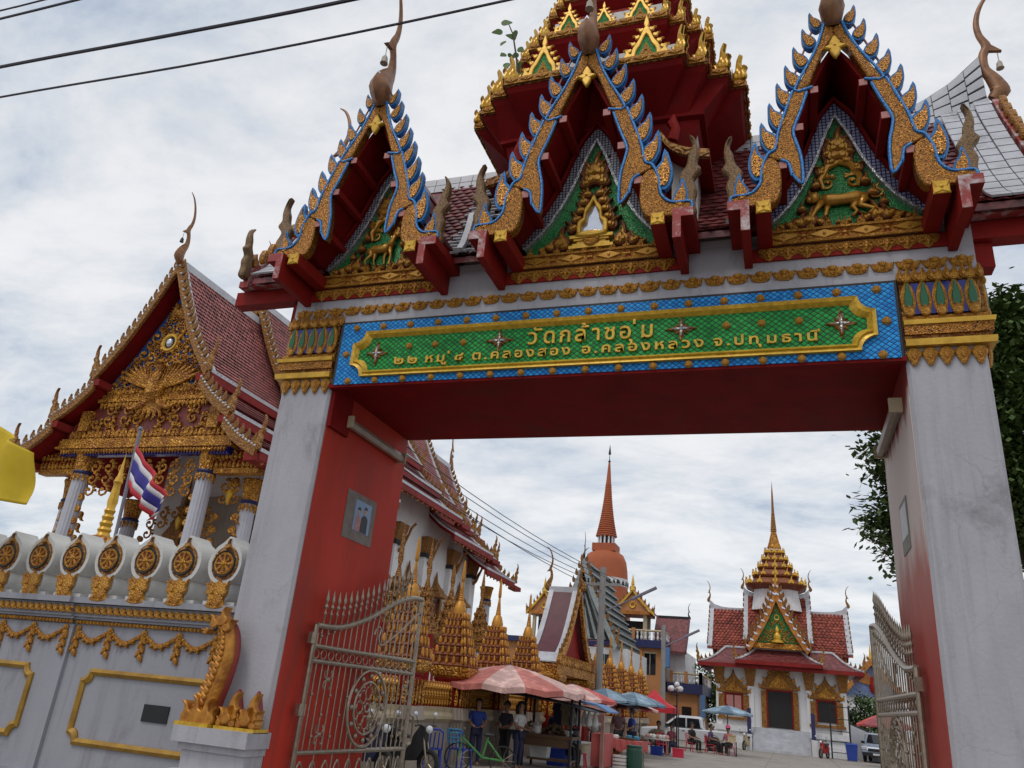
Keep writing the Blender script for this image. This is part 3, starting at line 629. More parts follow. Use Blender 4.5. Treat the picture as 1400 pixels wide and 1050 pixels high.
    strip(-.006, .022, GY-.07, GY-.001, 'silver_mosaic', 'mirror_border'); strip(.023, .125, GY-.05, GY-.001, 'mirror_blue' if kind == 'tiger' else 'mirror_check', 'mirror_border'); strip(.126, .16, GY-.10, GY-.001, 'red_soffit', 'border_trim')
    base = MB().box(gx-.80*k, gx+.80*k, GY-.075, GY+.05, gz-.075, gz+.07).build('pediment_base', 'gold', g)
    mb = MB(); mb.box(gx-.80*k, gx+.80*k, GY-.10, GY-.074, gz+.045, gz+.072); mb.box(gx-.80*k, gx+.80*k, GY-.10, GY-.074, gz-.10, gz-.07); mb.build('gold_moulding', 'gold', g)
    n = int(1.6*k/.42+.5)
    for i in range(n):
        xd = gx+(i-(n-1)/2)*1.6*k/n; put(diam, 'diamond_ornament', g, T(xd, GY-.076, gz-.072) @ Matrix.Diagonal((1.15, 1.3, 1.25, 1)))
        if i < n-1:
            xm = xd+.8*k/n
            for q in (1, -1): MB().add([(xm-.055, GY-.0775-.001*q, gz-.012-q*.05), (xm-.035, GY-.0775-.001*q, gz-.012-q*.05), (xm+.055, GY-.0775-.001*q, gz-.012+q*.05), (xm+.035, GY-.0775-.001*q, gz-.012+q*.05)], [(0, 1, 2, 3)]).build('red_line', 'red_paint', g)
    n = int(1.6*k/.165)
    for i in range(n): put(bud, 'bud', g, T(gx+(i-(n-1)/2)*.165, GY-.06, gz+.07))
    n = int(1.86*k/.19)
    for i in range(n): put(lamb, 'leaf_fringe', g, T(gx+(i-(n-1)/2)*.19, GY-.045, gz-.245))
    MB().box(gx-.93*k, gx+.93*k, GY-.045, GY-.0205, gz-.26, gz-.10).build('fringe_backing', 'red_paint', g)
    # carving
    def F(u, v, s, rot=0, sx=1, y=-.05, m='gold', nm='flame_carving'):
        y -= .02*random.random(); o = MB().prism(xf(FLAME, *A(u, v), s*k, rot, sx), GY+y, GY+.01, .014*min(1, s*4)).build(nm, 'tier_red', g)
        i_ = MB(); i_.prism(xf(FLAME, *A(u-s*.02*sin(-rot), v+s*.07), s*k*.66, rot, sx), GY+y-.022, GY+y+.01, .014*min(1, s*4)); i_.prism(xf(FLAME, *A(u-s*.02*sin(-rot), v+s*.10), s*k*.36, rot, sx), GY+y-.040, GY+y, .010*min(1, s*4)); i_.build(nm, 'gold_smooth', g)
    def S(u, v, r, a0, hand, nm='scroll_carving'): scroll(MB(), *A(u, v), r*k, GY-.012, .03, 1.35, a0, hand).build(nm, 'gold_smooth', g, smooth=True)
    for v, s in ((1.02, .30), (.92, .30)):
        for m_ in (1, -1): F(m_*.035, v, s, -m_*.25, m_)
    F(0, 1.05, .36, 0)
    if kind != 'throne':
        S(-.13, .66, .10, pi*.2, 1); S(.13, .66, .10, pi*.8, -1)
        for m_ in (1, -1):
            MB().tube([(*A(0, .92)[:1], GY-.03, A(0, .92)[1]), (A(m_*.12, .86)[0], GY-.035, A(m_*.12, .86)[1]), (A(m_*.20, .70)[0], GY-.03, A(m_*.20, .70)[1]), (A(m_*.17, .58)[0], GY-.03, A(m_*.17, .58)[1])], [.03*k, .04*k, .035*k, .02*k], 7).build('vine_carving', 'gold_smooth', g, smooth=True)
            F(m_*.16, .78, .17, -m_*.7, m_); F(m_*.07, .86, .20, -m_*.3, m_)
            for u, v, s, r in ((.34, .13, .27, .2), (.45, .12, .22, .5), (.55, .11, .16, .8), (.24, .12, .15, .9), (.63, .10, .12, .9), (.30, .42, .17, -.45), (.24, .58, .16, -.4), (.18, .74, .15, -.3), (.40, .30, .14, -.3), (.11, .98, .17, -.2)): F(m_*u, v, s, m_*r*.55, -m_)
            S(m_*.36, .20, .055, pi/2, -m_)
        for u in (-.15, -.05, .05, .15): F(u, .11, .09, 0)
        an = quadruped(MB(), kind); f = 1 if kind == 'deer' else -1
        an.build('animal_carving', 'gold_smooth', g, Matrix.Translation((gx, GY-.01, gz+k*(.17 if kind == 'deer' else .19))) @ Matrix.Diagonal((f*1.02*k, .9, 1.02*k, 1)), smooth=2)
    else:
        # an arched niche with a mirror, on a stepped throne
        NI = smooth([(-.115, .30), (-.115, .42), (-.075, .46), (-.065, .56), (-.03, .62), (0, .70), (.03, .62), (.065, .56), (.075, .46), (.115, .42), (.115, .30)], 2)
        NO = [(u*1.45, .30+(v-.30)*1.22) for u, v in NI]
        MB().prism([A(*p) for p in NI], GY-.012, GY-.001).build('niche_mirror', 'mirror_white', g)
        MB().prism([A(*p) for p in NO]+[A(*p) for p in NI[::-1]], GY-.075, GY-.001, .012).build('niche_frame', 'gold_bright', g)
        mb = MB()
        for u, v0, v1, y in ((.24, .10, .135, .10), (.20, .135, .165, .085), (.155, .165, .20, .07), (.19, .20, .225, .085), (.235, .225, .26, .10)): mb.box(gx-k*u, gx+k*u, GY-y, GY, gz+k*v0, gz+k*v1)
        mb.prism(smooth([A(-.18, .26), A(-.12, .235), A(0, .225), A(.12, .235), A(.18, .26), A(.10, .30), A(0, .31), A(-.10, .30)], 2, True), GY-.12, GY-.0, .02); mb.build('throne', 'gold_bright', g)
        mb = MB(); mb.prism(smooth([A(-.09, .23), A(0, .19), A(.09, .23), A(.06, .14), A(0, .11), A(-.06, .14)], 2, True), GY-.125, GY-.0, .02); mb.build('throne_cloth', 'gold', g)
        for m_ in (1, -1):
            for v, s, r in ((.34, .19, .5), (.45, .19, .35), (.56, .18, .25), (.66, .20, .15), (.76, .18, .0)): F(m_*(.19-.12*(v-.34)/.42), v, s, -m_*r, m_)
            S(m_*.10, .82, .06, pi/2, -m_); F(m_*.33, .13, .30, -m_*.1, -m_); F(m_*.47, .12, .20, m_*.3, -m_); F(m_*.28, .12, .18, -m_*.4, m_); F(m_*.56, .10, .13, m_*.5, -m_)
            F(m_*.08, .90, .24, -m_*.2, m_)
    return g
gable(-4.73, 1.0, 'deer', 'side gable of the gate with a gold deer carving')
gable(-1.95, 1.10, 'throne', 'middle gable of the gate with a gold throne and mirror niche')
gable(.76, 1.0, 'tiger', 'side gable of the gate with a gold tiger carving')

# ---------------------------------------------------------------- transverse roof behind the gables
roof = node('gate_roof', gate, (GX, 8.75, 6.5))
SEC = [(7.30, 6.52), (7.52, 6.72), (7.85, 7.20), (8.20, 7.80), (8.50, 8.34), (8.72, 8.80)]       # y, z of the front slope
def roofsec(t): return pl(SEC, t)
RX0, RX1 = -6.5, 2.62
for sgn, sec_, xa, xb in ((1, SEC[2:], RX0, RX1), (-1, SEC, -5.87, 1.92), (-1, SEC[3:], RX0, -5.871), (-1, SEC[3:], 1.921, RX1)):
    ss = [(y if sgn == 1 else 17.5-y, z) for y, z in sec_]
    MB().loft([[(x, y, z) for y, z in ss]+[(x, y, z-.08) for y, z in ss[::-1]] for x in (xa, xb)]).build('roof_deck', 'roof_tile_dark', roof)
for xa, xb in ((RX0, -5.55), (-3.75, -2.95), (-.95, -.05), (1.58, RX1)):
    ss = SEC[:3]; MB().loft([[(x, y, z) for y, z in ss]+[(x, y, z-.08) for y, z in ss[::-1]] for x in (xa, xb)]).build('roof_deck', 'roof_tile_dark', roof)
tile = MB().add([(-.072, 0, .075), (.072, 0, .075), (.072, -.004, -.02), (0, -.022, -.085), (-.072, -.004, -.02), (-.072, .012, .075), (.072, .012, .075), (.072, .010, -.02), (0, -.008, -.085), (-.072, .010, -.02)],
                [(0, 4, 3, 2, 1), (5, 6, 7, 8, 9), (2, 3, 8, 7), (3, 4, 9, 8), (4, 0, 5, 9), (1, 2, 7, 6), (0, 1, 6, 5)])
tile_r, tile_k = tile.mesh('roof_tile', 'roof_tile_dark'), tile.mesh('roof_tile', 'roof_tile_black')
lip_me = MB().loft([[(x, -.012-abs(.072-abs(x))*.35, z), (x, -.040-abs(.072-abs(x))*.35, z-.004), (x, -.040-abs(.072-abs(x))*.35, z-.030), (x, -.012-abs(.072-abs(x))*.35, z-.030)] for x, z in ((-.072, -.012), (-.004, -.075), (.004, -.075), (.072, -.012))]).mesh('tile_lip', 'white_tile')
L = sum(hypot(b[0]-a[0], b[1]-a[1]) for a, b in zip(SEC, SEC[1:])); rows = int(L/.105)
rest = MB(); nt_ = 0; n2_ = 0
def inside_gable(x, t):
    for c, k in ((-4.73, 1.0), (-1.95, 1.1), (.76, 1.0)):
        if abs(x-c) < k*(.96-.80*min(1, t*1.1)): return True
    return False
for j in range(rows)[::-1]:
    t = (j+.5)/rows; y, z = roofsec(t); y2, z2 = roofsec(min(1, t+.03)); a = atan2(z2-z, y2-y)
    for i in range(int((RX1-RX0-.2)/.145)):
        x = RX0+.12+i*.145+(j % 2)*.0725
        if x > RX1-.1 or inside_gable(x, t): continue
        ga = -3.9 < x < -2.7
        M = Matrix.Translation((x, y-.02*sin(a), z+.02*cos(a))) @ Matrix.Rotation(-(pi/2-a)-.05, 4, 'X') @ Matrix.Rotation(random.uniform(-.03, .03), 4, 'Y')
        if nt_ < 295 and (ga or (-1.2 < x < .0 and n2_ < 75)):
            nt_ += 1; n2_ += (not ga); o_ = put(tile_k if ga else tile_r, 'roof_tile', roof, M)
            if ga and random.random() < .8: put(lip_me, 'tile_lip', roof, M)
        else: rest.M = M; rest.add(tile.v, tile.f)
rest.M = None; stuff(rest.build('roof_tiles', 'roof_tile_dark', roof))
# ridge of white tiles, rising to the horned ends
def ridge_z(x): d = max(0, abs(x-GX)-3.2); return 8.86+.42*d*d
for sg in (1, -1):
    mbk = MB(); xs = [GX+sg*d for d in (1.2, 2, 2.8, 3.4, 3.8, 4.2, 4.55)]
    mbk.loft([[(x, 8.62, 8.56), (x, 8.88, 8.56), (x, 8.82, ridge_z(x)), (x, 8.68, ridge_z(x))] for x in xs]); mbk.build('ridge', 'mortar', roof)
    for i in range(17):
        xa, xb = GX+sg*(1.2+i*.197), GX+sg*(1.2+i*.197+.188)
        za, zb = ridge_z(xa), ridge_z(xb); nr = max(2, round((max(za, zb)-8.56)/.17))
        for r in range(nr):
            v = []
            for yy in (0, -.02):
                for (x, zt) in ((xa, za), (xb, zb)):
                    for q in (r/nr+.02, (r+1)/nr-.02): v.append((x, 8.615+.06*q+yy-.004, lerp(8.57, zt, q)))
            MB().add(v, [(0, 1, 3, 2), (4, 6, 7, 5), (0, 4, 5, 1), (2, 3, 7, 6), (0, 2, 6, 4), (1, 5, 7, 3)]).build('ridge_tile', 'white_tile', roof)
    # verge strip down the gable end, two columns of tiles
    for c in range(3):
        for r in range(15):
            t0, t1 = r/15+.004, (r+1)/15-.004; v = []
            xo = GX+sg*(4.02+c*.185)
            for o in (.05, .075):
                for x in (xo, xo+sg*.175):
                    for t in (t0, t1):
                        y, z = roofsec(t); up = .30*max(0, (c-.5)/2)*t*t; v.append((x, y-o*.8, z+o*.6+up*.5))
            MB().add(v, [(0, 1, 3, 2), (4, 6, 7, 5), (0, 4, 5, 1), (2, 3, 7, 6), (0, 2, 6, 4), (1, 5, 7, 3)]).build('verge_tile', 'white_tile', roof)
    xe = GX+sg*4.62
    for s2 in (1, -1):
        sec = [(y if s2 == 1 else 17.5-y, z) for y, z in (SEC if s2 == 1 else SEC[3:])]
        mbv = MB(); mbv.loft([[(xe+sg*.0, y, z-.12) for y, z in sec]+[(xe, y, z+.16) for y, z in sec[::-1]], [(xe+sg*.09, y, z-.12) for y, z in sec]+[(xe+sg*.09, y, z+.16) for y, z in sec[::-1]]]); mbv.build('bargeboard', 'red_chipped', roof)
        for i in range(11):
            y, z = roofsec((i+.6)/12); y = y if s2 == 1 else 17.5-y
            if s2 == -1 and i < 6: continue
            put(fin_g, 'fin', roof, Matrix.Translation((xe+sg*.05, y, z+.14)) @ Matrix.Rotation(pi/2, 4, 'Z') @ Matrix.Diagonal((-s2*.2, .8, .2, 1)))
        put(bpy.data.meshes.get('hang_me') or MB().prism(xf(HANG, -1.05, 0, 1), -.04, .04, .02).mesh('hang_me', 'bronze_mosaic'), 'naga_finial', roof, Matrix.Translation((xe+sg*.05, 7.25 if s2 == 1 else 9.35, 6.5 if s2 == 1 else 7.7)) @ Matrix.Rotation(pi/2, 4, 'Z') @ Matrix.Diagonal((-s2*.8, 1, .8, 1)))
    c = MB(); bl = MB(); chofa(c, T(xe+sg*.02, 8.75, 8.98, sg*pi/2, .95), 1.0, bl, .75); c.build('horn_finial', 'horn', roof, smooth=True); bl.build('bell', 'grey_plastic', roof)
    MB().prism([(8.75-1.3, 6.5), (8.75+1.3, 6.5), (8.75, 8.6)], 0, .1).build('end_pediment', 'red_paint', roof, Matrix.Translation((GX+sg*3.8, 0, 0)) @ Matrix(((0, 1, 0, 0), (1, 0, 0, 0), (0, 0, 1, 0), (0, 0, 0, 1))))
    # eave beams and brackets at the ends
    mb = MB(); xa, xb = sorted((GX+sg*3.87, GX+sg*4.95)); mb.box(xa, xb, 7.52, 7.70, 6.26, 6.46); mb.build('eave_beam', 'red_paint', roof)
    xa, xb = sorted((GX+sg*3.87, GX+sg*4.85)); MB().box(xa, xb, 7.40, 7.80, 6.47, 6.56).build('eave_board', 'red_chipped', roof)
    xa, xb = sorted((GX+sg*3.866, GX+sg*4.05)); MB().box(xa, xb, 7.60, 7.78, 5.98, 6.255).build('eave_bracket', 'red_paint', roof)
MB().box(-5.87, 1.915, 7.62, 9.7, 6.501, 6.56).build('attic_slab', 'white_weather', roof)
for x in (-3.34, -.58):
    MB().frus(x-.20, x+.20, GY-.03, GY+.4, 6.501, x-.26, x+.26, GY-.02, GY+.4, 6.60).build('valley_block', 'white_weather', roof)
    c = MB()
    for s in (-1, 1): c.loft([[(x+s*(.16+.10*t), 7.18+t*.55, 6.58+.75*t*t+.15*t), (x+s*(.24+.10*t), 7.18+t*.55, 6.58+.75*t*t+.15*t), (x+s*(.24+.10*t), 7.22+t*.55, 6.54+.75*t*t+.15*t), (x+s*(.16+.10*t), 7.22+t*.55, 6.54+.75*t*t+.15*t)] for t in (0, .25, .5, .75, 1)])
    c.build('valley_strip', 'white_tile', roof)

# ---------------------------------------------------------------- central tower
tower = node('gate_tower', gate, (GX, 8.75, 7)); tower['label'] = 'tiered red and gold tower over the gate'
TC = (GX, 8.75)
def redent(d):
    q = [(d, .62*d), (.91*d, .62*d), (.91*d, .76*d), (.77*d, .76*d), (.77*d, .90*d), (.635*d, .90*d), (.635*d, d)]
    return q+[(-x, y) for x, y in q[::-1]]+[(-x, -y) for x, y in q]+[(x, -y) for x, y in q[::-1]]
UR = redent(1.0)
MB().lathe([(1.05, 7.2), (1.05, 8.55)], *TC, poly=UR).build('tower_body', 'red_paint', tower)
ant = MB(); ant2 = MB(); ant3 = MB()
ARCH = smooth([(-.30, 0), (-.27, .28), (-.15, .50), (0, .86), (.15, .50), (.27, .28), (.30, 0)], 3); ARCHI = [(u*.70, .03+v*.70) for u, v in ARCH]; ARCH2 = [(u*.46, .03+v*.46) for u, v in ARCH]
ant.prism(ARCH+ARCHI[::-1], -.06, 0, .015); ant.prism(xf(LEAF, 0, .80, .34, 0, .5), -.05, 0, .012)
for s in (-1, 1):
    ant.prism(xf(FLAME, s*.30, 0, .34, -s*.25, s), -.05, 0, .015)
    for q in range(4): ant.prism(xf(FLAME, s*(.29-.075*q), .24+.165*q, .15, -s*.9, s), -.045, 0, .01)
ant2.prism(ARCHI, -.022, 0); ant3.prism(ARCH2, -.05, -.01, .02); ant3.ball((0, -.055, .12), .06, 8, 5, (1, .6, 1)); ant3.ball((0, -.06, .21), .035, 8, 5)
ant, ant2, ant3 = ant.mesh('antefix', 'gold_bright'), ant2.mesh('antefix_panel', 'green_mosaic'), ant3.mesh('antefix_figure', 'gold')
cflame = MB(); cflame.prism(xf(FLAME, 0, 0, 1), -.10, .10, .05); cflame.prism(xf(FLAME, .02, .05, .62), -.17, .0, .05); cflame.prism(xf(FLAME, -.24, -.02, .55, .25, -1), -.14, .08, .05); cflame.prism(xf(FLAME, .26, -.02, .5, -.25), -.14, .08, .05); cflame.ball((0, -.16, .2), .10, 6, 4); cflame = cflame.mesh('corner_flame', 'gold_bright')
eave_lf = MB(); eave_lf.box(-.1, .1, -.008, 0, -.005, .09); eave_lf.prism([(-.085, .042), (0, .01), (.085, .042), (0, .075)], -.022, -.006, .006); eave_lf.ball((0, -.02, .042), .014, 6, 4); eave_lf = eave_lf.mesh('eave_leaf', 'gold')
D, z = 1.76, 8.78
for lev in range(5):
    # soffit flaring out from the body below, then a gold fascia, then the receding body of the next tier
    q_ = D/1.76; RC = [(x/max(abs(x), abs(y)), y/max(abs(x), abs(y))) for x, y in UR]
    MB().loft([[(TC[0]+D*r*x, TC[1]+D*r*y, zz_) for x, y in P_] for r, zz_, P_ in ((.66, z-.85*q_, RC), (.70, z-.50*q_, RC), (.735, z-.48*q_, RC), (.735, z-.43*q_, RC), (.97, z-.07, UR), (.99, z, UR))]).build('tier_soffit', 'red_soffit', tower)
    MB().lathe([(D*.995, z+.001), (D*1.012, z+.02), (D*1.0, z+.10), (D*.93, z+.125)], *TC, poly=UR).build('tier_edge', 'gold_dull', tower)
    MB().lathe([(D*.92, z+.126), (D*.80, z+.30), (D*.74, z+.34), (D*.70, z+.52), (D*.68, z+.80)], *TC, poly=UR).build('tier_body', 'red_paint', tower)
    P = [(TC[0]+D*1.0*x, TC[1]+D*1.0*y) for x, y in UR]
    for (a, b) in zip(P, P[1:]+P[:1]):
        ln = hypot(b[0]-a[0], b[1]-a[1]); n = max(1, round(ln/.21)); nx, ny = (b[1]-a[1])/ln, -(b[0]-a[0])/ln
        if ny > .5: continue
        rz = atan2(ny, nx)+pi/2
        for i in range(n):
            t = (i+.5)/n; put(eave_lf, 'eave_leaf', tower, T(lerp(a[0], b[0], t)+nx*.012*D, lerp(a[1], b[1], t)+ny*.012*D, z+.012, rz))
    for r in range(4):
        cs, sn = round(cos(r*pi/2)), round(sin(r*pi/2)); rz = r*pi/2+pi/2
        if r == 1: continue
        R_ = lambda x, y: (TC[0]+x*cs-y*sn, TC[1]+x*sn+y*cs)
        s = .62*D/1.76
        for o in ((-.37, .37) if lev == 0 else (-.36, .36)):
            x, y = R_(D*.955, o*D); M = T(x, y, z+.115, rz, s)
            put(ant, 'antefix', tower, M); put(ant2, 'antefix', tower, M); put(ant3, 'antefix', tower, M)
        if lev: x, y = R_(D*.96, 0); M = T(x, y, z+.115, rz, s*.8); put(ant, 'antefix', tower, M); put(ant2, 'antefix', tower, M)
        for (ux, uy) in ((.96, .6), (.86, .73), (.73, .86), (.60, .96)):
            x, y = R_(D*ux, D*uy); put(cflame, 'corner_flame', tower, T(x, y, z+.11, rz-pi/4, .27*D/1.76) @ Matrix.Diagonal((1, 1, 1.5, 1)))
            x, y = R_(D*ux, -D*uy); put(cflame, 'corner_flame', tower, T(x, y, z+.11, rz+pi/4, .27*D/1.76) @ Matrix.Diagonal((-1, 1, 1.5, 1)))
    MB().box(TC[0]-D*.55, TC[0]+D*.55, TC[1]-D*.83, TC[1]-D*.70, z+.13, z+.52).build('niche_wall', 'white_weather', tower)
    D *= .765; z += 1.12*(.90**lev)
MB().lathe([(D*1.0, z-.5), (D*.9, z), (D*.5, z+.2), (D*.55, z+.35), (D*.25, z+.9), (D*.2, z+1.6), (.03, z+3.4), (.0, z+3.7)], *TC, n=16).build('spire', 'gold', tower, smooth=True)
# small projecting porch roofs of the tower body behind the middle gable
for s in (1, -1):
    c = MB(); P = smooth([(GX+s*.80, 8.02), (GX+s*.92, 7.84), (GX+s*1.10, 7.73), (GX+s*1.36, 7.66)], 4)
    c.prism([(x, z) for x, z in P]+[(x, z-.09) for x, z in P[::-1]], 7.36, 8.2); c.build('porch_eave', 'red_paint', tower)
    c = MB(); c.prism([(x, z-.02) for x, z in P]+[(x, z-.13) for x, z in P[::-1]], 7.31, 7.359); c.build('porch_trim', 'gold_dull', tower)
    MB().box(min(GX+s*.9, GX+s*1.2), max(GX+s*.9, GX+s*1.2), 7.62, 8.5, 6.9, 8.2).build('porch_wall', 'white_weather', tower)
    c = MB(); c.tube([(GX+s*.94, 7.34, 7.86), (GX+s*.98, 7.30, 7.98), (GX+s*.94, 7.32, 8.08), (GX+s*.96, 7.30, 8.2)], [.07, .055, .07, .012], 8); c.build('porch_finial', 'red_paint', tower, smooth=True)

# ---------------------------------------------------------------- lamps and posters on the inner faces
for xi, s in ((-5.131, 1), (1.196, -1)):
    t = thing('tube_lamp', 'weathered batten lamp on the red inner face of the gate pillar' if s == 1 else 'weathered batten lamp on the pale worn inner face of the gate pillar', 'lamp', (xi, 8.7, 4.68))
    a, b = sorted((xi+s*.002, xi+s*.05)); MB().box(a, b, 7.95, 9.45, 4.66, 4.74).build('housing', 'grey_plastic', t)
    c = MB(); xm = xi+s*.085
    c.loft([[(xi+s*.05, y, 4.62), (xm+s*.02, y, 4.62), (xm+s*.03, y, 4.68), (xm, y, 4.735), (xi+s*.05, y, 4.75)] for y in (7.96, 9.44)]); c.build('diffuser', mat('diffuser', (.36, .29, .23), .4, var=.3, scale=6), t)
    for y in (7.93, 9.44): MB().box(min(xi+s*.004, xi+s*.13), max(xi+s*.004, xi+s*.13), y, y+.03, 4.61, 4.76).build('end_cap', 'cream', t)
ps = thing('photo_poster', 'small photo print of a couple on a bare cement patch, red pillar', 'poster', (-5.131, 8.7, 3.4))
MB().box(-5.130, -5.124, 8.30, 9.06, 3.33, 3.93).build('cement_patch', mat('cement', (.25, .22, .20), .9, var=.3, scale=9), ps)
MB().box(-5.123, -5.119, 8.52, 8.94, 3.46, 3.85).build('print', mat('print_blue', (.22, .34, .55), .4, var=.1), ps)
for y, h, c, w in ((8.63, .30, 'print_dress', .07), (8.79, .34, 'black', .09)):
    mat('print_dress', (.55, .25, .25), .5, var=.5, scale=30)
    q = MB(); q.add([(-5.117, y-w, 3.465), (-5.117, y+w, 3.465), (-5.117, y+w*.9, 3.462+h*.55), (-5.117, y+w*.35, 3.462+h*.66), (-5.117, y-w*.35, 3.462+h*.66), (-5.117, y-w*.9, 3.462+h*.55)], [(0, 1, 2, 3, 4, 5)]); q.build('printed_figure', c, ps)
    q = MB(); cc = [(-5.116, y+.036*cos(i*pi/5), 3.47+h*.80+.048*sin(i*pi/5)) for i in range(10)]; q.add(cc, [tuple(range(10))]); q.build('printed_face', mat('print_skin', (.50, .30, .22), .5), ps)
    q = MB(); cc = [(-5.1155, y+.042*cos(i*pi/8), 3.47+h*.86+.04*sin(i*pi/8)) for i in range(9)]; q.add(cc, [tuple(range(9))]); q.build('printed_hair', 'black', ps)
pr2 = thing('notice_frame', 'grey framed notice on the worn pale inner face of the gate pillar', 'notice', (1.196, 8.6, 3.4))
MB().box(1.187, 1.195, 8.36, 8.86, 3.36, 3.88).build('frame', mat('frame_grey', (.22, .23, .20), .6), pr2)
MB().box(1.183, 1.1865, 8.41, 8.81, 3.50, 3.83).build('sheet', mat('paper', (.62, .66, .70), .5), pr2)

# ================================================================ boundary wall with wheel parapet
wall = thing('boundary_wall', 'white boundary wall with gold panels, garlands and a row of dharma wheels', 'wall', (-9, 7.78, 0))
WY = 7.78; XB = -8.32
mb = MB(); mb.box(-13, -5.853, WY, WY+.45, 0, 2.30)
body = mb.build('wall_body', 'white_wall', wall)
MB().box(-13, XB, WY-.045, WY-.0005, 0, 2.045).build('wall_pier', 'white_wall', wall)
for x0, x1, o in ((-13, XB, .045), (XB+.001, -5.856, 0)):
    y = WY-o
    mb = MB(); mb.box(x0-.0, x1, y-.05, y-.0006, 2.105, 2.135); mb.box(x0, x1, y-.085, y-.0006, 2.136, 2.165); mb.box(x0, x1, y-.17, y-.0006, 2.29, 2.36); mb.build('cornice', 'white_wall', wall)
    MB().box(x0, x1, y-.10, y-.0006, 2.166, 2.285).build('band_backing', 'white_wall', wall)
    mb = MB()
    n = int((x1-x0)/.055)
    for i in range(n): mb.ball((x0+(i+.5)*(x1-x0)/n, y-.03, 2.075), .026, 6, 4)
    stuff(mb.build('bead_strip', 'gold_far' if 0 else 'gold', wall))
    lf = MB(); lf.prism(xf(FLAME, 0, 0, .125, -pi*.42, 1), -.03, 0, .010); lf.prism(xf(LEAF, .02, -.01, .09, -pi*.6), -.022, 0, .01); lf = lf.mesh('band_leaf', 'gold')
    n = int((x1-x0)/.10)
    for i in range(n): put(lf, 'band_leaf', wall, T(x0+.02+(i)*(x1-x0)/n, y-.10, 2.215))
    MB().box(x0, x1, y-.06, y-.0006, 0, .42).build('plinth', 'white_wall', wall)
# garlands
def garland():
    mb = MB(); P = smooth([(0, 0), (.10, -.10), (.20, -.165), (.30, -.165), (.42, -.09), (.52, 0)], 3)
    for i, (x, z) in enumerate(P):
        w = .020+.018*sin(pi*i/(len(P)-1)); mb.ball((x, -.02, z), w, 7, 4, (1, .6, 1))
        if i % 2: mb.prism(xf(FLAME, x, z-.01, w*1.7, pi*.85 if x < .26 else -pi*.85), -.045, 0, .01)
    return mb.mesh('garland', 'gold')
def pendant():
    mb = MB(); mb.ball((0, -.02, .015), .034, 7, 4)
    for i in range(5): mb.ball((random.uniform(-.015, .015), -.02, -.05-.052*i), .042-.006*i, 7, 4, (1, .6, 1)); mb.prism(xf(LEAF, 0, -.03-.05*i, .10, pi+.5*(-1)**i), -.04, 0, .01)
    return mb.mesh('pendant', 'gold')
gar, pen = garland(), pendant()
for i in range(5):
    x = XB+.05+i*.52
    if x+.3 < -5.9: put(gar, 'garland', wall, T(x, WY-.002, 2.01) @ Matrix.Diagonal((1, 1, .82, 1)))
    if i and x < -5.95: put(pen, 'pendant', wall, T(x, WY-.002, 1.99))
put(pen, 'pendant', wall, T(XB+.07, WY-.002, 1.99))
for i in range(9):
    x = XB-.62-i*.52; put(gar, 'garland', wall, T(x, WY-.047, 2.01) @ Matrix.Diagonal((1, 1, .82, 1))); put(pen, 'pendant', wall, T(x, WY-.047, 1.99))
put(pen, 'pendant', wall, T(XB-.09, WY-.047, 1.99))
def panel(x0, x1, z0, z1, y):
    O, I_ = notch(x0, x1, z0, z1, .11), notch(x0+.075, x1-.075, z0+.075, z1-.075, .10); Md = [((a[0]+b[0])/2, (a[1]+b[1])/2) for a, b in zip(O, I_)]
    q = lambda P, yy: [(x, yy, z) for x, z in P]
    MB().loft([q(O, y), q(O, y-.025), q(Md, y-.05), q(I_, y-.02), q(I_, y)], cap=False).build('panel_frame', mat('panel_gold', (.42, .24, .03), .45, .2, col2=(.26, .13, .015), scale=5), wall)
panel(-8.0, -5.9, .73, 1.56, WY); panel(-11.4, -8.72, .73, 1.56, WY-.045)
plq = MB().box(-6.98, -6.62, WY-.016, WY-.001, 1.06, 1.24).build('plaque', 'black', wall)
# parapet: each unit a white double scroll with a gold wheel
spoke = MB()
for k in range(8): a = k*pi/4; spoke.tube([(.012*cos(a), -.02, .012*sin(a)), (.092*cos(a), -.02, .092*sin(a))], [.010, .016], 5)
spoke.ball((0, -.022, 0), .024, 8, 5)
spoke.torus((0, -.016, 0), .098, .013, 24, 5); spoke = spoke.mesh('wheel', 'gold')
rimo = MB(); TEAR = smooth([(0, .215), (.035, .175), (.10, .13), (.145, .06), (.15, -.03), (.11, -.11), (.04, -.15), (-.04, -.15), (-.11, -.11), (-.15, -.03), (-.145, .06), (-.10, .13), (-.035, .175)], 2, True)
rimo.prism(TEAR, -.012, 0, .01); rimo.prism(xf(FLAME, 0, .14, .10), -.03, 0, .01); rimo = rimo.mesh('wheel_rim', 'gold_dull')
ringb = MB().torus((0, -.014, 0), .120, .011, 24, 5).mesh('wheel_ring', 'black')
disc = MB(); disc.prism(arc(0, 0, .098, 0, 2*pi, 20)[:-1], -.016, -.004); disc = disc.mesh('wheel_disc', mat('wheel_red', (.20, .045, .02), .5))
tulip = MB(); tulip.prism(smooth([(-.10, .09), (-.05, .04), (0, .10), (.05, .04), (.10, .09), (.07, -.02), (.085, -.10), (.10, -.14), (0, -.16), (-.10, -.14), (-.085, -.10), (-.07, -.02)], 2, True), -.03, 0, .012)
for s in (-1, 1): tulip.prism(xf(LEAF, s*.035, -.13, .15, -s*.25, .6), -.045, -.02, .012); tulip.prism(xf(FLAME, s*.05, -.04, .12, -s*.4, s), -.045, -.01, .01)
tulip = tulip.mesh('lotus_bracket', 'gold')
drum = MB()
def cyl_y(mb, x, z, r, y0, y1, n=20): return mb.loft([[(x+r*cos(2*pi*i/n), y, z+r*sin(2*pi*i/n)) for i in range(n)] for y in (y0, y1)])
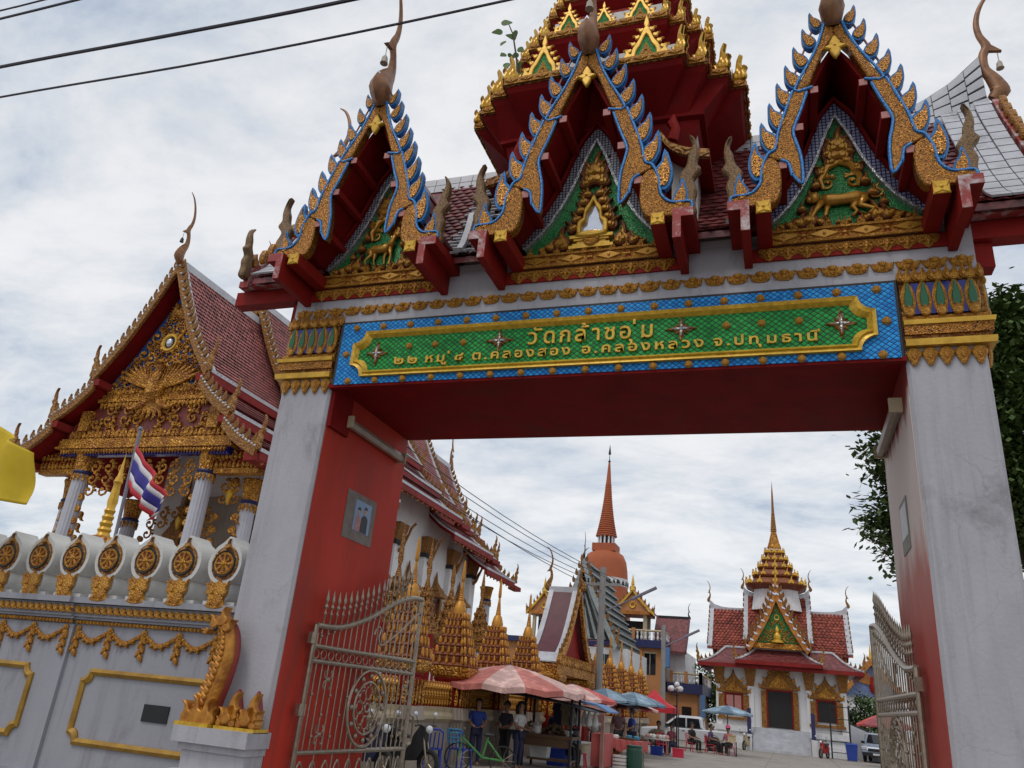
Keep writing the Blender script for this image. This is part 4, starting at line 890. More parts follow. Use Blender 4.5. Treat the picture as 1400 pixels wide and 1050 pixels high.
drum.prism(xf(TEAR, 0, .47, 1.52), 0, .34); cyl_y(drum, 0, .155, .15, .015, .34)
drum.box(-.10, .10, .02, .30, 0, .40); drum.box(-.22, .22, .04, .42, 0, .045)
drum = drum.mesh('scroll_block', 'white_weather', True)
for i in range(12):
    x = -6.21-i*.578
    if i: u = put(drum, 'scroll_block', wall, T(x, WY-.14, 2.36))
    else: u = put(drum, 'scroll_block', wall, T(x, WY-.14, 2.36))
    M = T(x, WY-.142, 2.83, 0, 1.33) @ Matrix.Rotation(random.uniform(-.35, .35), 4, 'Y') if 0 else T(x+random.uniform(-.008, .008), WY-.142, 2.83, 0, 1.22)
    for me in (rimo, ringb, disc, spoke): put(me, me.name.split('.')[0], u, M)
    put(tulip, 'lotus_bracket', u, T(x, WY-.135, 2.52, 0, 1.35))

# ================================================================ pedestal with naga
ped = thing('pedestal', 'white stepped pedestal standing at the foot of the gate pillar', 'pedestal', (-5.3, 7.2, 0))
for i, (d, z0, z1) in enumerate(((0, .97, 1.12), (-.06, .90, .97), (-.10, .72, .90), (-.03, .62, .72), (0.03, .45, .62), (.08, 0, .45))):
    MB().frus(-5.97-d, -5.06+d*.5, 7.12-d, 7.52-.001, z0, -5.97-d*(.9), -5.06+d*.5, 7.12-d*.9, 7.519, z1-.001).build('step', 'white_pillar', ped)
naga = thing('naga_sculpture', 'gold naga serpent rearing upright on the white pedestal', 'sculpture', (-5.5, 7.1, 1.12))
NS = T(.27, .22, .09)
AX = smooth([(-6.04, 1.04), (-6.03, 1.25), (-5.97, 1.50), (-5.93, 1.75), (-5.97, 1.95), (-6.07, 2.05), (-6.17, 2.03)], 4)
RR = [.125, .12, .115, .105, .095, .075, .04]
R = [lerp(RR[min(i//4, 6)], RR[min(i//4+1, 6)], (i % 4)/4) for i in range(len(AX))]
MB().tube([(x+.02, 7.13, z) for x, z in AX], [r*1.10 for r in R], 14, .55).build('back_ridge', mat('naga_red', (.26, .03, .02), .5), naga, NS, smooth=True)
MB().tube([(x, 7.09, z) for x, z in AX], R, 14, .62).build('body', 'naga_gold', naga, NS, smooth=True)
for i in range(2, 22):
    x, z = AX[min(i, len(AX)-1)]; r = R[min(i, len(R)-1)]
    for s in range(3):
        MB().prism(xf(LEAF, x+(s-1)*r*.62, z-.03, r*.78, .55+pi*.0-(s-1)*.15, 1.1), 7.09-r*.62-.02+abs(s-1)*.035, 7.09, .012).build('scale', 'naga_gold', naga, NS)
c = MB()
for u, v, s, r in ((.02, .02, .20, .1), (-.05, .0, .16, .4), (.07, -.03, .15, -.4), (-.13, -.05, .10, 1.2)): c.prism(xf(FLAME, -6.04+u, 2.0+v, s, r, 1 if r < .4 else -1), 7.0, 7.12, .010)
c.build('crest', 'naga_gold', naga, NS); MB().ball((-6.06, 6.985, 1.985), .022, 8, 5).build('eye', 'black', naga, NS)
c = MB()
for u, s, r in ((-.10, .24, .3), (-.02, .28, .05), (.06, .26, -.1), (.12, .20, -.3)): c.prism(xf(FLAME, -6.03+u, 1.05, s, r, 1 if u > 0 else -1), 6.95, 7.1, .012)
c.build('leaf_collar', 'naga_gold', naga, NS)
MB().box(-6.26, -5.84, 6.92, 7.30, 1.02, 1.065).build('base_plate', 'yellow_gold', naga, NS)
fb = thing('flame_strip', 'yellow base strip carrying two gold flame ornaments beside the naga', 'ornament', (-5.1, 7.1, 1.12))
MB().box(-5.82, -5.33, 6.98, 7.24, 1.022, 1.06).build('strip', 'yellow_gold', fb, NS)
for x in (-5.70, -5.46):
    c = MB(); c.prism(xf(LEAF, x, 1.055, .36, 0, .85), 7.09, 7.16, .03); f = c.build('flame', 'naga_red', fb, NS)
    for j, (u, v, s, r) in enumerate(((0, .0, .33, 0), (-.045, 0, .19, .25), (.045, 0, .19, -.25), (-.07, 0, .11, .4), (.07, 0, .11, -.4), (0, .02, .18, 0))):
        MB().prism(xf(FLAME, x+u, 1.06+v, s, r, 1 if u >= 0 else -1), 7.03-.012*j, 7.12, .010).build('flame_leaf', 'naga_gold', f, NS)

# ================================================================ open steel gate leaves
def leaf(name, label, hx, hy, fx, fy):
    L_ = hypot(fx-hx, fy-hy); a = atan2(fy-hy, fx-hx)
    g = thing(name, label, 'metal gate', (hx, hy, 0), a, 'open steel gate leaves'); M = W[g]
    B = lambda mb, nm, m='steel', sm=True, par=g: mb.build(nm, m, par, M, smooth=sm)
    top = smooth([(0, 2.24), (L_*.2, 2.27), (L_*.45, 2.45), (L_*.7, 2.72), (L_*.88, 2.84), (L_, 2.86)], 4)
    tz = lambda x: next((lerp(p[1], q[1], (x-p[0])/(q[0]-p[0])) for p, q in zip(top, top[1:]) if p[0] <= x <= q[0]), 2.86)
    B(MB().tube([(0, 0, .12), (0, 0, 2.25)], .030, 8), 'hinge_post'); B(MB().tube([(L_, 0, .12), (L_, 0, 2.87)], .030, 8), 'lock_post')
    B(MB().tube([(x, 0, z) for x, z in top], .034, 8), 'top_rail')
    for z in (2.02, 1.86, .92, .35): B(MB().tube([(0, 0, z), (L_, 0, z)], .026, 8), 'rail')
    n = 20; sp = MB(); sp.lathe([(.008, 0), (.010, .12), (.022, .14), (.010, .16), (.010, .19), (.026, .215), (.012, .245), (.008, .25), (.022, .30), (.0, .42)], 0, 0, 6); spm = sp.mesh('spear_head', 'steel', True)
    kn = MB().ball((0, 0, 0), .022, 8, 5).mesh('knob', 'steel', True)
    for i in range(1, n):
        x = L_*i/n
        B(MB().tube([(x, 0, 2.02), (x, 0, tz(x))], .0085, 5), 'bar'); lo = MB().tube([(x, 0, .35), (x, 0, .92)], .0085, 5) if i % 3 == 0 else None
        if lo: B(lo, 'bar')
        cx, R0 = L_*.55, .44; dx = abs(x-cx)
        if dx < R0:
            h = sqrt(R0*R0-dx*dx); B(MB().tube([(x, 0, .92), (x, 0, 1.40-h)], .0085, 5), 'bar') if 1.40-h > .96 else None
            if 1.40+h < 1.84: B(MB().tube([(x, 0, 1.40+h), (x, 0, 1.86)], .0085, 5), 'bar')
        else: B(MB().tube([(x, 0, .92), (x, 0, 1.86)], .0085, 5), 'bar')
        if x < L_*.86: put(spm, 'spear', g, M @ T(x, 0, tz(x)))
        put(kn, 'knob', g, M @ T(x, 0, 2.10+.035*i)); 
        if dx > R0: put(kn, 'knob', g, M @ T(x, 0, 1.30+.25*sin(i*2.1)))
    for i in range(16): B(MB().torus((L_*(i+.5)/16, 0, 1.94), .052, .007, 14, 5), 'ring')
    c = MB(); c.torus((L_*.55, 0, 1.40), .44, .020, 36, 6); c.torus((L_*.55, 0, 1.40), .30, .016, 30, 6); med = B(c, 'medallion')
    med2 = MB()
    for k in range(8):
        q = k*pi/4; med2.torus((L_*.55+.17*cos(q), 0, 1.40+.17*sin(q)), .075, .009, 14, 4)
    med2.torus((L_*.55, 0, 1.40), .05, .014, 12, 5); B(med2, 'medallion_flower', par=med)
    for k in range(12): q = k*pi/6; put(kn, 'knob', med, M @ T(L_*.55+.37*cos(q), 0, 1.40+.37*sin(q), 0, 1.5)); put(kn, 'knob', med, M @ T(L_*.55+.265*cos(q), 0, 1.40+.265*sin(q), 0, .9))
    for x in (L_*.16, L_*.93):
        for z in (1.68, 1.10):
            c = MB()
            for s in (1, -1):
                for s2 in (1, -1): c.tube([(x+s*.02, 0, z), (x+s*.07, 0, z+s2*.03), (x+s*.085, 0, z+s2*.085), (x+s*.055, 0, z+s2*.10), (x+s*.05, 0, z+s2*.07)], .009, 5)
            B(c, 'scroll'); put(kn, 'knob', g, M @ T(x, 0, z, 0, 1.3))
    c = MB().tube(smooth([(L_*.50, -.03, 2.26), (L_*.52, -.03, 2.36), (L_*.56, -.03, 2.34), (L_*.55, -.03, 2.22), (L_*.60, -.03, 2.16), (L_*.80, -.03, 2.42), (L_*.95, -.03, 2.66), (L_*.985, -.03, 2.64)], 4), .012, 6); B(c, 'sweep_scroll')
    for i in range(10): B(MB().torus((L_*(i+.5)/10, 0, .66), .085, .010, 16, 5, Matrix.Diagonal((.75, 1, 1.9, 1))), 'oval'); put(kn, 'knob', g, M @ T(L_*(i+.5)/10, 0, .66, 0, 1.6))
    B(MB().tube(smooth([(L_, -.03, 1.34), (L_+.10, -.03, 1.32), (L_+.12, -.03, 1.24), (L_+.12, -.03, 1.06), (L_+.09, -.03, .98), (L_, -.03, .97)], 3), .016, 7), 'handle')
    for z in (2.10, 1.35): B(MB().box(-.09, .03, -.025, .025, z-.06, z+.06), 'hinge', sm=False)
leaf('metal_gate', 'open steel gate leaf with spear tops against the red pillar face', -5.04, 7.98, -4.92, 10.42)
leaf('metal_gate', 'open steel gate leaf with spear tops beside the worn pale pillar face', 1.12, 8.32, 1.00, 10.76)

# ================================================================ overhead cables
def cable(label, pts, r):
    tag(MB().tube(smooth(pts, 6), r, 5).build('power_cable', 'cable_black'), label, 'cable', 'cables over the road')
def sag(a, b, s, n=5): return [tuple(lerp(p, q, i/n)-(s*4*(i/n)*(1-i/n) if k == 2 else 0) for k, (p, q) in enumerate(zip(a, b))) for i in range(n+1)]
cable('thin cable lowest of those crossing over the gate', [(-14, 5, 8.22), (-9.02, 5, 8.05), (-5.64, 5, 7.88), (-2.3, 5, 7.84), (1.5, 5, 7.95), (9, 5, 8.4)], .013)
cable('thick twin cable crossing above the thin one', [(-14, 5, 8.78), (-9.27, 5, 8.60), (-6.31, 5, 8.44), (-3.93, 5, 8.34), (0, 5, 8.3), (9, 5, 8.6)], .021)
cable('thin cable running highest above the road', [(-14, 5, 9.85), (-9.79, 5, 9.72), (-8.98, 5, 9.70), (-3, 5, 9.6), (9, 5, 9.9)], .012)
cable('medium cable just under the highest one', [(-14, 5, 9.66), (-9.71, 5, 9.55), (-8.34, 5, 9.52), (-3, 5, 9.42), (9, 5, 9.7)], .016)

# ================================================================ flags
def cloth(name, label, P00, P10, P01, P11, amp, m_rows, par, nx=18, ny=12, fold=2.5):
    """P00..P11 corners (hoist top, fly top, hoist bottom, fly bottom); rows of colours share one cloth"""
    P = [Vector(p) for p in (P00, P10, P01, P11)]
    def pt(u, v):
        p = P[0]*(1-u)*(1-v)+P[1]*u*(1-v)+P[2]*(1-u)*v+P[3]*u*v
        w = amp*u*sin(fold*2*pi*u+1.3*v)+amp*.5*u*sin(5*u+4*v); return (p.x+w*.25, p.y+w, p.z-.12*amp*u*cos(9*u))
    for (v0, v1, m) in m_rows:
        mb = MB(); k = max(2, int(ny*(v1-v0))); vs = []
        for j in range(k+1):
            for i in range(nx+1): vs.append(pt(i/nx, lerp(v0, v1, j/k)))
        mb.add(vs, [(j*(nx+1)+i, j*(nx+1)+i+1, (j+1)*(nx+1)+i+1, (j+1)*(nx+1)+i) for j in range(k) for i in range(nx)])
        o = mb.build(name, m, par, smooth=2); md = o.modifiers.new('s', 'SOLIDIFY'); md.thickness = .006
for n, c in (('flag_red', (.55, .03, .04)), ('flag_white', (.75, .73, .75)), ('flag_blue', (.045, .035, .28)), ('flag_yellow', (.72, .50, .02))): mat(n, c, .7, var=.12, scale=5)
fl = thing('national_flag', 'red, white and blue striped flag hanging from a slanted grey pole', 'flag', (-12.45, 12, 2.4))
MB().tube([(-12.40, 12, 2.2), (-12.5, 12, 3.79), (-12.64, 12, 6.18)], .035, 8).build('pole', mat('pole_grey', (.22, .21, .26), .5, .3), fl, smooth=True)
MB().ball((-12.645, 12, 6.22), .055, 8, 5).build('pole_cap', 'pole_grey', fl)
cloth('stripe', '', (-12.59, 11.97, 5.85), (-11.42, 11.95, 4.75), (-12.52, 11.97, 4.98), (-11.62, 11.9, 4.22), .13, [(0, 1/6, 'flag_red'), (1/6, 2/6, 'flag_white'), (2/6, 4/6, 'flag_blue'), (4/6, 5/6, 'flag_white'), (5/6, 1, 'flag_red')], fl)
fy = thing('yellow_flag', 'plain yellow flag waving beside the boundary wall', 'flag', (-10.6, 7, 0))
MB().tube([(-10.62, 7, 0), (-10.66, 7, 5.0)], .025, 8).build('pole', 'pole_grey', fy, smooth=True)
cloth('cloth', '', (-10.65, 7, 4.95), (-9.02, 6.95, 4.02), (-10.62, 7, 3.55), (-8.92, 6.95, 3.36), .11, [(0, 1, 'flag_yellow')], fy, 30, 20, 3.2)

# ================================================================ ordination hall on the left
XC = -20.75
hall = thing('ordination_hall', 'large white temple hall with red tiered roofs and gold gables', 'temple hall', (XC, 32, 0))
mb = MB()
for d, z0, z1 in ((5.6, 0, .5), (5.4, .5, .9), (5.2, .9, 1.9), (5.35, 1.9, 2.2), (5.1, 2.2, 2.6)): mb.box(XC-d, XC+d, 19.4+5.6-d, 46+d-5.6, z0, z1-.001)
mb.build('base', 'white_clean', hall)
wl = MB().box(XC-3.75, XC+3.75, 25.3, 42.2, 2.6, 10.4).build('wall', 'white_clean', hall)
MB().box(XC-2.6, XC+2.6, 25.22, 25.299, 2.6, 8.2).build('porch_wall', 'beige_wall', wl)
TA = smooth([(0, 0), (.75, -1.62), (1.6, -3.15), (2.55, -4.45)], 4); TB = smooth([(2.35, -4.72), (3.05, -5.42), (3.90, -6.0)], 4); TCc = smooth([(3.72, -6.28), (4.4, -6.85), (5.25, -7.32)], 4)
tl = MB().add([(-.10, 0, .13), (.10, 0, .13), (.10, -.01, -.02), (0, -.05, -.17), (-.10, -.01, -.02)], [(0, 4, 3, 2, 1)])
secs = [(19.35, 25.2, 15.55), (24.1, 29.4, 16.4), (28.4, 36.4, 17.3), (35.4, 41.4, 16.4), (40.4, 45.6, 15.55)]
for si, (y0, y1, za) in enumerate(secs):
    rf = node('roof', hall, (XC, y0, za))
    for s in (1, -1):
        for ti, tier in enumerate((TA, TB, TCc)):
            P = [(XC+s*u, za+v) for u, v in tier]
            yy0, yy1 = y0+.12+ti*.0, y1-.12
            MB().prism(P+[(x, z-.16) for x, z in P[::-1]], yy0, yy1).build('roof_slope', 'red_soffit', rf)
            if s == 1:
                Lr = sum(hypot(b[0]-a[0], b[1]-a[1]) for a, b in zip(tier, tier[1:])); nr = int(Lr/.20); mb = MB()
                for j in range(nr):
                    t = (j+.5)/nr; u, v = pl(tier, t); u2, v2 = pl(tier, min(1, t+.05)); a = atan2(v-v2, u2-u)
                    nc = int((yy1-yy0-.5)/.205)
                    for i in range(nc):
                        y = yy0+.25+(i+.5*(j % 2)+.3)*.205
                        mb.M = Matrix.Translation((XC+u+.03*sin(a), y, za+v+.03*cos(a)+.02)) @ Matrix.Rotation(pi/2, 4, 'Z') @ Matrix.Rotation(-(pi/2-a)-.06, 4, 'X'); mb.add(tl.v, tl.f)
                mb.M = None; stuff(mb.build('roof_tiles', 'roof_tile_pink', rf))
                # white borders along eave and verge, red fascia with gold drops
                e = tier[-1]; MB().box(XC+e[0]-.10, XC+e[0]+.06, yy0, yy1, za+e[1]-.03, za+e[1]+.09).build('eave_border', 'white_tile', rf)
                MB().box(XC+e[0]-.13, XC+e[0]+.045, yy0+.02, yy1-.02, za+e[1]-.30, za+e[1]-.035).build('eave_fascia', 'red_fascia', rf)
                if ti == 2:
                    mb = MB()
                    for i in range(int((yy1-yy0)/.55)): mb.ball((XC+e[0]-.02, yy0+.3+i*.55, za+e[1]-.36), .06, 6, 4); 
                    stuff(mb.build('eave_drops', 'gold_far', rf))
                for ye, dd in ((yy0, 1), (yy1, -1)):
                    a_ = [(x+.03, z+.07) for x, z in P]; MB().prism(a_+[(x, z-.10) for x, z in a_[::-1]], min(ye, ye+dd*.30), max(ye, ye+dd*.30)).build('verge_border', 'white_tile', rf)
    MB().box(XC-.14, XC+.14, y0+.2, y1-.2, za-.12, za+.16).build('ridge', 'white_tile', rf)
    # bargeboards with fins at both ends
    finf = MB().prism(xf(FIN, 0, 0, 1, -.2), -.12, .12, .06).mesh('fin', 'gold_dull'); hangf = MB().prism(xf(HANG, -1.05, 0, 1), -.05, .05, .02).mesh('naga_finial', 'gold_dull')
    for ye, dd in (((y0, 1),) if si < 3 else ())+(((y1, -1),) if si > 1 else ()):
        for s in (1, -1):
            for ti, tier in enumerate((TA, TB, TCc)):
                P = [(XC+s*u, za+v+.10) for u, v in tier]; Q = [(XC+s*u*1.0-s*.05, za+v-.26) for u, v in tier]
                if ti == 0: Q[0] = (XC, za-.42); P[0] = (XC, za+.18)
                MB().prism(P+Q[::-1], ye-.05, ye+.07, .02).build('bargeboard', 'gold_dull', rf)
                m2 = MB()
                for i in range(13): u, v = pl(tier, (i+.5)/13); m2.ball((XC+s*u, ye-.05, za+v+.07), .045, 6, 4)
                stuff(m2.build('mirror_dots', 'silver_mosaic', rf))
                nf = (15, 6, 5)[ti]
                for i in range(nf):
                    u, v = pl(tier, (i+.8)/(nf+.6)); put(finf, 'fin', rf, Matrix.Translation((XC+s*(u+.02), ye+.01, za+v+.08)) @ Matrix.Diagonal((s*.32, .32, .36, 1)))
                e = tier[-1]; put(hangf, 'naga_finial', rf, Matrix.Translation((XC+s*(e[0]+.02), ye+.01, za+e[1]-.02)) @ Matrix.Diagonal((s*1.15, 1, 1.25 if ti else 1.35, 1)))
                MB().box(min(XC+s*(e[0]-.42), XC+s*(e[0]+.02)), max(XC+s*(e[0]-.42), XC+s*(e[0]+.02)), ye-.02, ye+1.2, za+e[1]-.36, za+e[1]-.12).build('purlin', 'red_fascia', rf)
        c = MB(); bl = MB(); chofa(c, T(XC, ye+.02, za+.05, 0 if dd == 1 else pi, 1.55), 1.0, bl); c.build('horn_finial', 'horn', rf, smooth=True); bl.build('bell', 'dark_iron', rf)

# -- front pediment
mat('hall_red', (.20, .03, .02), .5, var=.5, scale=3); mat('hall_blue', (.015, .10, .34), .4, .1, var=.6, scale=6)
pd = node('front_pediment', hall, (XC, 20.3, 9)); PY = 20.0; ZA = 15.55
trip = [(0, -.75), (.62, -1.95), (1.45, -3.35), (2.32, -4.62), (2.32, -5.25)]
MB().prism([(XC+u, ZA+v) for u, v in trip]+[(XC-u, ZA+v) for u, v in trip[::-1][:-1]], PY, PY+.2).build('panel', 'hall_blue', pd)
MB().prism([(XC-3.6, 8.75), (XC+3.6, 8.75), (XC+3.6, 9.35), (XC+2.3, 10.32), (XC-2.3, 10.32), (XC-3.6, 9.35)], PY+.02, PY+.22).build('panel', 'hall_red', pd)
rnd = random.Random(5)
def inside(x, z):
    u, v = abs(x-XC), z-ZA
    if v > -1.1 or v < -5.1: return False
    for a, b in zip(trip, trip[1:]):
        if b[1] <= v <= a[1]: return u < lerp(a[0], b[0], (v-a[1])/(b[1]-a[1]))-.08
    return False
done = []
for k in range(5000):
    x, z, r = XC+rnd.uniform(0, 2.35), ZA+rnd.uniform(-5.0, -1.2), rnd.choice((.30, .24, .18, .14, .12))
    if not inside(x+r*.55, z+r*.5) or x < XC+r*.8: continue
    if hypot(x-XC, z-12.55) < .45+r*.6: continue
    if any(hypot(x-a, z-b) < .66*(r+c_) for a, b, c_ in done): continue
    done.append((x, z, r))
for x, z, r in done:
    for s in (1, -1): scroll(MB(), XC+s*(x-XC), z, r, PY-.03, .10, 1.3, pi/2-s*rnd.uniform(-.8, .8), s, 12).build('scroll_carving', 'gold_far', pd, smooth=True)
for s in (1, -1):
    for v in range(5): MB().prism(xf(FLAME, XC+s*.10, ZA-1.9+.0-v*.02, .55-.06*v, -s*(.1+.25*v), s), PY-.12, PY, .04).build('flame_carving', 'gold_far', pd)
    for i in range(5):
        x = XC+s*(.75+i*.62); z = 9.35
        if i < 5:
            for zz_ in ((9.15, 9.62, 10.02) if i < 3 else (9.12, 9.5)): scroll(MB(), x-s*.2+s*rnd.uniform(-.1, .1), zz_, .25, PY-.02, .10, 1.3, pi/2+rnd.uniform(-1, 1), s, 12).build('scroll_carving', 'gold_far', pd, smooth=True)
MB().torus((XC+.0, PY-.08, 12.55), .30, .07, 18, 6).build('sun_ring', 'gold_bright', pd)
for k in range(12): a = k*pi/6; MB().prism(xf(FLAME, XC+.30*cos(a), 12.55+.30*sin(a), .26, a-pi/2), PY-.10, PY, .03).build('sun_flame', 'gold_far', pd)
MB().ball((XC, PY-.10, 12.55), .17, 12, 8, (.85, .6, 1)).build('mirror_boss', 'mirror_white', pd, smooth=True)
# cornices with rows of pointed leaves
def leafrow(x0, x1, y, z, s, nm, par, m='gold_far', down=False):
    n = max(2, int((x1-x0)/(s*.62))); mb = MB()
    for i in range(n): mb.prism(xf(LEAF, x0+(i+.5)*(x1-x0)/n, z, s, pi if down else 0, .95), y-.06, y, .03)
    stuff(mb.build(nm, m, par))
for w, z0, z1, y in ((2.55, 10.30, 10.42, .10), (2.45, 10.42, 10.60, .05), (3.75, 8.62, 8.86, .12), (3.85, 8.55, 8.615, .16), (3.7, 8.865, 8.92, .10)):
    MB().box(XC-w, XC+w, PY-y, PY+.3, z0, z1-.001).build('cornice', 'gold_far', pd)
leafrow(XC-2.3, XC+2.3, PY-.02, 10.60, .26, 'leaf_row', pd); leafrow(XC-2.4, XC+2.4, PY-.06, 10.28, .26, 'leaf_row', pd, down=True); leafrow(XC-3.4, XC+3.4, PY-.06, 8.92, .30, 'leaf_row', pd); leafrow(XC-3.6, XC+3.6, PY-.08, 8.54, .20, 'leaf_row', pd, down=True)
MB().box(XC-3.65, XC+3.65, PY+.0, PY+.25, 8.32, 8.55).build('frieze', 'deep_blue', pd)
for s in (1, -1):   # side aisles, lower
    a, b = sorted((XC+s*3.0, XC+s*4.75)); MB().box(a, b, PY+.25, PY+.6, 7.72, 7.90).build('cornice', 'gold_far', pd); MB().box(a, b-.0, PY+.32, PY+.55, 7.90, 8.55).build('panel', 'red_paint', pd)
    leafrow(a, b, PY+.25, 7.90, .26, 'leaf_row', pd); leafrow(a, b, PY+.25, 8.2, .26, 'leaf_row', pd)
    for i in range(3): scroll(MB(), XC+s*(3.25+.5*i), 8.28, .19, PY+.28, .08, 1.2, pi/2, s, 10).build('scroll_carving', 'gold_far', pd, smooth=True)
    MB().box(min(XC+s*2.6, XC+s*3.05), max(XC+s*2.6, XC+s*3.05), PY-.16, PY+.3, 9.2, 9.95).build('pilaster_cap', 'gold_far', pd)
# the great bird in front of the gable
bird = node('bird_carving', hall, (XC, 20, 10.6))
MB().tube([(XC+.05, 20.0, 10.25), (XC, 19.85, 10.55), (XC-.05, 19.8, 10.95), (XC-.02, 19.85, 11.35)], [.20, .34, .26, .14], 10).build('body', 'gold_far', bird, smooth=True)
MB().tube([(XC-.02, 19.85, 11.35), (XC+.02, 19.8, 11.62), (XC+.0, 19.72, 11.72), (XC, 19.55, 11.66)], [.13, .15, .12, .03], 8).build('head', 'gold_far', bird, smooth=True)
for s in (1, -1):
    for i in range(9):
        a = radians(18+i*9.0); ln = 1.75-.09*i; x0, z0 = XC+s*.18, 10.75-.05*i
        MB().prism(smooth([(x0, z0-.05), (x0+s*ln*.5*cos(a), z0+ln*.5*sin(a)-.12), (x0+s*ln*cos(a), z0+ln*sin(a)), (x0+s*ln*.5*cos(a)-s*.02, z0+ln*.5*sin(a)+.10), (x0, z0+.08)], 3, True), 19.82-.015*i, 19.90-.015*i, .02).build('feather', 'gold_far', bird)
    MB().tube([(XC+s*.15, 19.9, 10.35), (XC+s*.45, 19.8, 10.05), (XC+s*.85, 19.75, 9.95), (XC+s*1.15, 19.8, 10.12)], [.12, .09, .07, .03], 7).build('tail', 'gold_far', bird, smooth=True)
for i in range(5): MB().prism(xf(FLAME, XC+(i-2)*.13, 10.3, .75, pi+(i-2)*.22), 19.84, 19.92, .03).build('tail_feather', 'gold_far', bird)

# -- columns with lotus capitals
def fluted(r, n=16): return [(r*(1 if i % 2 == 0 else .945)*cos(pi*i/n), r*(1 if i % 2 == 0 else .945)*sin(pi*i/n)) for i in range(2*n)]
FL = fluted(1.0)
def column(x, y, z0, z1, r):
    c = node('column', hall, (x, y, z0))
    MB().lathe([(r*1.06, z0), (r*.92, z1-.85)], x, y, poly=FL).build('shaft', 'column_white', c)
    MB().lathe([(r*1.0, z1-.85), (r*1.14, z1-.79), (r*1.0, z1-.73)], x, y, n=16).build('neck_ring', 'navy_paint', c)
    MB().lathe([(r*.96, z1-.73), (r*1.02, z1-.55), (r*1.2, z1-.22), (r*1.4, z1-.06), (r*1.3, z1)], x, y, poly=FL).build('capital', 'gold_far', c)
    mb = MB()
    for k in range(12): a = k*pi/6; mb.M = T(x+r*.98*cos(a), y+r*.98*sin(a), z1-.86, a+pi/2); mb.prism(xf(LEAF, 0, 0, .28, pi, .7), -.05, .0, .02)
    mb.M = None; stuff(mb.build('neck_leaves', 'gold_far', c))
for x in (-2.7, 2.7): column(XC+x, 20.3, 2.6, 8.55, .285)
for x in (-3.95, 3.95): column(XC+x, 21.2, 2.6, 7.75, .265)
for x in (-3.95, 3.95): column(XC+x, 24.2, 2.6, 7.75, .30)
for x in (-3.95, 3.95): column(XC+x, 44.3, 2.6, 7.75, .30)
# scrollwork valances between the columns, and drops along the shafts
def valance(x0, x1, y, z, depth, nm='valance'):
    v = node(nm, hall, ((x0+x1)/2, y, z)); n = max(3, int((x1-x0)/.55)); c = (x0+x1)/2
    for i in range(n):
        x = lerp(x0, x1, (i+.5)/n); t = abs(x-c)/((x1-x0)/2); s = 1 if x > c else -1
        for j in range(1+int(1.01*t*depth)):
            scroll(MB(), x, z-.25-.42*j, .235, y, .09, 1.3, pi/2, s, 11).build('scroll_carving', 'gold_far', v, smooth=True)
    for s, x in ((1, x0), (-1, x1)):
        mb = MB()
        for j in range(9): mb.prism(xf(FLAME, x+s*.05, z-1.2-.42*j, .42, s*2.6, s), y-.04, y+.05, .02)
        stuff(mb.build('edge_flames', 'gold_far', v))
    MB().prism(xf(LEAF, c, z-.35, .55, pi, .8), y-.08, y+.05, .04).build('pendant', 'gold_bright', v)
valance(XC-2.4, XC+2.4, 20.25, 8.2, 3.2); valance(XC-3.72, XC-2.95, 20.9, 7.7, 2.5); valance(XC+2.95, XC+3.72, 20.9, 7.7, 2.5)
valance(XC-3.6, XC-.2, 24.6, 7.6, 3.0)
# door with a tall crown frame inside the porch
for x in (XC+1.1, XC-2.2):
    d = node('door', hall, (x, 25.2, 2.6)); MB().box(x-.55, x+.55, 25.14, 25.21, 2.6, 5.4).build('door_leaf', 'dark_iron', d)
    for s in (1, -1): MB().box(min(x+s*.56, x+s*.9), max(x+s*.56, x+s*.9), 25.05, 25.21, 2.6, 5.5).build('jamb', 'gold_dull', d)
    MB().lathe([(1.25, 5.5), (1.1, 5.7), (.85, 5.95), (.9, 6.05), (.6, 6.4), (.62, 6.5), (.4, 6.9), (.42, 7.0), (.2, 7.4), (.08, 7.9), (.02, 9.0)], x, 25.1, 4, pi/4).build('crown', 'gold_dull', d)
# -- side wall: pilasters, windows, eave brackets
for i, y in enumerate((25.6, 28.9, 32.2, 35.5, 38.8, 41.8)):
    p = node('pilaster', hall, (XC+3.75, y, 2.6)); x = XC+3.751
    MB().box(x, x+.26, y-.38, y+.38, 2.6, 8.0).build('shaft', 'white_clean', p); MB().frus(x, x+.28, y-.40, y+.40, 8.0, x, x+.45, y-.5, y+.5, 8.8).build('capital', 'gold_dull', p)
    MB().box(x, x+.34, y-.45, y+.45, 7.80, 7.999).build('neck', 'dark_iron', p)
    c = MB().tube(smooth([(x+.25, y, 7.5), (x+.45, y, 7.7), (x+.55, y, 8.0), (x+.7, y, 8.3), (x+.8, y, 8.6), (x+1.0, y, 8.8)], 3), [.04]+[.09]*7+[.07]*8, 6); p2 = c.build('eave_bracket', 'gold_dull', p, smooth=True)
for y in (27.25, 30.55, 33.85, 37.15, 40.3):
    w = node('window', hall, (XC+3.75, y, 3.8)); x = XC+3.752
    MB().box(x, x+.08, y-.55, y+.55, 3.9, 6.0).build('shutter', 'roof_tile_maroon', w)
    for s in (1, -1): MB().box(x, x+.20, min(y+s*.56, y+s*.8), max(y+s*.56, y+s*.8), 3.7, 6.1).build('jamb', 'gold_dull', w)
    MB().lathe([(.85, 6.1), (.75, 6.25), (.5, 6.4), (.52, 6.46), (.3, 6.65), (.12, 6.9), (.02, 7.4)], x+.1, y, 4, pi/4).build('crown', 'gold_dull', w)
    MB().box(x, x+.30, y-.9, y+.9, 3.4, 3.69).build('sill', 'gold_far', w)

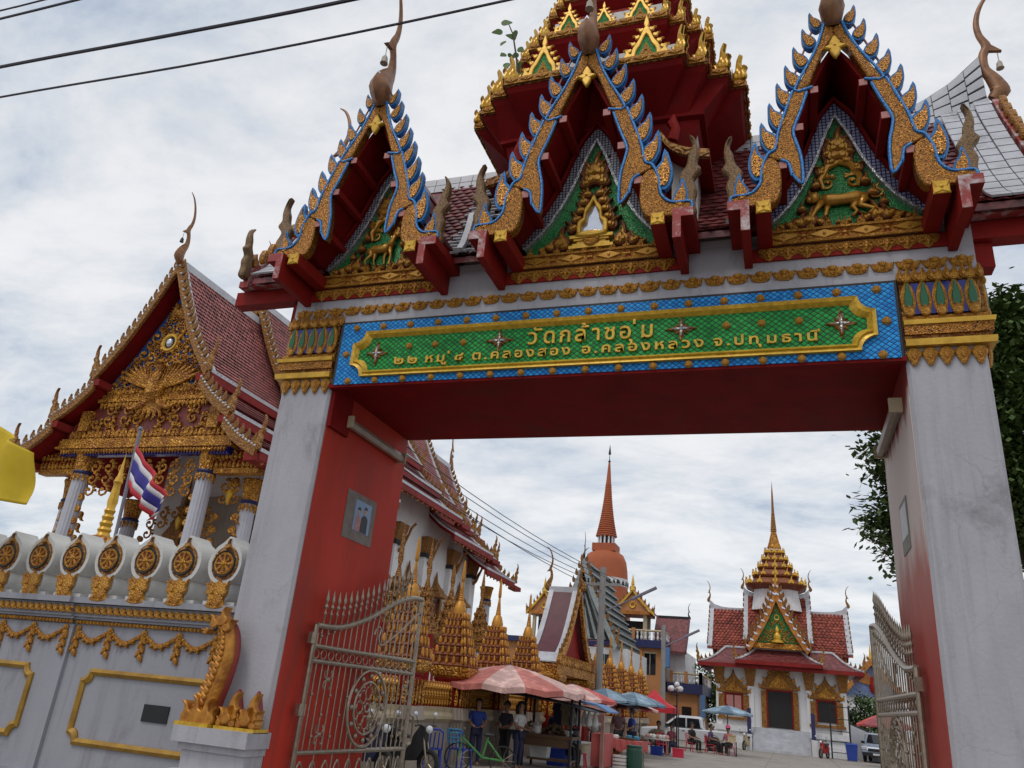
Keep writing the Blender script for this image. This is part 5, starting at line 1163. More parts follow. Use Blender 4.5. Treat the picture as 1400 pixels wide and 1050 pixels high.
# ================================================================ gold spire standing in front of the hall
gs = thing('gold_spire', 'slender gold spire finial rising behind the wheel parapet', 'spire', (-13.9, 13, 2.0))
MB().box(-14.2, -13.6, 12.7, 13.3, 0, 3.2).build('base', 'white_clean', gs)
MB().lathe([(.40, 3.2), (.42, 3.5), (.36, 3.95), (.25, 4.12), (.16, 4.15)], -13.9, 13, 10).build('lotus', 'gold_far', gs)
MB().lathe([(.15, 4.15), (.12, 4.22), (.15, 4.28), (.11, 4.34), (.14, 4.42), (.10, 4.48), (.13, 4.56), (.09, 4.62), (.12, 4.70), (.085, 4.76), (.11, 4.9), (.08, 5.2), (.075, 5.3), (.10, 5.35), (.05, 5.5), (.0, 6.05)], -13.9, 13, 10).build('shaft', 'gold_bright', gs, smooth=True)
for k in range(8):
    a = k*pi/4; mb = MB(); mb.M = T(-13.9+.38*cos(a), 13+.38*sin(a), 3.5, a+pi/2); mb.prism(xf(LEAF, 0, 0, .55, 0, .5), -.05, .02, .02); mb.build('petal', 'deep_green' if k % 2 else 'gold_bright', gs)

# ================================================================ enclosure wall with gold stupas
EX = -8.5
def seg(y0, y1):
    e = thing('enclosure_wall', 'low cream enclosure wall with red and gold baluster panels between gold stupas', 'wall', (EX, (y0+y1)/2, 0), 0, 'enclosure wall panels')
    MB().box(EX-.22, EX+.22, y0, y1, 0, .98).build('plinth', 'beige_wall', e)
    mb = MB(); mb.loft([[(EX-.2, y, .98), (EX+.24, y, .98), (EX+.34, y, 1.06), (EX+.34, y, 1.14), (EX+.26, y, 1.22), (EX+.30, y, 1.33), (EX-.2, y, 1.33)] for y in (y0, y1)]); mb.build('moulding', 'cream', e)
    MB().box(EX-.12, EX+.10, y0, y1, 1.331, 1.80).build('panel', 'red_paint', e)
    n = int((y1-y0)/.16); me = MB().lathe([(.02, 1.35), (.05, 1.42), (.03, 1.50), (.06, 1.58), (.03, 1.68), (.06, 1.76), (.065, 1.80), (.02, 1.92)], 0, 0, 6).mesh('baluster', 'gold_far')
    for i in range(n): put(me, 'baluster', e, T(EX+.13, y0+(i+.5)*(y1-y0)/n, 0))
    return e
def stupa_thing():
    t = thing('gold_stupa', 'tiered gold stupa with needle spire on the enclosure wall', 'stupa', (0, 0, 0), 0, 'gold stupas along the enclosure wall')
    MB().lathe([(.52, 0), (.52, .5), (.46, .6), (.46, .98), (.56, 1.05), (.50, 1.33)], 0, 0, poly=UR).build('base', 'beige_wall', t)
    MB().lathe([(.40, 1.33), (.40, 1.95), (.44, 2.0), (.42, 2.04)], 0, 0, poly=UR).build('dado', 'red_paint', t); MB().lathe([(.42, 2.04), (.52, 2.1), (.58, 2.25), (.58, 2.32)], 0, 0, poly=UR).build('ledge', 'gold_far', t)
    mb = MB()
    for k in range(4):
        for j in range(5): mb.M = T(0, 0, 0, k*pi/2) @ T((j-2)*.17, -.42, 1.36); mb.prism(xf(LEAF, 0, 0, .55, 0, .32), -.03, .0, .01)
    mb.M = None; stuff(mb.build('dado_leaves', 'gold_far', t))
    r, z = .56, 2.32
    for i in range(6):
        h = .26-.012*i
        MB().lathe([(r, z), (r*1.04, z+.04), (r*.98, z+.08), (r*.84, z+.12), (r*.86, z+h-.03), (r*.82, z+h)], 0, 0, poly=UR).build('tier', 'tier_red', t)
        mb = MB()
        for k in range(4):
            for j in range(5): mb.M = T(0, 0, 0, k*pi/2) @ T((j-2)*r*.36, -r*(1.0 if abs(j-2) < 2 else .86), z+.06); mb.prism(xf(LEAF, 0, 0, h*.82, 0, .62), -.03, .03, .015)
        mb.M = None; stuff(mb.build('tier_leaves', 'gold_leaf', t)); z += h; r *= .86
    r *= .72; MB().lathe([(r*1.1, z), (r*1.15, z+.1), (r*.8, z+.3), (r*.5, z+.36), (r*.55, z+.4)], 0, 0, 10).build('bell', 'gold_leaf', t, smooth=True); z += .4
    pr = []
    for i in range(9): q = r*.55*(1-i*.075); pr += [(q, z+i*.055), (q*.8, z+i*.055+.03)]
    z += .5; pr += [(.05, z), (.055, z+.1), (.035, z+.5), (.0, 5.2)]
    MB().lathe(pr, 0, 0, 8).build('spire', 'gold_leaf', t, smooth=True); return t
SY = [17.4, 20.5, 23.65, 26.9, 35.1, 38.0, 41.0, 44.0, 47.0, 50.2]
SLAB = ['tiered gold stupa seen through the bars of the open gate leaf', 'tiered gold stupa just past the free edge of the gate leaf', 'tiered gold stupa rising above the large faded umbrella', 'tiered gold stupa next before the maroon roofed gateway',
        'small gold stupa next past the maroon roofed gateway', 'small gold stupa beside the concrete utility pole'] + ['small gold stupa, %s past the utility pole' % w for w in ('first', 'second', 'third')] + ['last small gold stupa of the row by the terrace building']
st0 = stupa_thing()
for i, y in enumerate(SY):
    M = T(EX, y, 0)
    if i == 0: st0.matrix_basis = M; W[st0] = M; st0['label'] = SLAB[0]
    else: dup(st0, M, label=SLAB[i])
for a, b in zip(SY, SY[1:]):
    if b-a < 4: seg(a+.45, b-.45)
seg(SY[3]+.45, 28.6); seg(34.3, SY[4]-.45); seg(11.5, 16.95)

# ================================================================ roofed gateway of the enclosure (steep maroon roof)
eg = thing('enclosure_gateway', 'small enclosure gateway with steep maroon roof framed in white and gold', 'gateway', (EX, 31.5, 0))
for y in (29.1, 33.9):
    MB().box(EX-.6, EX+.6, y-.45, y+.45, 0, 2.3).build('pier', 'red_paint', eg); MB().lathe([(.62, 2.3), (.74, 2.45), (.78, 2.6), (.7, 2.65)], EX, y, poly=UR).build('pier_capital', 'gold_far', eg)
    mb = MB()
    for j in range(5): mb.prism(xf(LEAF, EX-.5+.25*j, 1.2, .9, 0, .35), y-.50, y-.44, .01)
    stuff(mb.build('pier_leaves', 'gold_far', eg))
    mb = MB()
    for j in range(7): mb.M = T(EX+.62, y-.36+.12*j, 1.2, pi/2); mb.prism(xf(LEAF, 0, 0, .9, 0, .3), -.04, .0, .01)
    mb.M = None; stuff(mb.build('pier_leaves', 'gold_far', eg))
MB().box(EX-.8, EX+.7, 28.5, 34.5, 2.66, 3.0).build('entablature', 'gold_far', eg)
mb = MB()
for j in range(24): mb.M = T(EX+.71, 28.6+.25*j, 2.98, pi/2); mb.prism(xf(LEAF, 0, 0, .36, 0, .8), -.04, .06, .01)
mb.M = None; stuff(mb.build('entablature_leaves', 'gold_far', eg))
# gable faces the yard (+x); ridge along x; slopes face -y and +y
PR = smooth([(0, 6.1), (.75, 4.9), (1.6, 3.85), (2.7, 3.05)], 4)
rx0, rx1 = EX-.65, EX+.55
for s in (1, -1):
    sec = [(31.5+s*u, z) for u, z in PR]
    MB().loft([[(x, y, z) for y, z in sec]+[(x, y, z-.12) for y, z in sec[::-1]] for x in (rx0, rx1)]).build('roof_slope', 'roof_tile_maroon', eg)
    for xa, xb in ((rx0, rx0+.2), (rx1-.2, rx1)): MB().loft([[(x, y-s*-.03, z+.03) for y, z in sec]+[(x, y, z-.02) for y, z in sec[::-1]] for x in (xa, xb)]).build('verge', 'white_tile', eg)
    MB().loft([[(x, y, z+.15) for y, z in sec]+[(x, y, z-.22) for y, z in sec[::-1]] for x in (rx1+.002, rx1+.14)]).build('bargeboard', 'gold_far', eg)
    for i in range(12):
        y, z = pl(sec, (i+.5)/12); put(finf, 'fin', eg, Matrix.Translation((rx1+.08, y, z+.12)) @ Matrix.Rotation(pi/2, 4, 'Z') @ Matrix.Diagonal((s*.26, .26, .30, 1)))
    MB().loft([[(x, y, z+.04) for y, z in sec[-3:]]+[(x, y, z-.06) for y, z in sec[-3:][::-1]] for x in (rx0, rx1)]).build('eave_band', 'white_tile', eg)
MB().box(rx0, rx1, 31.38, 31.62, 5.9, 6.12).build('ridge', 'white_tile', eg)
MB().add([(EX+.35, 31.5+u*s, z-.3) for s in (1, -1) for u, z in (PR if s == 1 else PR[::-1])], [tuple(range(2*len(PR)))]).build('gable_panel', 'red_paint', eg)
c = MB(); chofa(c, T(rx1+.1, 31.5, 6.0, pi/2, .95)); c.build('horn_finial', 'gold_dull', eg, smooth=True)
c = MB(); chofa(c, T(rx0, 31.5, 6.0, -pi/2, .95)); c.build('horn_finial', 'gold_dull', eg, smooth=True)

# ================================================================ boundary-stone shrines beside the hall
def shrine(x, y, h, lab):
    t = thing('boundary_shrine', lab, 'shrine', (x, y, 0), 0, 'spired shrines beside the hall')
    MB().lathe([(.9, 0), (.9, 1.2), (.75, 1.4), (.85, 1.7)], x, y, poly=UR).build('base', 'gold_far', t)
    for sx_ in (1, -1):
        for sy in (1, -1): MB().box(x+sx_*.55-.09, x+sx_*.55+.09, y+sy*.55-.09, y+sy*.55+.09, 1.7, 3.3).build('post', 'red_paint', t)
    MB().lathe([(.30, 1.7), (.34, 2.4), (.1, 2.8)], x, y, 4, pi/4).build('stone', 'white_clean', t)
    r, z = .50, 3.2
    for i in range(5):
        MB().lathe([(r, z), (r*1.05, z+.06), (r*.8, z+.16), (r*.74, z+.30)], x, y, poly=UR).build('roof_tier', 'gold_dull', t)
        mb = MB()
        for k in range(4):
            for j in range(5): mb.M = T(x, y, 0, k*pi/2) @ T((j-2)*r*.4, -r*(1.0 if abs(j-2) < 2 else .9), z+.05); mb.prism(xf(FLAME, 0, 0, .24 if j % 2 else .34, 0, 1 if j < 3 else -1), -.03, .04, .015)
        mb.M = None; stuff(mb.build('tier_flames', 'gold_dull', t)); z += .30; r *= .72
    MB().lathe([(r, z), (r*1.1, z+.15), (r*.5, z+.4), (.09, z+.6), (.07, z+1.0), (.0, h)], x, y, 8).build('spire', 'gold_dull', t, smooth=True)
for y, h, w in ((19.2, 6.9, 'first'), (21.4, 6.5, 'second'), (23.55, 6.45, 'third'), (25.6, 5.95, 'fourth'), (28.6, 6.3, 'fifth')): shrine(-11, y, h, 'brown gold spired shrine with red posts, %s beyond the red gate pillar' % w)

# ================================================================ mondop with tall spire at the end of the yard
MX, MY = -.55, 58.0
md = thing('mondop', 'white square shrine with red tiled roofs, gold gable and tall tiered spire', 'shrine', (MX, MY+3.5, 0))
mb = MB()
for d, z0, z1 in ((4.35, 0, .35), (4.2, .35, .6), (4.05, .6, 1.05), (4.2, 1.05, 1.4)): mb.box(MX-d, MX+d, MY-d+4.0, MY+d+3.2, z0, z1-.001)
mb.build('base', 'white_clean', md)
mw = MB().box(MX-3.9, MX+3.9, MY+.1, MY+7, 1.4, 5.3).build('wall', 'white_clean', md)
for x in (-3.9, -1.85, 1.85, 3.9):
    p = MB().box(MX+x-.2, MX+x+.2, MY-.05, MY+.099, 1.4, 4.5).build('pilaster', 'white_clean', md)
    MB().frus(MX+x-.22, MX+x+.22, MY-.07, MY+.1, 3.9, MX+x-.42, MX+x+.42, MY-.4, MY+.1, 5.2).build('capital', 'gold_dull', p)
def opening(x, z0, w, h, fr, leafm, nm):
    o = MB().box(x-w/2, x+w/2, MY+.02, MY+.099, z0, z0+h).build(nm, leafm, md)
    for s in (1, -1):
        MB().box(min(x+s*w/2, x+s*(w/2+.09)), max(x+s*w/2, x+s*(w/2+.09)), MY-.03, MY+.098, z0, z0+h).build('jamb', 'red_paint', o)
        MB().box(min(x+s*(w/2+.091), x+s*(w/2+fr)), max(x+s*(w/2+.091), x+s*(w/2+fr)), MY-.10, MY+.098, z0-.15, z0+h).build('gold_jamb', 'gold_dull', o)
    MB().box(x-w/2-.09, x+w/2+.09, MY-.03, MY+.098, z0+h, z0+h+.09).build('head', 'red_paint', o)
    W_ = w/2+fr*1.0; A_ = smooth([(-W_, 0), (-W_*.9, .35), (-W_*.5, .85), (-.12, 1.35), (0, 1.75), (.12, 1.35), (W_*.5, .85), (W_*.9, .35), (W_, 0)], 3); k = h*.42+.55
    MB().prism([(x+u, z0+h+.09+v*k*.8) for u, v in A_], MY-.12, MY+.097, .05).build('pediment', 'gold_dull', o)
    MB().prism([(x+u*.55, z0+h+.2+v*k*.42) for u, v in A_], MY-.16, MY-.121, .02).build('pediment_inlay', 'gold_far', o)
    for s in (1, -1):
        for q in range(3): MB().prism(xf(FLAME, x+s*W_*(1-.25*q), z0+h+.15+.3*k*q, .34, -s*.3, s), MY-.13, MY+.09, .02).build('flame', 'gold_far', o)
    MB().box(x-W_-.1, x+W_+.1, MY-.14, MY+.096, z0-.32, z0-.151).build('sill', 'gold_dull', o) if nm == 'window' else None
    return o
opening(MX-.02, 1.45, 1.5, 2.25, .42, 'dark_room', 'door')
w1 = opening(MX-2.95, 2.05, 1.05, 1.25, .46, 'dark_room', 'window'); opening(MX+2.85, 2.05, 1.05, 1.25, .46, 'dark_room', 'window')
for s in (-1, 1): MB().box(MX-2.95+s*.26-.22, MX-2.95+s*.26+.22, MY+.005, MY+.019, 2.08, 3.26).build('shutter', 'pink_end', w1)
for i in range(8): MB().box(MX-1.75, MX+1.75, MY-2.1+i*.27, MY-.06-.0, .0+.175*i+.001, .175*(i+1)).build('step', 'white_tile', md)
for s in (1, -1): MB().frus(MX+s*1.95-.17, MX+s*1.95+.17, MY-2.2, MY-.08, 0, MX+s*1.95-.17, MX+s*1.95+.17, MY-2.2, MY-.08, .95).build('stair_wall', 'white_clean', md); MB().box(MX+s*1.95-.12, MX+s*1.95+.12, MY-1.2, MY-.9, .95, 2.5).build('stair_post', 'navy_paint', md)
# lower skirt roof, flared
def skirt(x0, x1, y0, y1, zb, dx, dz, par, nm, white=True):
    pr = [(0, 0), (.3, .14), (.65, .48), (1, 1)]
    secs = [[(x0+dx*t, y0+dx*t, zb+dz*q), (x1-dx*t, y0+dx*t, zb+dz*q), (x1-dx*t, y1-dx*t, zb+dz*q), (x0+dx*t, y1-dx*t, zb+dz*q)] for t, q in pr]
    MB().loft(secs).build(nm, 'roof_tile_dark', par)
    MB().box(x0, x1, y0, y0+.12, zb-.25, zb-.001).build('eave_fascia', 'red_fascia', par)
    for xx in (x0, x1-.12): MB().box(xx, xx+.12, y0+.121, y1, zb-.25, zb-.001).build('eave_fascia', 'red_fascia', par)
    mb = MB()
    for (sx_, xx) in ((1, x0), (-1, x1)): mb.tube([(xx+sx_*dx*t, y0+dx*t, zb+dz*q+.04) for t, q in pr], .085, 6)
    mb.tube([(x0+dx, y0+dx, zb+dz+.03), (x1-dx, y0+dx, zb+dz+.03)], .09, 6); stuff(mb.build('hip_ridges', 'white_tile', par))
    for xx, s in ((x0, -1), (x1, 1)):
        put(hangf, 'corner_finial', par, Matrix.Translation((xx, y0+.05, zb-.05)) @ Matrix.Diagonal((s*1.2, 1, 1.3, 1)))
        for q in range(5): put(finf, 'fin', par, Matrix.Translation((xx-s*(.25+.26*q), y0+.25+.26*q, zb+.1+.05*q+.06*q*q*.3)) @ Matrix.Diagonal((s*.3, .3, .42, 1)))
skirt(MX-5.2, MX+5.2, MY-.95, MY+8.2, 5.22, 1.75, 1.15, md, 'skirt_roof')
skirt(MX-2.75, MX+2.75, MY-1.25, MY+3, 5.48, 1.3, .85, md, 'porch_roof')
# crossing gable roofs
def xroof(xa, xb, zr, zb, y0, yc, par):
    sec = smooth([(y0, zb), (lerp(y0, yc, .35), lerp(zb, zr, .28)), (yc, zr)], 4)
    for s in (1, -1):
        P = [(y if s == 1 else 2*yc-y, z) for y, z in sec]
        MB().loft([[(x, y, z) for y, z in P]+[(x, y, z-.15) for y, z in P[::-1]] for x in (xa, xb)]).build('roof_slope', 'roof_tile', par)
        if s == 1:
            L_ = sum(hypot(b[0]-a[0], b[1]-a[1]) for a, b in zip(P, P[1:])); nr = int(L_/.25); mb = MB()
            for j in range(nr):
                t = (j+.5)/nr; y, z = pl(P, t); y2, z2 = pl(P, min(1, t+.03)); a = atan2(z2-z, y2-y)
                for i in range(int((xb-xa-.5)/.25)): mb.M = Matrix.Translation((xa+.38+(i+.5*(j % 2))*.25, y-.03*sin(a), z+.03*cos(a))) @ Matrix.Rotation(-(pi/2-a)-.08, 4, 'X') @ Matrix.Scale(1.25, 4); mb.add(tl.v, tl.f)
            mb.M = None; stuff(mb.build('roof_tiles', 'roof_tile', par))
            for xx in (xa, xb-.32): MB().loft([[(x, y-.05, z+.06) for y, z in P]+[(x, y, z) for y, z in P[::-1]] for x in (xx, xx+.32)]).build('verge', 'white_tile', par)
        for xx, s3 in ((xa, -1), (xb, 1)):
            for i in range(9): y, z = pl(P, (i+.5)/9); put(finf, 'fin', par, Matrix.Translation((xx, y, z+.05)) @ Matrix.Rotation(pi/2, 4, 'Z') @ Matrix.Diagonal((-s*.24, .3, .26, 1)))
    rz = [(xa, zr+.55), (xa+.35, zr+.22), (xa+.9, zr+.06), (xa+1.6, zr), (xb-1.6, zr), (xb-.9, zr+.06), (xb-.35, zr+.22), (xb, zr+.55)]
    MB().prism(rz+[(x, zr-.18) for x, z in rz[::-1]], yc-.15, yc+.15).build('ridge', 'white_tile', par)
    for xx, s in ((xa, -1), (xb, 1)): c = MB(); chofa(c, T(xx, yc, zr+.4, s*pi/2, .82)); c.build('horn_finial', 'gold_dull', par, smooth=True)
xroof(MX-4.75, MX+4.75, 9.35, 6.35, MY+.85, MY+3.3, md); xroof(MX-2.3, MX+2.3, 10.4, 6.9, MY+.55, MY+3.3, md)
# front gable
gf = node('front_gable', md, (MX, MY-.4, 6.3)); GYm = MY-.6
for k_, (hw, za, zb, yy) in enumerate(((2.05, 10.3, 6.35, GYm), (1.75, 10.9, 7.1, GYm+.5))):
    S_ = smooth([(0, za), (hw*.34, lerp(za, zb, .42)), (hw*.68, lerp(za, zb, .74)), (hw, zb)], 4)
    for s in (1, -1):
        P = [(MX+s*u, z) for u, z in S_]
        MB().prism(P+[(x-s*.22, z-.30) for x, z in P[::-1]], yy-.08, yy+.08, .02).build('bargeboard', mat('gold_orange', (.55, .22, .04), .4, .3, col2=(.30, .09, .015), scale=3), gf)
        MB().prism(P+[(x, z-.15) for x, z in P[::-1]], yy+.081, MY+3).build('roof_slope', 'roof_tile', gf)
        mb = MB()
        for i in range(9): u, z = pl(S_, (i+.5)/9); mb.prism([(MX+s*u-.11, z-.02), (MX+s*u+.11, z-.12), (MX+s*u+.11, z-.22), (MX+s*u-.11, z-.14)], yy-.13, yy-.08)
        stuff(mb.build('blue_inlays', 'mirror_white', gf))
        for i in range(9): u, z = pl(S_, (i+.7)/9.6); put(finf, 'fin', gf, Matrix.Translation((MX+s*(u+.04), yy, z+.06)) @ Matrix.Diagonal((s*.34, .34, .42, 1)))
        put(hangf, 'naga_finial', gf, Matrix.Translation((MX+s*hw, yy, zb-.12)) @ Matrix.Diagonal((s*.75, 1, 1.0, 1)))
c = MB(); chofa(c, T(MX, GYm, 10.3, 0, .9)); c.build('horn_finial', 'gold_orange', gf, smooth=True)
MB().prism([(MX-1.45, 6.75), (MX+1.45, 6.75), (MX, 9.35)], GYm+.25, GYm+.4).build('pediment', 'green_mosaic', gf)
MB().box(MX-1.9, MX+1.9, GYm+.05, GYm+.5, 6.35, 6.7).build('pediment_base', 'gold_far', gf)
c = MB(); c.lathe([(.42, 6.75), (.40, 6.9), (.22, 6.95), (.26, 7.15), (.22, 7.3), (.12, 7.42), (.15, 7.55), (.13, 7.68), (.03, 7.85)], MX, GYm+.15, 10); c.build('seated_figure', 'gold_bright', gf, smooth=True)
for s in (1, -1):
    for u, z, r in ((.62, 7.0, .24), (1.0, 6.98, .2), (1.28, 6.9, .13), (.42, 7.45, .2), (.75, 7.4, .18), (.40, 7.9, .17), (.18, 8.1, .14), (.22, 8.75, .12), (.12, 9.0, .1), (.5, 8.2, .1)): scroll(MB(), MX+s*u, z, r, GYm+.2, .08, 1.2, pi/2, s, 10).build('scroll_carving', 'gold_far', gf, smooth=True)
MB().torus((MX, GYm+.2, 8.4), .16, .05, 12, 5).build('wheel', 'gold_bright', gf)
# tiered tower
tw = node('tower', md, (MX, MY+3.3, 9)); cx, cy = MX, MY+3.3
MB().lathe([(1.7, 9.2), (1.5, 10.6), (1.55, 10.75)], cx, cy, poly=UR).build('tower_body', 'white_clean', tw)
D, z = 2.05, 10.75
for i in range(5):
    h = .78-.05*i
    MB().lathe([(D*.75, z-.1), (D, z+.16), (D*1.02, z+.26), (D*.82, z+.36), (D*.70, z+h)], cx, cy, poly=UR).build('tier', 'tier_red', tw)
    MB().lathe([(D*.79, z+.37), (D*.72, z+.56)], cx, cy, poly=UR).build('tier_wall', 'white_clean', tw)
    for k in range(4):
        if k == 2: continue
        for j, o in enumerate((-.9, -.55, 0, .55, .9)):
            put(cflame, 'flame', tw, T(cx, cy, z+.24, k*pi/2) @ T(o*D*.95, -D*(1.0 if abs(o) < .6 else .86), 0, 0, .42*(1.25 if o == 0 else 1)*(.6+.4*D/2.05)) @ Matrix.Diagonal((1, 1, 1.25, 1)))
    D *= .76; z += h*.86
MB().lathe([(D*.8, z), (D*.95, z+.2), (D*.7, z+.6), (D*.42, z+1.25), (D*.3, z+1.45)], cx, cy, poly=UR).build('bell', 'gold_far', tw)
pr = []; z += 1.45
for i in range(9): q = .24-.014*i; pr += [(q, z+i*.17), (q*.82, z+i*.17+.1)]
pr += [(.10, z+1.6), (.09, z+1.9), (.06, z+3.0), (.0, 19.1)]
MB().lathe(pr, cx, cy, 10).build('spire', 'gold_dull', tw, smooth=True)

# ================================================================ orange chedi
CX, CY = -17.9, 82
ch = thing('chedi', 'tall orange bell shaped pagoda with ringed spire', 'pagoda', (CX, CY, 0))
MB().lathe([(4.2, 0), (4.2, 7), (3.9, 7.4), (3.4, 8.2), (3.1, 9.4), (2.85, 10.2)], CX, CY, 32).build('base', 'chedi_orange', ch)
MB().lathe([(2.80, 10.2), (2.62, 11.4), (2.50, 12.6), (2.44, 13.45)], CX, CY, 40).build('bell_lower', 'chedi_orange', ch, smooth=True)
MB().lathe([(2.47, 13.45), (2.47, 13.6), (2.45, 14.1), (2.47, 14.25)], CX, CY, 40).build('band', 'white_clean', ch)
mb = MB()
for k in range(26): a = 2*pi*k/26; mb.M = T(CX+2.47*cos(a), CY+2.47*sin(a), 13.55, a+pi/2); mb.prism([(-.24, 0), (.24, 0), (0, .5)], -.05, .02)
mb.M = None; stuff(mb.build('band_triangles', 'dark_iron', ch))
MB().lathe([(2.42, 14.25), (2.36, 15.2), (2.22, 16.1), (1.9, 16.8), (1.45, 17.1), (1.2, 17.15)], CX, CY, 40).build('bell', 'chedi_orange', ch, smooth=True)
MB().box(CX-1.25, CX+1.25, CY-1.25, CY+1.25, 17.1, 17.9).build('throne', 'chedi_orange', ch)
for k in range(12): a = 2*pi*k/12; MB().lathe([(.10, 17.9), (.10, 18.75)], CX+.85*cos(a), CY+.85*sin(a), 6).build('colonnette', 'white_clean', ch)
MB().lathe([(.62, 17.9), (.62, 18.75)], CX, CY, 12).build('neck', 'dark_iron', ch)
z, r = 18.75, 1.12
for i in range(24): MB().lathe([(r*.9, z), (r*1.03, z+.05), (r*1.03, z+.17), (r*.88, z+.24)], CX, CY, 20).build('ring', 'chedi_orange', ch); z += .245; r *= .948
MB().lathe([(r, z), (r*.9, z+.3), (.12, z+2.4), (.10, z+2.5)], CX, CY, 12).build('spire', 'chedi_orange', ch, smooth=True); z += 2.5
MB().lathe([(.05, z), (.17, z+.12), (.05, z+.3), (.03, z+.9), (.16, z+1.0), (.12, z+1.3), (.0, z+2.2)], CX, CY, 8).build('finial', 'dark_iron', ch)

# ================================================================ terrace building round the chedi
tb = thing('terrace_building', 'orange two storey terrace building with navy bands, white balustrades and gold pavilions', 'building', (-11, 64, 0))
mb = MB(); mb.box(-13.5, -8.9, 62, 72, 0, 6.2); mb.build('upper_block', 'orange_wall', tb); MB().box(-8.899, -6.4, 63, 72, 0, 3.2).build('lower_block', 'orange_wall', tb); MB().box(-22, -13.501, 64, 72, 0, 6.2).build('side_block', 'orange_wall', tb)
MB().box(-13.6, -8.6, 61.6, 72, 6.2, 6.75).build('navy_band', 'navy_paint', tb); MB().box(-8.6, -6.0, 62.6, 72, 3.2, 3.9).build('navy_band', 'navy_paint', tb); MB().box(-22, -13.6, 63.6, 72, 6.2, 6.6).build('navy_band', 'navy_paint', tb)
bal = MB().lathe([(.05, 0), (.10, .15), (.05, .35), (.09, .55), (.06, .6)], 0, 0, 6).mesh('baluster', 'white_clean')
def railing(x0, x1, y0, y1, z):
    a = node('railing', tb, ((x0+x1)/2, (y0+y1)/2, z)); L_ = hypot(x1-x0, y1-y0); n = int(L_/.3)
    for i in range(n): put(bal, 'baluster', a, T(lerp(x0, x1, (i+.5)/n), lerp(y0, y1, (i+.5)/n), z))
    MB().tube([(x0, y0, z+.68), (x1, y1, z+.68)], .08, 4).build('top_rail', 'cream', a)
    for t in (0, .5, 1): x, y = lerp(x0, x1, t), lerp(y0, y1, t); MB().box(x-.12, x+.12, y-.12, y+.12, z, z+.85).build('newel', 'orange_wall', a)
railing(-13.4, -8.75, 61.8, 61.8, 6.75); railing(-8.75, -8.75, 61.8, 70, 6.75); railing(-8.3, -6.15, 62.8, 62.8, 3.9); railing(-6.15, -6.15, 62.8, 71, 3.9)
for x in (-12.6, -11.2, -9.8): w = MB().box(x-.42, x+.42, 61.97, 61.999, 4.3, 5.8).build('window', 'glass_dark', tb); MB().box(x-.5, x+.5, 61.94, 61.969, 5.8, 5.9).build('lintel', 'cream', w); MB().box(x-.02, x+.02, 61.95, 61.969, 4.3, 5.8).build('mullion', 'cream', w)
for x in (-8.3, -7.2): MB().box(x-.35, x+.35, 62.97, 62.999, .3, 2.3).build('door', 'glass_dark', tb)
for x in (-8.62, -6.12): MB().box(x-.03, x+.3, 61.5 if x < -7 else 62.5, 62.2 if x < -7 else 63.2, 4.9 if x < -7 else 1.6, 6.3 if x < -7 else 3.2).build('blue_tarp', mat('tarp_blue', (.10, .22, .45), .6, var=.2), tb)
def pavilion(x, y, z, w, lab):
    a = node('pavilion', tb, (x, y, z)); a['label'] = lab
    for sx_ in (1, -1):
        for sy in (1, -1): MB().box(x+sx_*w*.38-.13, x+sx_*w*.38+.13, y+sy*w*.38-.13, y+sy*w*.38+.13, z, z+1.9).build('post', 'cream', a)
    MB().box(x-w*.55, x+w*.55, y-w*.55, y+w*.55, z+1.9, z+2.15).build('beam', 'gold_orange', a)
    MB().box(x-w*.30, x+w*.30, y-w*.1, y+w*.30, z+.1, z+1.5).build('inner_wall', 'dark_room', a)
    MB().prism([(x-w*.52, z+2.15), (x+w*.52, z+2.15), (x, z+3.5)], y-w*.5, y-w*.4).build('pediment', 'orange_wall', a)
    MB().torus((x, y-w*.52, z+2.6), .2, .07, 10, 5).build('boss', 'gold_bright', a)
    for s in (1, -1):
        P = smooth([(x, z+3.85), (x+s*w*.3, z+2.95), (x+s*w*.68, z+2.05)], 4); MB().prism(P+[(px, pz-.22) for px, pz in P[::-1]], y-w*.6, y-w*.5).build('bargeboard', 'gold_bright', a); MB().prism(P+[(px, pz-.12) for px, pz in P[::-1]], y-w*.5+.001, y+w*.6).build('roof_slope', 'roof_tile', a)
        for i in range(6): u, v = pl(P, (i+.5)/6); put(finf, 'fin', a, Matrix.Translation((u, y-w*.55, v)) @ Matrix.Diagonal((s*.3, .3, .4, 1)))
        put(hangf, 'naga_finial', a, Matrix.Translation((x+s*w*.68, y-w*.55, z+2.0)) @ Matrix.Diagonal((s*.6, 1, .75, 1)))
    MB().lathe([(.25, z+3.7), (.12, z+4.1), (.14, z+4.2), (.0, z+5.0)], x, y-w*.55, 8).build('finial', 'gold_bright', a)
pavilion(-11.3, 63.6, 6.75, 2.5, 'gold gabled pavilion on the orange terrace'); pavilion(-19.1, 65.4, 6.6, 2.2, 'gold gabled pavilion on the far terrace wing')
sec = smooth([(63.5, 6.2), (65, 7.6), (66.2, 9.0)], 3)
for (xa, xb) in ((-10.0, -7.4), (-14.5, -12.4)):
    MB().loft([[(x, y, z) for y, z in sec]+[(x, y, z-.15) for y, z in sec[::-1]] for x in (xa, xb)]).build('red_roof', 'roof_tile_dark' if xa > -12 else 'roof_tile', tb)
    MB().box(xa, xb, 66.1, 66.4, 8.9, 9.1).build('roof_ridge', 'dark_iron', tb); MB().loft([[(x, y, z+.08) for y, z in sec]+[(x, y, z-.2) for y, z in sec[::-1]] for x in (xb, xb+.12)]).build('bargeboard', 'roof_tile_maroon', tb)
    MB().box(xa+.1, xb-.05, 64.2, 72, 4, 6.3).build('roof_wall', 'white_clean', tb)
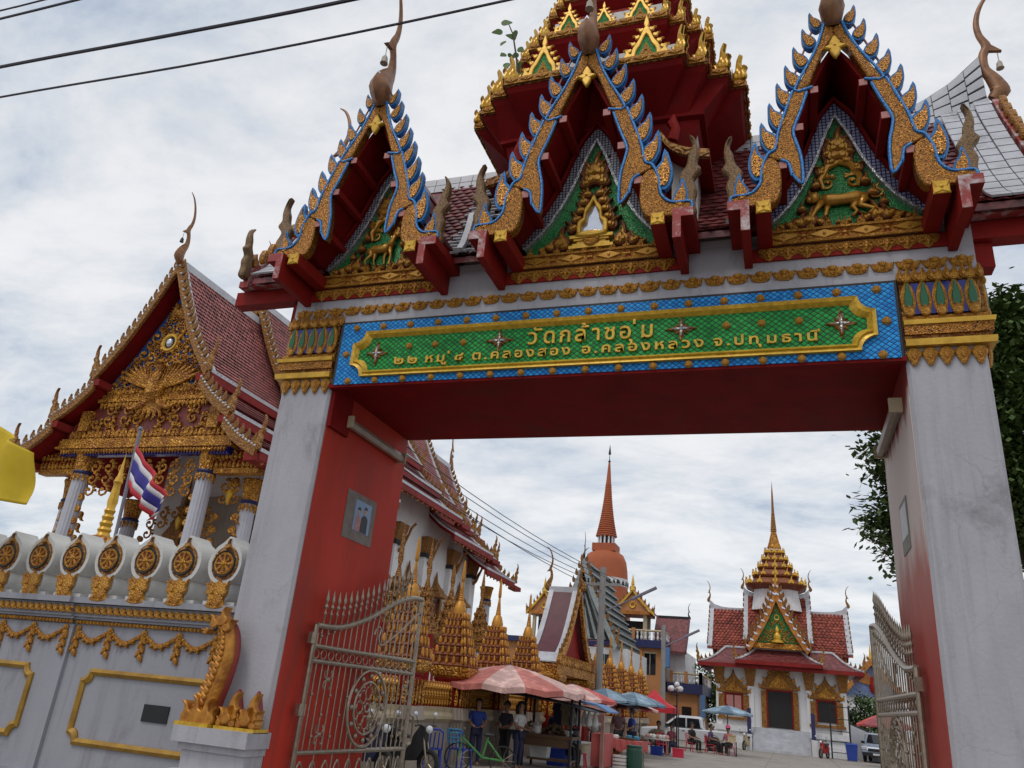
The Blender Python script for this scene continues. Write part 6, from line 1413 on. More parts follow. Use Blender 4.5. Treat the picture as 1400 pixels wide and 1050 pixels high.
c = MB(); chofa(c, T(-7.4, 66.2, 8.9, pi/2, .7)); c.build('horn_finial', 'dark_iron', tb, smooth=True)

# ================================================================ grey-green slatted gable hall behind the gateway
gh = thing('slatted_hall', 'grey green hall with steep slatted gable standing before the orange pagoda', 'hall', (-12.2, 52, 0))
mat('grey_green', (.045, .06, .055), .5, var=.4, scale=2); mat('pale_slat', (.36, .40, .40), .5, var=.3, scale=3)
hx, za, zb, hw = -12.2, 10.6, 5.6, 2.1
MB().box(hx-2.8, hx+2.8, 50.4, 58, 0, 5.2).build('wall', 'white_clean', gh)
MB().prism([(hx-hw, zb), (hx+hw, zb), (hx, za-.3)], 50.3, 50.5).build('gable_wall', 'grey_green', gh)
for s in (1, -1):
    P = smooth([(hx, za), (hx+s*hw*.36, lerp(za, zb, .42)), (hx+s*hw*1.12, zb-.3)], 4)
    MB().prism(P+[(x, z-.2) for x, z in P[::-1]], 49.6, 58).build('roof_slope', 'grey_green', gh)
    MB().prism(P+[(x-s*.16, z-.34) for x, z in P[::-1]], 49.4, 49.6).build('bargeboard', 'pale_slat', gh)
    for q in range(9): u, v = pl(P, (q+.6)/9.2); MB().box(min(u, u+s*.16), max(u, u+s*.16), 49.62, 57.9, v+.02, v+.10).build('roof_batten', 'pale_slat', gh)
    for q in range(1, 6):
        o = q*.5; MB().prism([(hx+s*.02, za-.6-o*1.5), (hx+s*(hw-.1-o), zb+.05), (hx+s*(hw-.3-o), zb+.05), (hx+s*.02, za-.95-o*1.5)] if za-.95-o*1.5 > zb+.3 else [(hx+s*.3, zb+.6), (hx+s*.8, zb+.1), (hx+s*.6, zb+.1), (hx+s*.3, zb+.4)], 50.1, 50.28).build('slat', 'pale_slat', gh)
    for i in range(12): u, v = pl(P, (i+.5)/12); put(finf, 'fin', gh, Matrix.Translation((u+s*.05, 49.5, v+.05)) @ Matrix.Diagonal((s*.34, .34, .44, 1)))
    put(hangf, 'naga_finial', gh, Matrix.Translation((hx+s*hw*1.12, 49.5, zb-.3)) @ Matrix.Diagonal((s*1.0, 1, 1.2, 1)))
for x in (-1.4, 0, 1.4): w = MB().box(hx+x-.45, hx+x+.45, 50.36, 50.399, 3.6, 4.8).build('window', 'glass_dark', gh); MB().box(hx+x-.02, hx+x+.02, 50.33, 50.359, 3.6, 4.8).build('mullion', 'pale_slat', w)
c = MB(); chofa(c, T(hx, 49.5, za, 0, .9)); c.build('horn_finial', 'dark_iron', gh, smooth=True)

# far gable with blue carving on the right
fg = thing('far_gable', 'far shrine with orange bargeboards and blue gable holding a gold bird', 'shrine', (7.1, 80, 0))
MB().box(4.6, 9.6, 80.3, 86, 0, 4.6).build('wall', 'white_clean', fg); MB().prism([(4.7, 4.6), (9.5, 4.6), (7.1, 7.5)], 80, 80.3).build('gable', mat('pale_blue', (.16, .22, .42), .5, var=.5, scale=6), fg)
for s in (1, -1):
    MB().prism([(7.1, 7.9), (7.1+s*2.9, 4.6), (7.1+s*2.5, 4.5), (7.1, 7.3)], 79.6, 79.999).build('bargeboard', 'gold_orange', fg); MB().prism([(7.1, 7.9), (7.1+s*2.9, 4.6), (7.1+s*2.9, 4.45), (7.1, 7.75)], 80, 86).build('roof_slope', 'roof_tile', fg)
    for i in range(8): put(finf, 'fin', fg, Matrix.Translation((7.1+s*(.2+.33*i), 79.7, 7.75-.39*i)) @ Matrix.Diagonal((s*.35, .35, .4, 1)))
    for i in range(6): a = radians(15+i*12); MB().prism([(7.1+s*.1, 5.6), (7.1+s*(.1+1.1*cos(a)), 5.6+1.1*sin(a)), (7.1+s*(.1+1.0*cos(a+.15)), 5.6+1.0*sin(a+.15))], 79.85, 79.95).build('feather', 'gold_orange', fg)
MB().lathe([(.05, 4.9), (.28, 5.3), (.2, 5.8), (.14, 6.0), (.18, 6.2), (.02, 6.4)], 7.1, 79.85, 8).build('bird', 'red_paint', fg, smooth=True); MB().lathe([(.2, 7.8), (.1, 8.2), (0, 9.2)], 7.1, 79.8, 8).build('finial', 'gold_bright', fg)

# ================================================================ trees
def leafmat(n, c): return mat(n, c, .55, col2=tuple(v*.5 for v in c), scale=3.0, spec=.35)
leafmat('leaf_dark', (.085, .14, .035)); leafmat('leaf_mid', (.075, .14, .03)); leafmat('leaf_bright', (.09, .17, .03))
def tree(name, label, x, y, h, blobs, n, ls, m, trunk=.22, seed=1, twigs=True):
    r = random.Random(seed); t = thing(name, label, 'tree' if h > 2.5 else 'bush', (x, y, 0))
    mb = MB(); mb.tube([(x, y, 0), (x+.1, y, h*.3), (x-.05, y+.1, h*.55)], [trunk, trunk*.75, trunk*.55], 8)
    for (bx, by, bz, br) in blobs: mb.tube([(x-.03, y+.05, h*.45), (lerp(x, bx, .5), lerp(y, by, .5), lerp(h*.5, bz, .6)), (bx, by, bz)], [trunk*.4, trunk*.25, trunk*.08], 6)
    mb.build('trunk', 'bark', t); mb = MB(); tot = sum(b[3]**2 for b in blobs)
    for (bx, by, bz, br) in blobs:
        k = int(n*br**2/tot); nc = max(5, int(k/26))
        for c_ in range(nc):
            a, e, q = r.uniform(0, 2*pi), math.asin(r.uniform(-1, 1)), br*r.uniform(.35, 1.05)**.6
            cx_, cy_, cz_ = bx+q*cos(a)*cos(e), by+q*sin(a)*cos(e), bz+q*sin(e)*.85; cr_ = ls*r.uniform(1.2, 2.8)
            for i in range(26):
                px, py, pz = cx_+r.gauss(0, cr_*.55), cy_+r.gauss(0, cr_*.55), cz_+r.gauss(0, cr_*.42)
                a1, a2 = r.uniform(0, 2*pi), r.uniform(-1.1, .5); d = Vector((cos(a1)*cos(a2), sin(a1)*cos(a2), sin(a2))); s = d.cross(Vector((0, 0, 1))).normalized()*ls*.30*r.uniform(.7, 1.2); d *= ls*r.uniform(.7, 1.2); w = s.cross(d)*.25
                p = Vector((px, py, pz)); mb.add([p, p+d*.5+s, p+d, p+d*.5-s], [(0, 1, 2, 3)])
    me = bpy.data.meshes.new('crown'); me.from_pydata(mb.v, [], mb.f); me.materials.append(MATS[m]); o = put(me, 'crown', t); stuff(o); return t
rt = random.Random(3)
tree('broadleaf_tree', 'tall dark leafy tree growing behind the pale gate pillar', 6.4, 24.5, 14, [(5.0, 24, 8.2, 1.9), (3.5, 23.6, 8.9, 1.15), (3.3, 23.8, 7.2, .95), (3.9, 24.2, 6.5, .9), (6.6, 24.5, 10.2, 2.4), (7.4, 24.4, 12.3, 2.0), (7.2, 24, 8.0, 1.8), (6.6, 24.2, 13.4, 1.1), (7.9, 24.6, 6.2, 1.5), (5.2, 25, 10.8, 1.6)], 62000, .24, 'leaf_dark', .3, 3)
tree('broadleaf_tree', 'round green tree between the terrace building and the white shrine', -6.9, 72, 6.4, [(-7.1, 72, 4.9, 1.7), (-8.3, 72, 3.8, 1.5), (-5.8, 72, 3.9, 1.6), (-6.8, 71, 2.6, 1.9), (-5.2, 71.5, 2.6, 1.4)], 5200, .34, 'leaf_mid', .2, 5)
tree('shrub', 'bright green bush beside the blue bin and the far shrine', 5.0, 66, 4.6, [(4.7, 66, 3.2, 1.3), (5.7, 66, 3.0, 1.3), (5.2, 65.6, 2.0, 1.4), (6.6, 66, 2.4, 1.1), (4.0, 66, 2.2, .9)], 3600, .30, 'leaf_bright', .15, 6)
tree('broadleaf_tree', 'small far tree seen between the gold stupas and the hall', -22.3, 60, 6, [(-22.5, 60, 4.6, 1.3), (-21.9, 60, 3.4, 1.2), (-22.9, 60, 5.4, .7)], 1500, .34, 'leaf_dark', .15, 8)
# sapling growing out of the tower
sp = thing('sapling', 'leafy sapling sprouting from the red tower ledge', 'plant', (-3.1, 7.35, 9.3))
MB().tube([(-3.0, 7.46, 8.88), (-3.06, 7.42, 9.25), (-3.12, 7.38, 9.7), (-3.2, 7.36, 10.1), (-3.3, 7.35, 10.35)], [.022, .018, .014, .010, .006], 5).build('stem', 'bark', sp)
lm = MB().prism(xf(LEAF, 0, 0, .15, 0, 1.1), -.003, .003).mesh('leaf', 'leaf_bright')
for i in range(14):
    t = .05+.95*i/14; p = (-3.08-.22*t+.08*(-1)**i, 7.37+rt.uniform(-.08, .08), 9.25+1.1*t); put(lm, 'leaf', sp, T(*p, rt.uniform(-.6, .6), rt.uniform(.7, 1.1)) @ Matrix.Rotation(rt.uniform(1.4, 4.6), 4, 'Y') @ Matrix.Rotation(rt.uniform(-.5, .5), 4, 'X'))

# ================================================================ poles, lamps, cables of the yard
up = thing('utility_pole', 'concrete utility pole with long street lamp arm beside the gold stupas', 'pole', (-7.5, 34, 0))
MB().lathe([(.17, 0), (.13, 7.4)], -7.5, 34, 8, pi/8).build('shaft', 'pole_concrete', up); MB().box(-8.3, -6.7, 33.94, 34.06, 6.6, 6.72).build('crossarm', 'pole_concrete', up)
MB().tube([(-7.4, 34, 5.5), (-5.5, 34, 6.45)], .035, 6).build('lamp_arm', 'pole_grey', up); MB().tube([(-6.2, 34, 6.1), (-5.15, 34, 6.62)], .07, 6, .6).build('lamp_head', 'pole_grey', up)
for x in (-8.15, -7.8, -7.2, -6.85): MB().lathe([(.03, 6.72), (.06, 6.78), (.03, 6.86), (.05, 6.9)], x, 34, 6).build('insulator', 'dark_iron', up)
up3 = thing('utility_pole', 'concrete pole behind the red gate pillar carrying the yard cables', 'pole', (-9.7, 16.5, 0))
MB().lathe([(.17, 0), (.13, 8.2)], -9.7, 16.5, 8).build('shaft', 'pole_concrete', up3)
up2 = thing('utility_pole', 'thin concrete pole with small lamp arm near the red roof', 'pole', (-6.4, 45, 0))
MB().lathe([(.15, 0), (.11, 6.2)], -6.4, 45, 8).build('shaft', 'pole_concrete', up2); MB().tube([(-6.3, 45, 5.1), (-4.5, 45, 6.0)], .04, 6).build('lamp_arm', 'pole_grey', up2); MB().tube([(-5.3, 45, 5.62), (-4.45, 45, 6.05)], .07, 6, .6).build('lamp_head', 'pole_grey', up2)
for i, (dx, dz) in enumerate(((-.65, .0), (-.3, .05), (.3, .03), (.65, 0), (0, -.5))):
    tag(MB().tube(sag((-9.7+dx*.5, 16.5, 7.3+dz+.12*i), (-7.5+dx, 34, 6.88+dz), .3, 8), .014, 4).build('yard_cable', 'cable_black'), 'one of the thin cables strung to the yard utility pole', 'cable', 'cables to the yard pole')
lp = thing('globe_lamp_post', 'black lamp post with a cluster of white globes', 'lamp post', (-4.68, 37.3, 0))
MB().lathe([(.09, 0), (.06, .3), (.035, .5), (.03, 2.75)], -4.68, 37.3, 8).build('post', 'black', lp)
for k in range(5):
    a = 2*pi*k/5+.3; x, y = -4.68+.32*cos(a)*(k > 0), 37.3+.32*sin(a)*(k > 0)
    MB().tube([(-4.68, 37.3, 2.45), (x, y, 2.5), (x, y, 2.62 if k else 2.8)], .015, 5).build('arm', 'black', lp); MB().ball((x, y, 2.74 if k else 2.92), .12, 10, 7).build('globe', mat('globe_white', (.78, .78, .78), .2), lp, smooth=True)
for i in range(6):
    x = 2.4+.25*i
# scaffold of iron bars beside the shrine
sf = thing('rail_stand', 'rusty iron rail stand in front of the shrine window', 'rail', (2.9, 56.3, 0))
for x in (2.4, 3.5):
    for y in (56.0, 56.8): MB().tube([(x, y, 0), (x, y, 3.1)], .03, 5).build('post', 'dark_iron', sf)
for z in (.4, 1.0, 1.6, 2.3, 3.0): MB().tube([(2.4, 56.0, z), (3.5, 56.0, z)], .025, 5).build('rail', 'dark_iron', sf)

# ================================================================ umbrellas and tents
for n, c in (('umb_red', (.50, .07, .06)), ('umb_faded', (.50, .15, .12)), ('umb_pale', (.58, .36, .32)), ('umb_blue', (.10, .17, .24)), ('umb_blue_pale', (.22, .32, .40)), ('tent_red', (.60, .02, .035)), ('umb_maroon', (.30, .06, .07)),
             ('plastic_blue', (.02, .06, .42)), ('plastic_red', (.62, .03, .07)), ('plastic_pink', (.70, .12, .28)), ('plastic_green', (.012, .07, .045)), ('plastic_teal', (.03, .22, .36)), ('plastic_white', (.68, .68, .66)),
             ('cloth_red', (.50, .10, .09)), ('tarp_dark', (.03, .03, .035)), ('food_brown', (.10, .055, .025)), ('panel_pink', (.58, .30, .24)), ('bin_blue', (.02, .06, .35))): mat(n, c, .45 if 'plastic' in n else .65, var=.25, scale=3, stain=tuple(min(1, v*1.5+.05) for v in c) if 'umb' in n else None, stain_scale=2.5, stain_lo=.5)
def umbrella(label, x, y, zt, r, drop, ms, n=12, zb=0, tilt=0.0, group='market umbrellas'):
    u = thing('umbrella', label, 'umbrella', (x, y, 0), 0, group)
    P = lambda k, t: (x+r*t*cos(2*pi*k/n), y+r*t*sin(2*pi*k/n), zt-drop*(t**1.35)-(.0 if t < 1 else 0)+tilt*r*t*cos(2*pi*k/n))
    for k in range(n):
        mb = MB(); ts = (0.02, .35, .7, 1.0)
        v = []
        for t in ts:
            for q in (0, .5, 1):
                p = P(k+q, t); v.append((p[0], p[1], p[2]-(.03*r*t*t if q == .5 else 0)))
        v += [(a, b, c-.11*r/1.7) for a, b, c in v[-3:]]
        mb.add(v, [(i*3+j, i*3+j+1, (i+1)*3+j+1, (i+1)*3+j) for i in range(4) for j in range(2)])
        mb.build('panel', ms[k % len(ms)], u)
        MB().tube([P(k, .05), P(k, .99)], .008, 4).build('rib', 'dark_iron', u) if r > 1.2 else None
    MB().tube([(x, y, zb), (x, y, zt+.08)], .022, 6).build('pole', 'dark_iron', u)
    return u
umbrella('large faded red and white umbrella over the food cart', -7.4, 22, 2.56, 2.15, .58, ('umb_faded', 'umb_pale'), 12, .0)
umbrella('faded red umbrella behind the food cart', -6.85, 27, 2.32, 1.5, .42, ('umb_red', 'umb_pale', 'umb_pale'), 10)
umbrella('dark blue grey umbrella beside the utility pole', -6.35, 30, 2.34, 1.15, .36, ('umb_blue', 'umb_blue', 'umb_blue_pale'), 10)
umbrella('pale blue umbrella overlapping the dark blue one', -5.85, 33, 2.36, 1.3, .40, ('umb_blue_pale', 'umb_blue'), 10)
umbrella('red and white striped umbrella low under the blue one', -6.2, 34.6, 2.02, 1.12, .26, ('umb_red', 'umb_pale'), 12)
umbrella('grey blue umbrella over the seated people by the shrine', -3.05, 45, 2.36, 1.28, .34, ('umb_blue_pale', 'umb_blue', 'umb_blue_pale'), 10)
umbrella('dusty maroon umbrella beside the far pickup', 4.9, 50, 2.72, 1.45, .62, ('umb_maroon', 'umb_red'), 10)
tt = thing('canopy_tent', 'bright red peaked canopy tent on black legs', 'tent', (-5.6, 37.6, 0))
x0, x1, y0, y1 = -6.5, -4.75, 36.9, 38.5; ap = (-5.75, 37.7, 2.66)
for a, b in (((x0, y0), (x1, y0)), ((x1, y0), (x1, y1)), ((x1, y1), (x0, y1)), ((x0, y1), (x0, y0))):
    mid = lambda p, t: tuple(lerp(q, w, t) for q, w in zip((*p, 1.92), ap))
    m1a, m1b = mid(a, .45), mid(b, .45); m1a = (m1a[0], m1a[1], m1a[2]-.12); m1b = (m1b[0], m1b[1], m1b[2]-.12)
    MB().add([(*a, 1.92), (*b, 1.92), m1b, m1a, ap], [(0, 1, 2, 3), (3, 2, 4)]).build('canopy_panel', 'tent_red', tt); MB().add([(*a, 1.919), (*b, 1.919), (*b, 1.70), (*a, 1.70)], [(0, 1, 2, 3)]).build('valance', 'tent_red', tt)
for x in (x0, x1):
    for y in (y0, y1): MB().tube([(x, y, 0), (x, y, 1.92)], .022, 5).build('leg', 'black', tt)

# ================================================================ people
for n, c in (('skin', (.30, .16, .10)), ('hair', (.012, .010, .010)), ('c_blue', (.015, .05, .30)), ('c_navy', (.015, .02, .06)), ('c_black', (.015, .014, .016)), ('c_white', (.60, .60, .60)), ('c_purple', (.10, .05, .16)), ('c_pink', (.50, .16, .22)), ('c_maroon', (.12, .05, .06)), ('c_tan', (.32, .24, .16)), ('c_floral', (.05, .05, .08))): mat(n, c, .75, var=.35, scale=14)
def skinmesh(name, V, E, m, parent, M):
    me = bpy.data.meshes.new(name); me.from_pydata([v[0] for v in V], E, []); me.materials.append(MATS[m])
    o = put(me, name, parent, M); k = o.modifiers.new('skin', 'SKIN'); k.use_smooth_shade = True
    for sv, v in zip(me.skin_vertices[0].data, V): sv.radius = (v[1], v[1]*(v[2] if len(v) > 2 else 1))
    me.skin_vertices[0].data[0].use_root = True
    s = o.modifiers.new('sub', 'SUBSURF'); s.levels = 1; s.render_levels = 1; return o
def person(label, x, y, rz, pose='stand', shirt='c_blue', pants='c_navy', H=1.58, hat=None, long_hair=False, arms='fwd', group=None, z=0):
    p = thing('person', label, 'person', (x, y, z), rz, group); M = W[p] @ Matrix.Scale(H/1.65, 4)
    sit = pose == 'sit'; pz = .50 if sit else .93; dy = .0
    ch, nk, hd = pz+.36, pz+.55, pz+.66
    V = [((0, 0, pz), .13, .8), ((0, -.01, pz+.18), .125, .8), ((0, -.01, ch), .15, .75), ((0, -.01, nk-.07), .08, .8), ((0, -.015, nk), .055), ((0, -.03, hd-.02), .075), ((0, -.035, hd+.07), .095), ((0, -.02, hd+.13), .07)]
    E = [(i, i+1) for i in range(7)]
    sh = {}
    for s in (1, -1):
        b = len(V); el, wr = ((s*.25, -.05, ch-.17), (s*.16, -.30, ch-.22)) if arms == 'fwd' else ((s*.24, .03, ch-.20), (s*.24, -.05, ch-.44))
        d = Vector(wr)-Vector(el); d.normalize(); hand = tuple(Vector(wr)+d*.08)
        V += [((s*.17, 0, ch+.08), .062), (el, .045), (wr, .032), (hand, .034, .5)]; E += [(2, b), (b, b+1), (b+1, b+2), (b+2, b+3)]; sh[s] = b
        sd = d.cross(Vector((0, 0, 1))).normalized()
        for q in range(4): V.append((tuple(Vector(hand)+d*(.085-.008*abs(q-1.3))+sd*(q-1.5)*.021+Vector((0, 0, -.02))), .009)); E.append((b+3, len(V)-1))
        V.append((tuple(Vector(wr)+d*.06-sd*s*.055), .011)); E.append((b+2, len(V)-1))
    for s in (1, -1):
        b = len(V)
        kn, an = ((s*.12, -.42, pz+.02), (s*.12, -.40, .09)) if sit else ((s*.10, -.02, .50), (s*.10, .02, .09))
        V += [((s*.09, -.0, pz-.03), .095), (kn, .06), (an, .04), ((an[0], an[1]-.16, .035), .035)]; E += [(0, b), (b, b+1), (b+1, b+2), (b+2, b+3)]
        sh['l%d' % s] = b
    skinmesh('body', V, E, 'skin', p, M)
    k = 1.16; SV = [(V[0][0], V[0][1]*1.14, .85)]+[(V[i][0], V[i][1]*k, .85) for i in (1, 2)]+[((0, -.01, nk-.06), .085)]; SE = [(0, 1), (1, 2), (2, 3)]
    for s in (1, -1):
        b = sh[s]; m_ = Vector(V[b][0]).lerp(Vector(V[b+1][0]), .8); SV += [(V[b][0], .078), (tuple(m_), .062)]; SE += [(2, len(SV)-2), (len(SV)-2, len(SV)-1)]
    skinmesh('shirt', SV, SE, shirt, p, M)
    SV = [((0, 0, pz-.01), .14, .9)]; SE = []
    for s in (1, -1):
        b = sh['l%d' % s]; SV += [(V[b][0], .108), (V[b+1][0], .075), (V[b+2][0], .056)]; q = len(SV); SE += [(0, q-3), (q-3, q-2), (q-2, q-1)]
    skinmesh('trousers', SV, SE, pants, p, M)
    h = MB(); h.ball((0, -.012, hd+.085), .112, 12, 8, (.95, 1.05, 1.05))
    if long_hair: h.tube([(0, .05, hd+.06), (0, .09, hd-.08), (0, .08, hd-.24)], [.10, .08, .04], 8)
    # cut the face side away
    hm = h.mesh('hair', 'hair', 2); bm = bmesh.new(); bm.from_mesh(hm); bmesh.ops.delete(bm, geom=[f for f in bm.faces if f.calc_center_median().y < -.045 and f.calc_center_median().z < hd+.115 and f.calc_center_median().z > hd-.06], context='FACES'); bm.to_mesh(hm); bm.free()
    put(hm, 'hair', p, M)
    f = MB(); f.ball((0, -.128, hd+.035), .018, 6, 4, (.8, 1, 1.2))
    for s in (1, -1): f.ball((s*.092, -.03, hd+.04), .024, 6, 4, (.5, .8, 1.2))
    f.build('nose_and_ears', 'skin', p, M, True)
    f = MB()
    for s in (1, -1): f.ball((s*.036, -.118, hd+.06), .011, 6, 4)
    f.box(-.025, .025, -.122, -.112, hd-.012, hd-.004); f.build('eyes_and_mouth', 'hair', p, M)
    if hat: hb = MB(); hb.lathe([(.19, hd+.10), (.185, hd+.115), (.115, hd+.12), (.11, hd+.20), (.06, hd+.235), (.0, hd+.24)], 0, -.02, 14); hb.build('hat', hat, p, M, True)
    return p
R_ = radians
person('woman in a bright blue shirt working at the food cart', -7.75, 20.7, R_(25), shirt='c_blue', H=1.50, long_hair=True)
person('person in a patterned dark top bending beside the woman in blue', -7.25, 21.6, R_(-20), shirt='c_floral', pants='c_black', H=1.50)
person('long haired woman in a white and navy top standing at the cart', -6.75, 21.2, R_(70), shirt='c_white', pants='c_navy', H=1.52, long_hair=True)
person('person in dark clothes behind the steaming counter', -6.6, 24.3, R_(20), shirt='c_navy', pants='c_black', H=1.50, arms='down')
person('person in a light shirt and cap seated behind the counter heap', -6.15, 24.0, R_(60), 'sit', shirt='c_tan', pants='c_black', H=1.55, hat='c_white')
person('person in white shirt standing behind the red cloth table', -6.25, 28.0, R_(20), shirt='c_white', pants='c_navy', H=1.42)
person('person in a maroon shirt standing beyond the red cloth table', -5.75, 29.6, R_(10), shirt='c_maroon', pants='c_black', H=1.66, arms='down')
person('person in a blue shirt standing next to the maroon shirt', -5.38, 30.2, R_(-60), shirt='c_blue', pants='c_navy', H=1.62)
person('person in black seated on a pink chair by the white pickup', -4.75, 43.8, R_(60), 'sit', shirt='c_black', pants='c_black', H=1.72)
person('person in purple seated on a pink chair beneath the grey blue umbrella', -3.85, 44.2, R_(80), 'sit', shirt='c_purple', pants='c_black', H=1.70)
person('person in pink hat seated at the small yellow table', -2.95, 43.9, R_(-30), 'sit', shirt='c_pink', pants='c_black', H=1.70, hat='plastic_pink')

# ================================================================ stalls
ct = thing('food_cart', 'wooden food cart with dark tarp roof and a brown heap on its counter', 'food cart', (-6.3, 22.8, 0))
MB().box(-7.0, -5.55, 22.2, 23.2, .78, .86).build('counter', 'wood', ct); MB().box(-6.95, -5.6, 22.24, 22.28, .56, .78).build('front_panel', 'wood', ct); MB().box(-6.9, -5.65, 22.5, 23.1, .2, .25).build('shelf', 'wood', ct)
for x in (-6.95, -5.62):
    for y in (22.25, 23.15): MB().box(x-.03, x+.03, y-.03, y+.03, 0, 2.0 if y > 22.5 or x > -6 else 1.9).build('post', 'dark_iron', ct)
MB().loft([[(-8.6, y, 1.90), (-7.2, y, 1.83), (-5.9, y, 1.72), (-5.0, y, 1.56), (-5.0, y, 1.53), (-5.9, y, 1.68), (-7.2, y, 1.79), (-8.6, y, 1.86)] for y in (21.7, 23.9)]).build('tarp_roof', 'tarp_dark', ct)
MB().loft([[(-5.6, y, 1.80), (-5.1, y, 1.74), (-4.75, y, 1.58), (-4.75, y, 1.54), (-5.1, y, 1.69), (-5.6, y, 1.75)] for y in (23.0, 24.4)]).build('blue_awning', 'tarp_blue', ct)
rr = random.Random(4)
hp = MB()
for i in range(60): a, q = rr.uniform(0, 6.28), rr.uniform(0, .42); hp.ball((-6.2+q*cos(a)*1.2, 22.65+q*sin(a)*.7, .88+.24*(1-q/.42)), .055, 6, 4)
stuff(hp.build('food_heap', 'food_brown', ct))
for i, (x, y, c) in enumerate(((-6.8, 22.5, 'plastic_white'), (-6.7, 22.9, 'steel'), (-5.75, 22.5, 'plastic_white'), (-6.45, 23.0, 'steel'))):
    b = MB().lathe([(.07, .86), (.13, .98), (.14, 1.0), (.12, .985), (.06, .88)], x, y, 12).build('bowl', c); tag(b, ['white bowl on the cart counter by the heap', 'steel bowl at the back corner of the cart counter', 'white bowl at the open end of the cart counter', 'steel bowl behind the heap on the cart'][i], 'bowl', 'bowls on the food cart')
for i in range(5):
    x = -5.9+.16*i; b = MB().lathe([(.0, 1.62), (.03, 1.55), (.09, 1.30), (.10, 1.18), (.03, 1.12)], x, 23.6-.1*(i % 2), 8).build('plastic_bag', 'plastic_white'); tag(b, 'clear white plastic bag hanging from the cart roof edge', 'bag', 'bags hanging on the cart')
pn = thing('stall_frame', 'pink panelled stall frame next to the blue awning', 'stall', (-5.5, 25, 0))
for x, y, z1 in ((-5.95, 24.6, 1.75), (-5.25, 24.6, 1.70)): MB().box(x-.05, x+.05, y-.05, y+.05, 0, z1).build('post', 'panel_pink', pn)
MB().box(-5.9, -5.3, 24.58, 24.62, 1.25, 1.70).build('menu_board', 'panel_pink', pn); MB().box(-5.60, -5.20, 24.70, 26.0, .05, .95).build('side_panel', 'cloth_red', pn); MB().box(-5.84, -5.36, 24.565, 24.579, 1.45, 1.62).build('menu_strip', 'plastic_white', pn)
tbm = thing('market_table', 'folding table covered with a red patterned cloth', 'table', (-5.1, 27, 0))
mb = MB(); mb.box(-5.85, -4.45, 26.4, 27.6, .74, .78); mb.build('tabletop', 'wood', tbm)
cl = MB(); N_ = 24
top = [(-5.9, 26.35), (-4.4, 26.35), (-4.4, 27.65), (-5.9, 27.65)]
cl.add([(*p, .79) for p in top], [(0, 1, 2, 3)])
for (a, b) in zip(top, top[1:]+top[:1]):
    v = []
    for i in range(N_+1):
        t = i/N_; x, y = lerp(a[0], b[0], t), lerp(a[1], b[1], t); w = .03*sin(i*1.9); v += [(x, y, .79), (x+w, y+w-.01, .50+.05*sin(i*.8))]
    cl.add(v, [(2*i, 2*i+2, 2*i+3, 2*i+1) for i in range(N_)])
tag(cl.build('tablecloth', 'cloth_red'), 'red patterned cloth hanging over the market table', 'tablecloth')
for x in (-5.8, -4.5):
    for y in (26.45, 27.55): MB().tube([(x, y, 0), (x, y, .74)], .02, 5).build('leg', 'steel', tbm)
def goods(kind, lab, x, y, z, m, r=.12, h=.12):
    g_ = MB()
    if kind == 'tray': g_.loft([[(x-r*1.4, y-r, z), (x+r*1.4, y-r, z), (x+r*1.4, y+r, z), (x-r*1.4, y+r, z)], [(x-r*1.5, y-r*1.1, z+h*.5), (x+r*1.5, y-r*1.1, z+h*.5), (x+r*1.5, y+r*1.1, z+h*.5), (x-r*1.5, y+r*1.1, z+h*.5)]])
    else: g_.lathe([(r*.7, z), (r, z+h*.3), (r, z+h*.8), (r*.6, z+h)], x, y, 10)
    tag(g_.build(kind, m), lab, kind, 'goods on the market table')
for i in range(9):
    goods(('tray', 'tub')[i % 2], ['pink tray of snacks on the red cloth table', 'white tub on the red cloth table'][i % 2] if i < 4 else ['brown tray of food on the red cloth table', 'teal tub on the red cloth table'][i % 2], -5.7+.15*i, 26.65+.35*((i*7) % 3), .792, ('panel_pink', 'plastic_white')[i % 2] if i < 4 else ('food_brown', 'plastic_teal')[i % 2], .10, .13)
def stool(label, x, y, m, h=.45):
    s = thing('stool', label, 'stool', (x, y, 0), 0, 'plastic stools'); MB().lathe([(.17, h-.03), (.17, h), (.14, h+.005)], x, y, 14).build('seat', m, s)
    for k in range(4): a = k*pi/2+pi/4; MB().tube([(x+.12*cos(a), y+.12*sin(a), h-.03), (x+.19*cos(a), y+.19*sin(a), 0)], .025, 5).build('leg', m, s)
def chair(label, x, y, rz, m, group='plastic chairs'):
    s = thing('plastic_chair', label, 'chair', (x, y, 0), rz, group); M = W[s]
    MB().box(-.22, .22, -.22, .20, .42, .45).build('seat', m, s, M)
    for u in (-.19, .19): MB().tube([(u, -.19, .42), (u*1.1, -.23, 0)], .025, 5).build('leg', m, s, M); MB().tube([(u, .17, .42), (u*1.1, .24, 0)], .025, 5).build('leg', m, s, M)
    for u in (-.20, -.10, 0, .10, .20): MB().tube([(u, .19, .45), (u*.95, .27, .80)], .018, 5).build('back_slat', m, s, M)
    MB().tube([(-.20, .27, .80), (-.1, .28, .86), (.1, .28, .86), (.20, .27, .80)], .025, 6).build('back_rail', m, s, M)
for lab, x, y, rz, m in (('blue plastic chair behind the motorbike seat', -7.95, 18.4, R_(-150), 'plastic_blue'), ('blue plastic chair next to the woman in blue', -7.6, 19.3, R_(170), 'plastic_blue'),
                      ('pink red plastic chair under the person in black', -4.75, 43.85, R_(60), 'plastic_red'), ('pink red plastic chair under the person in purple', -3.85, 44.25, R_(80), 'plastic_red'), ('pink red plastic chair under the person with pink hat', -2.95, 43.95, R_(-30), 'plastic_red'),
                      ('empty red chair standing under the red canopy tent', -5.3, 37.3, R_(20), 'plastic_red')): chair(lab, x, y, rz, m)
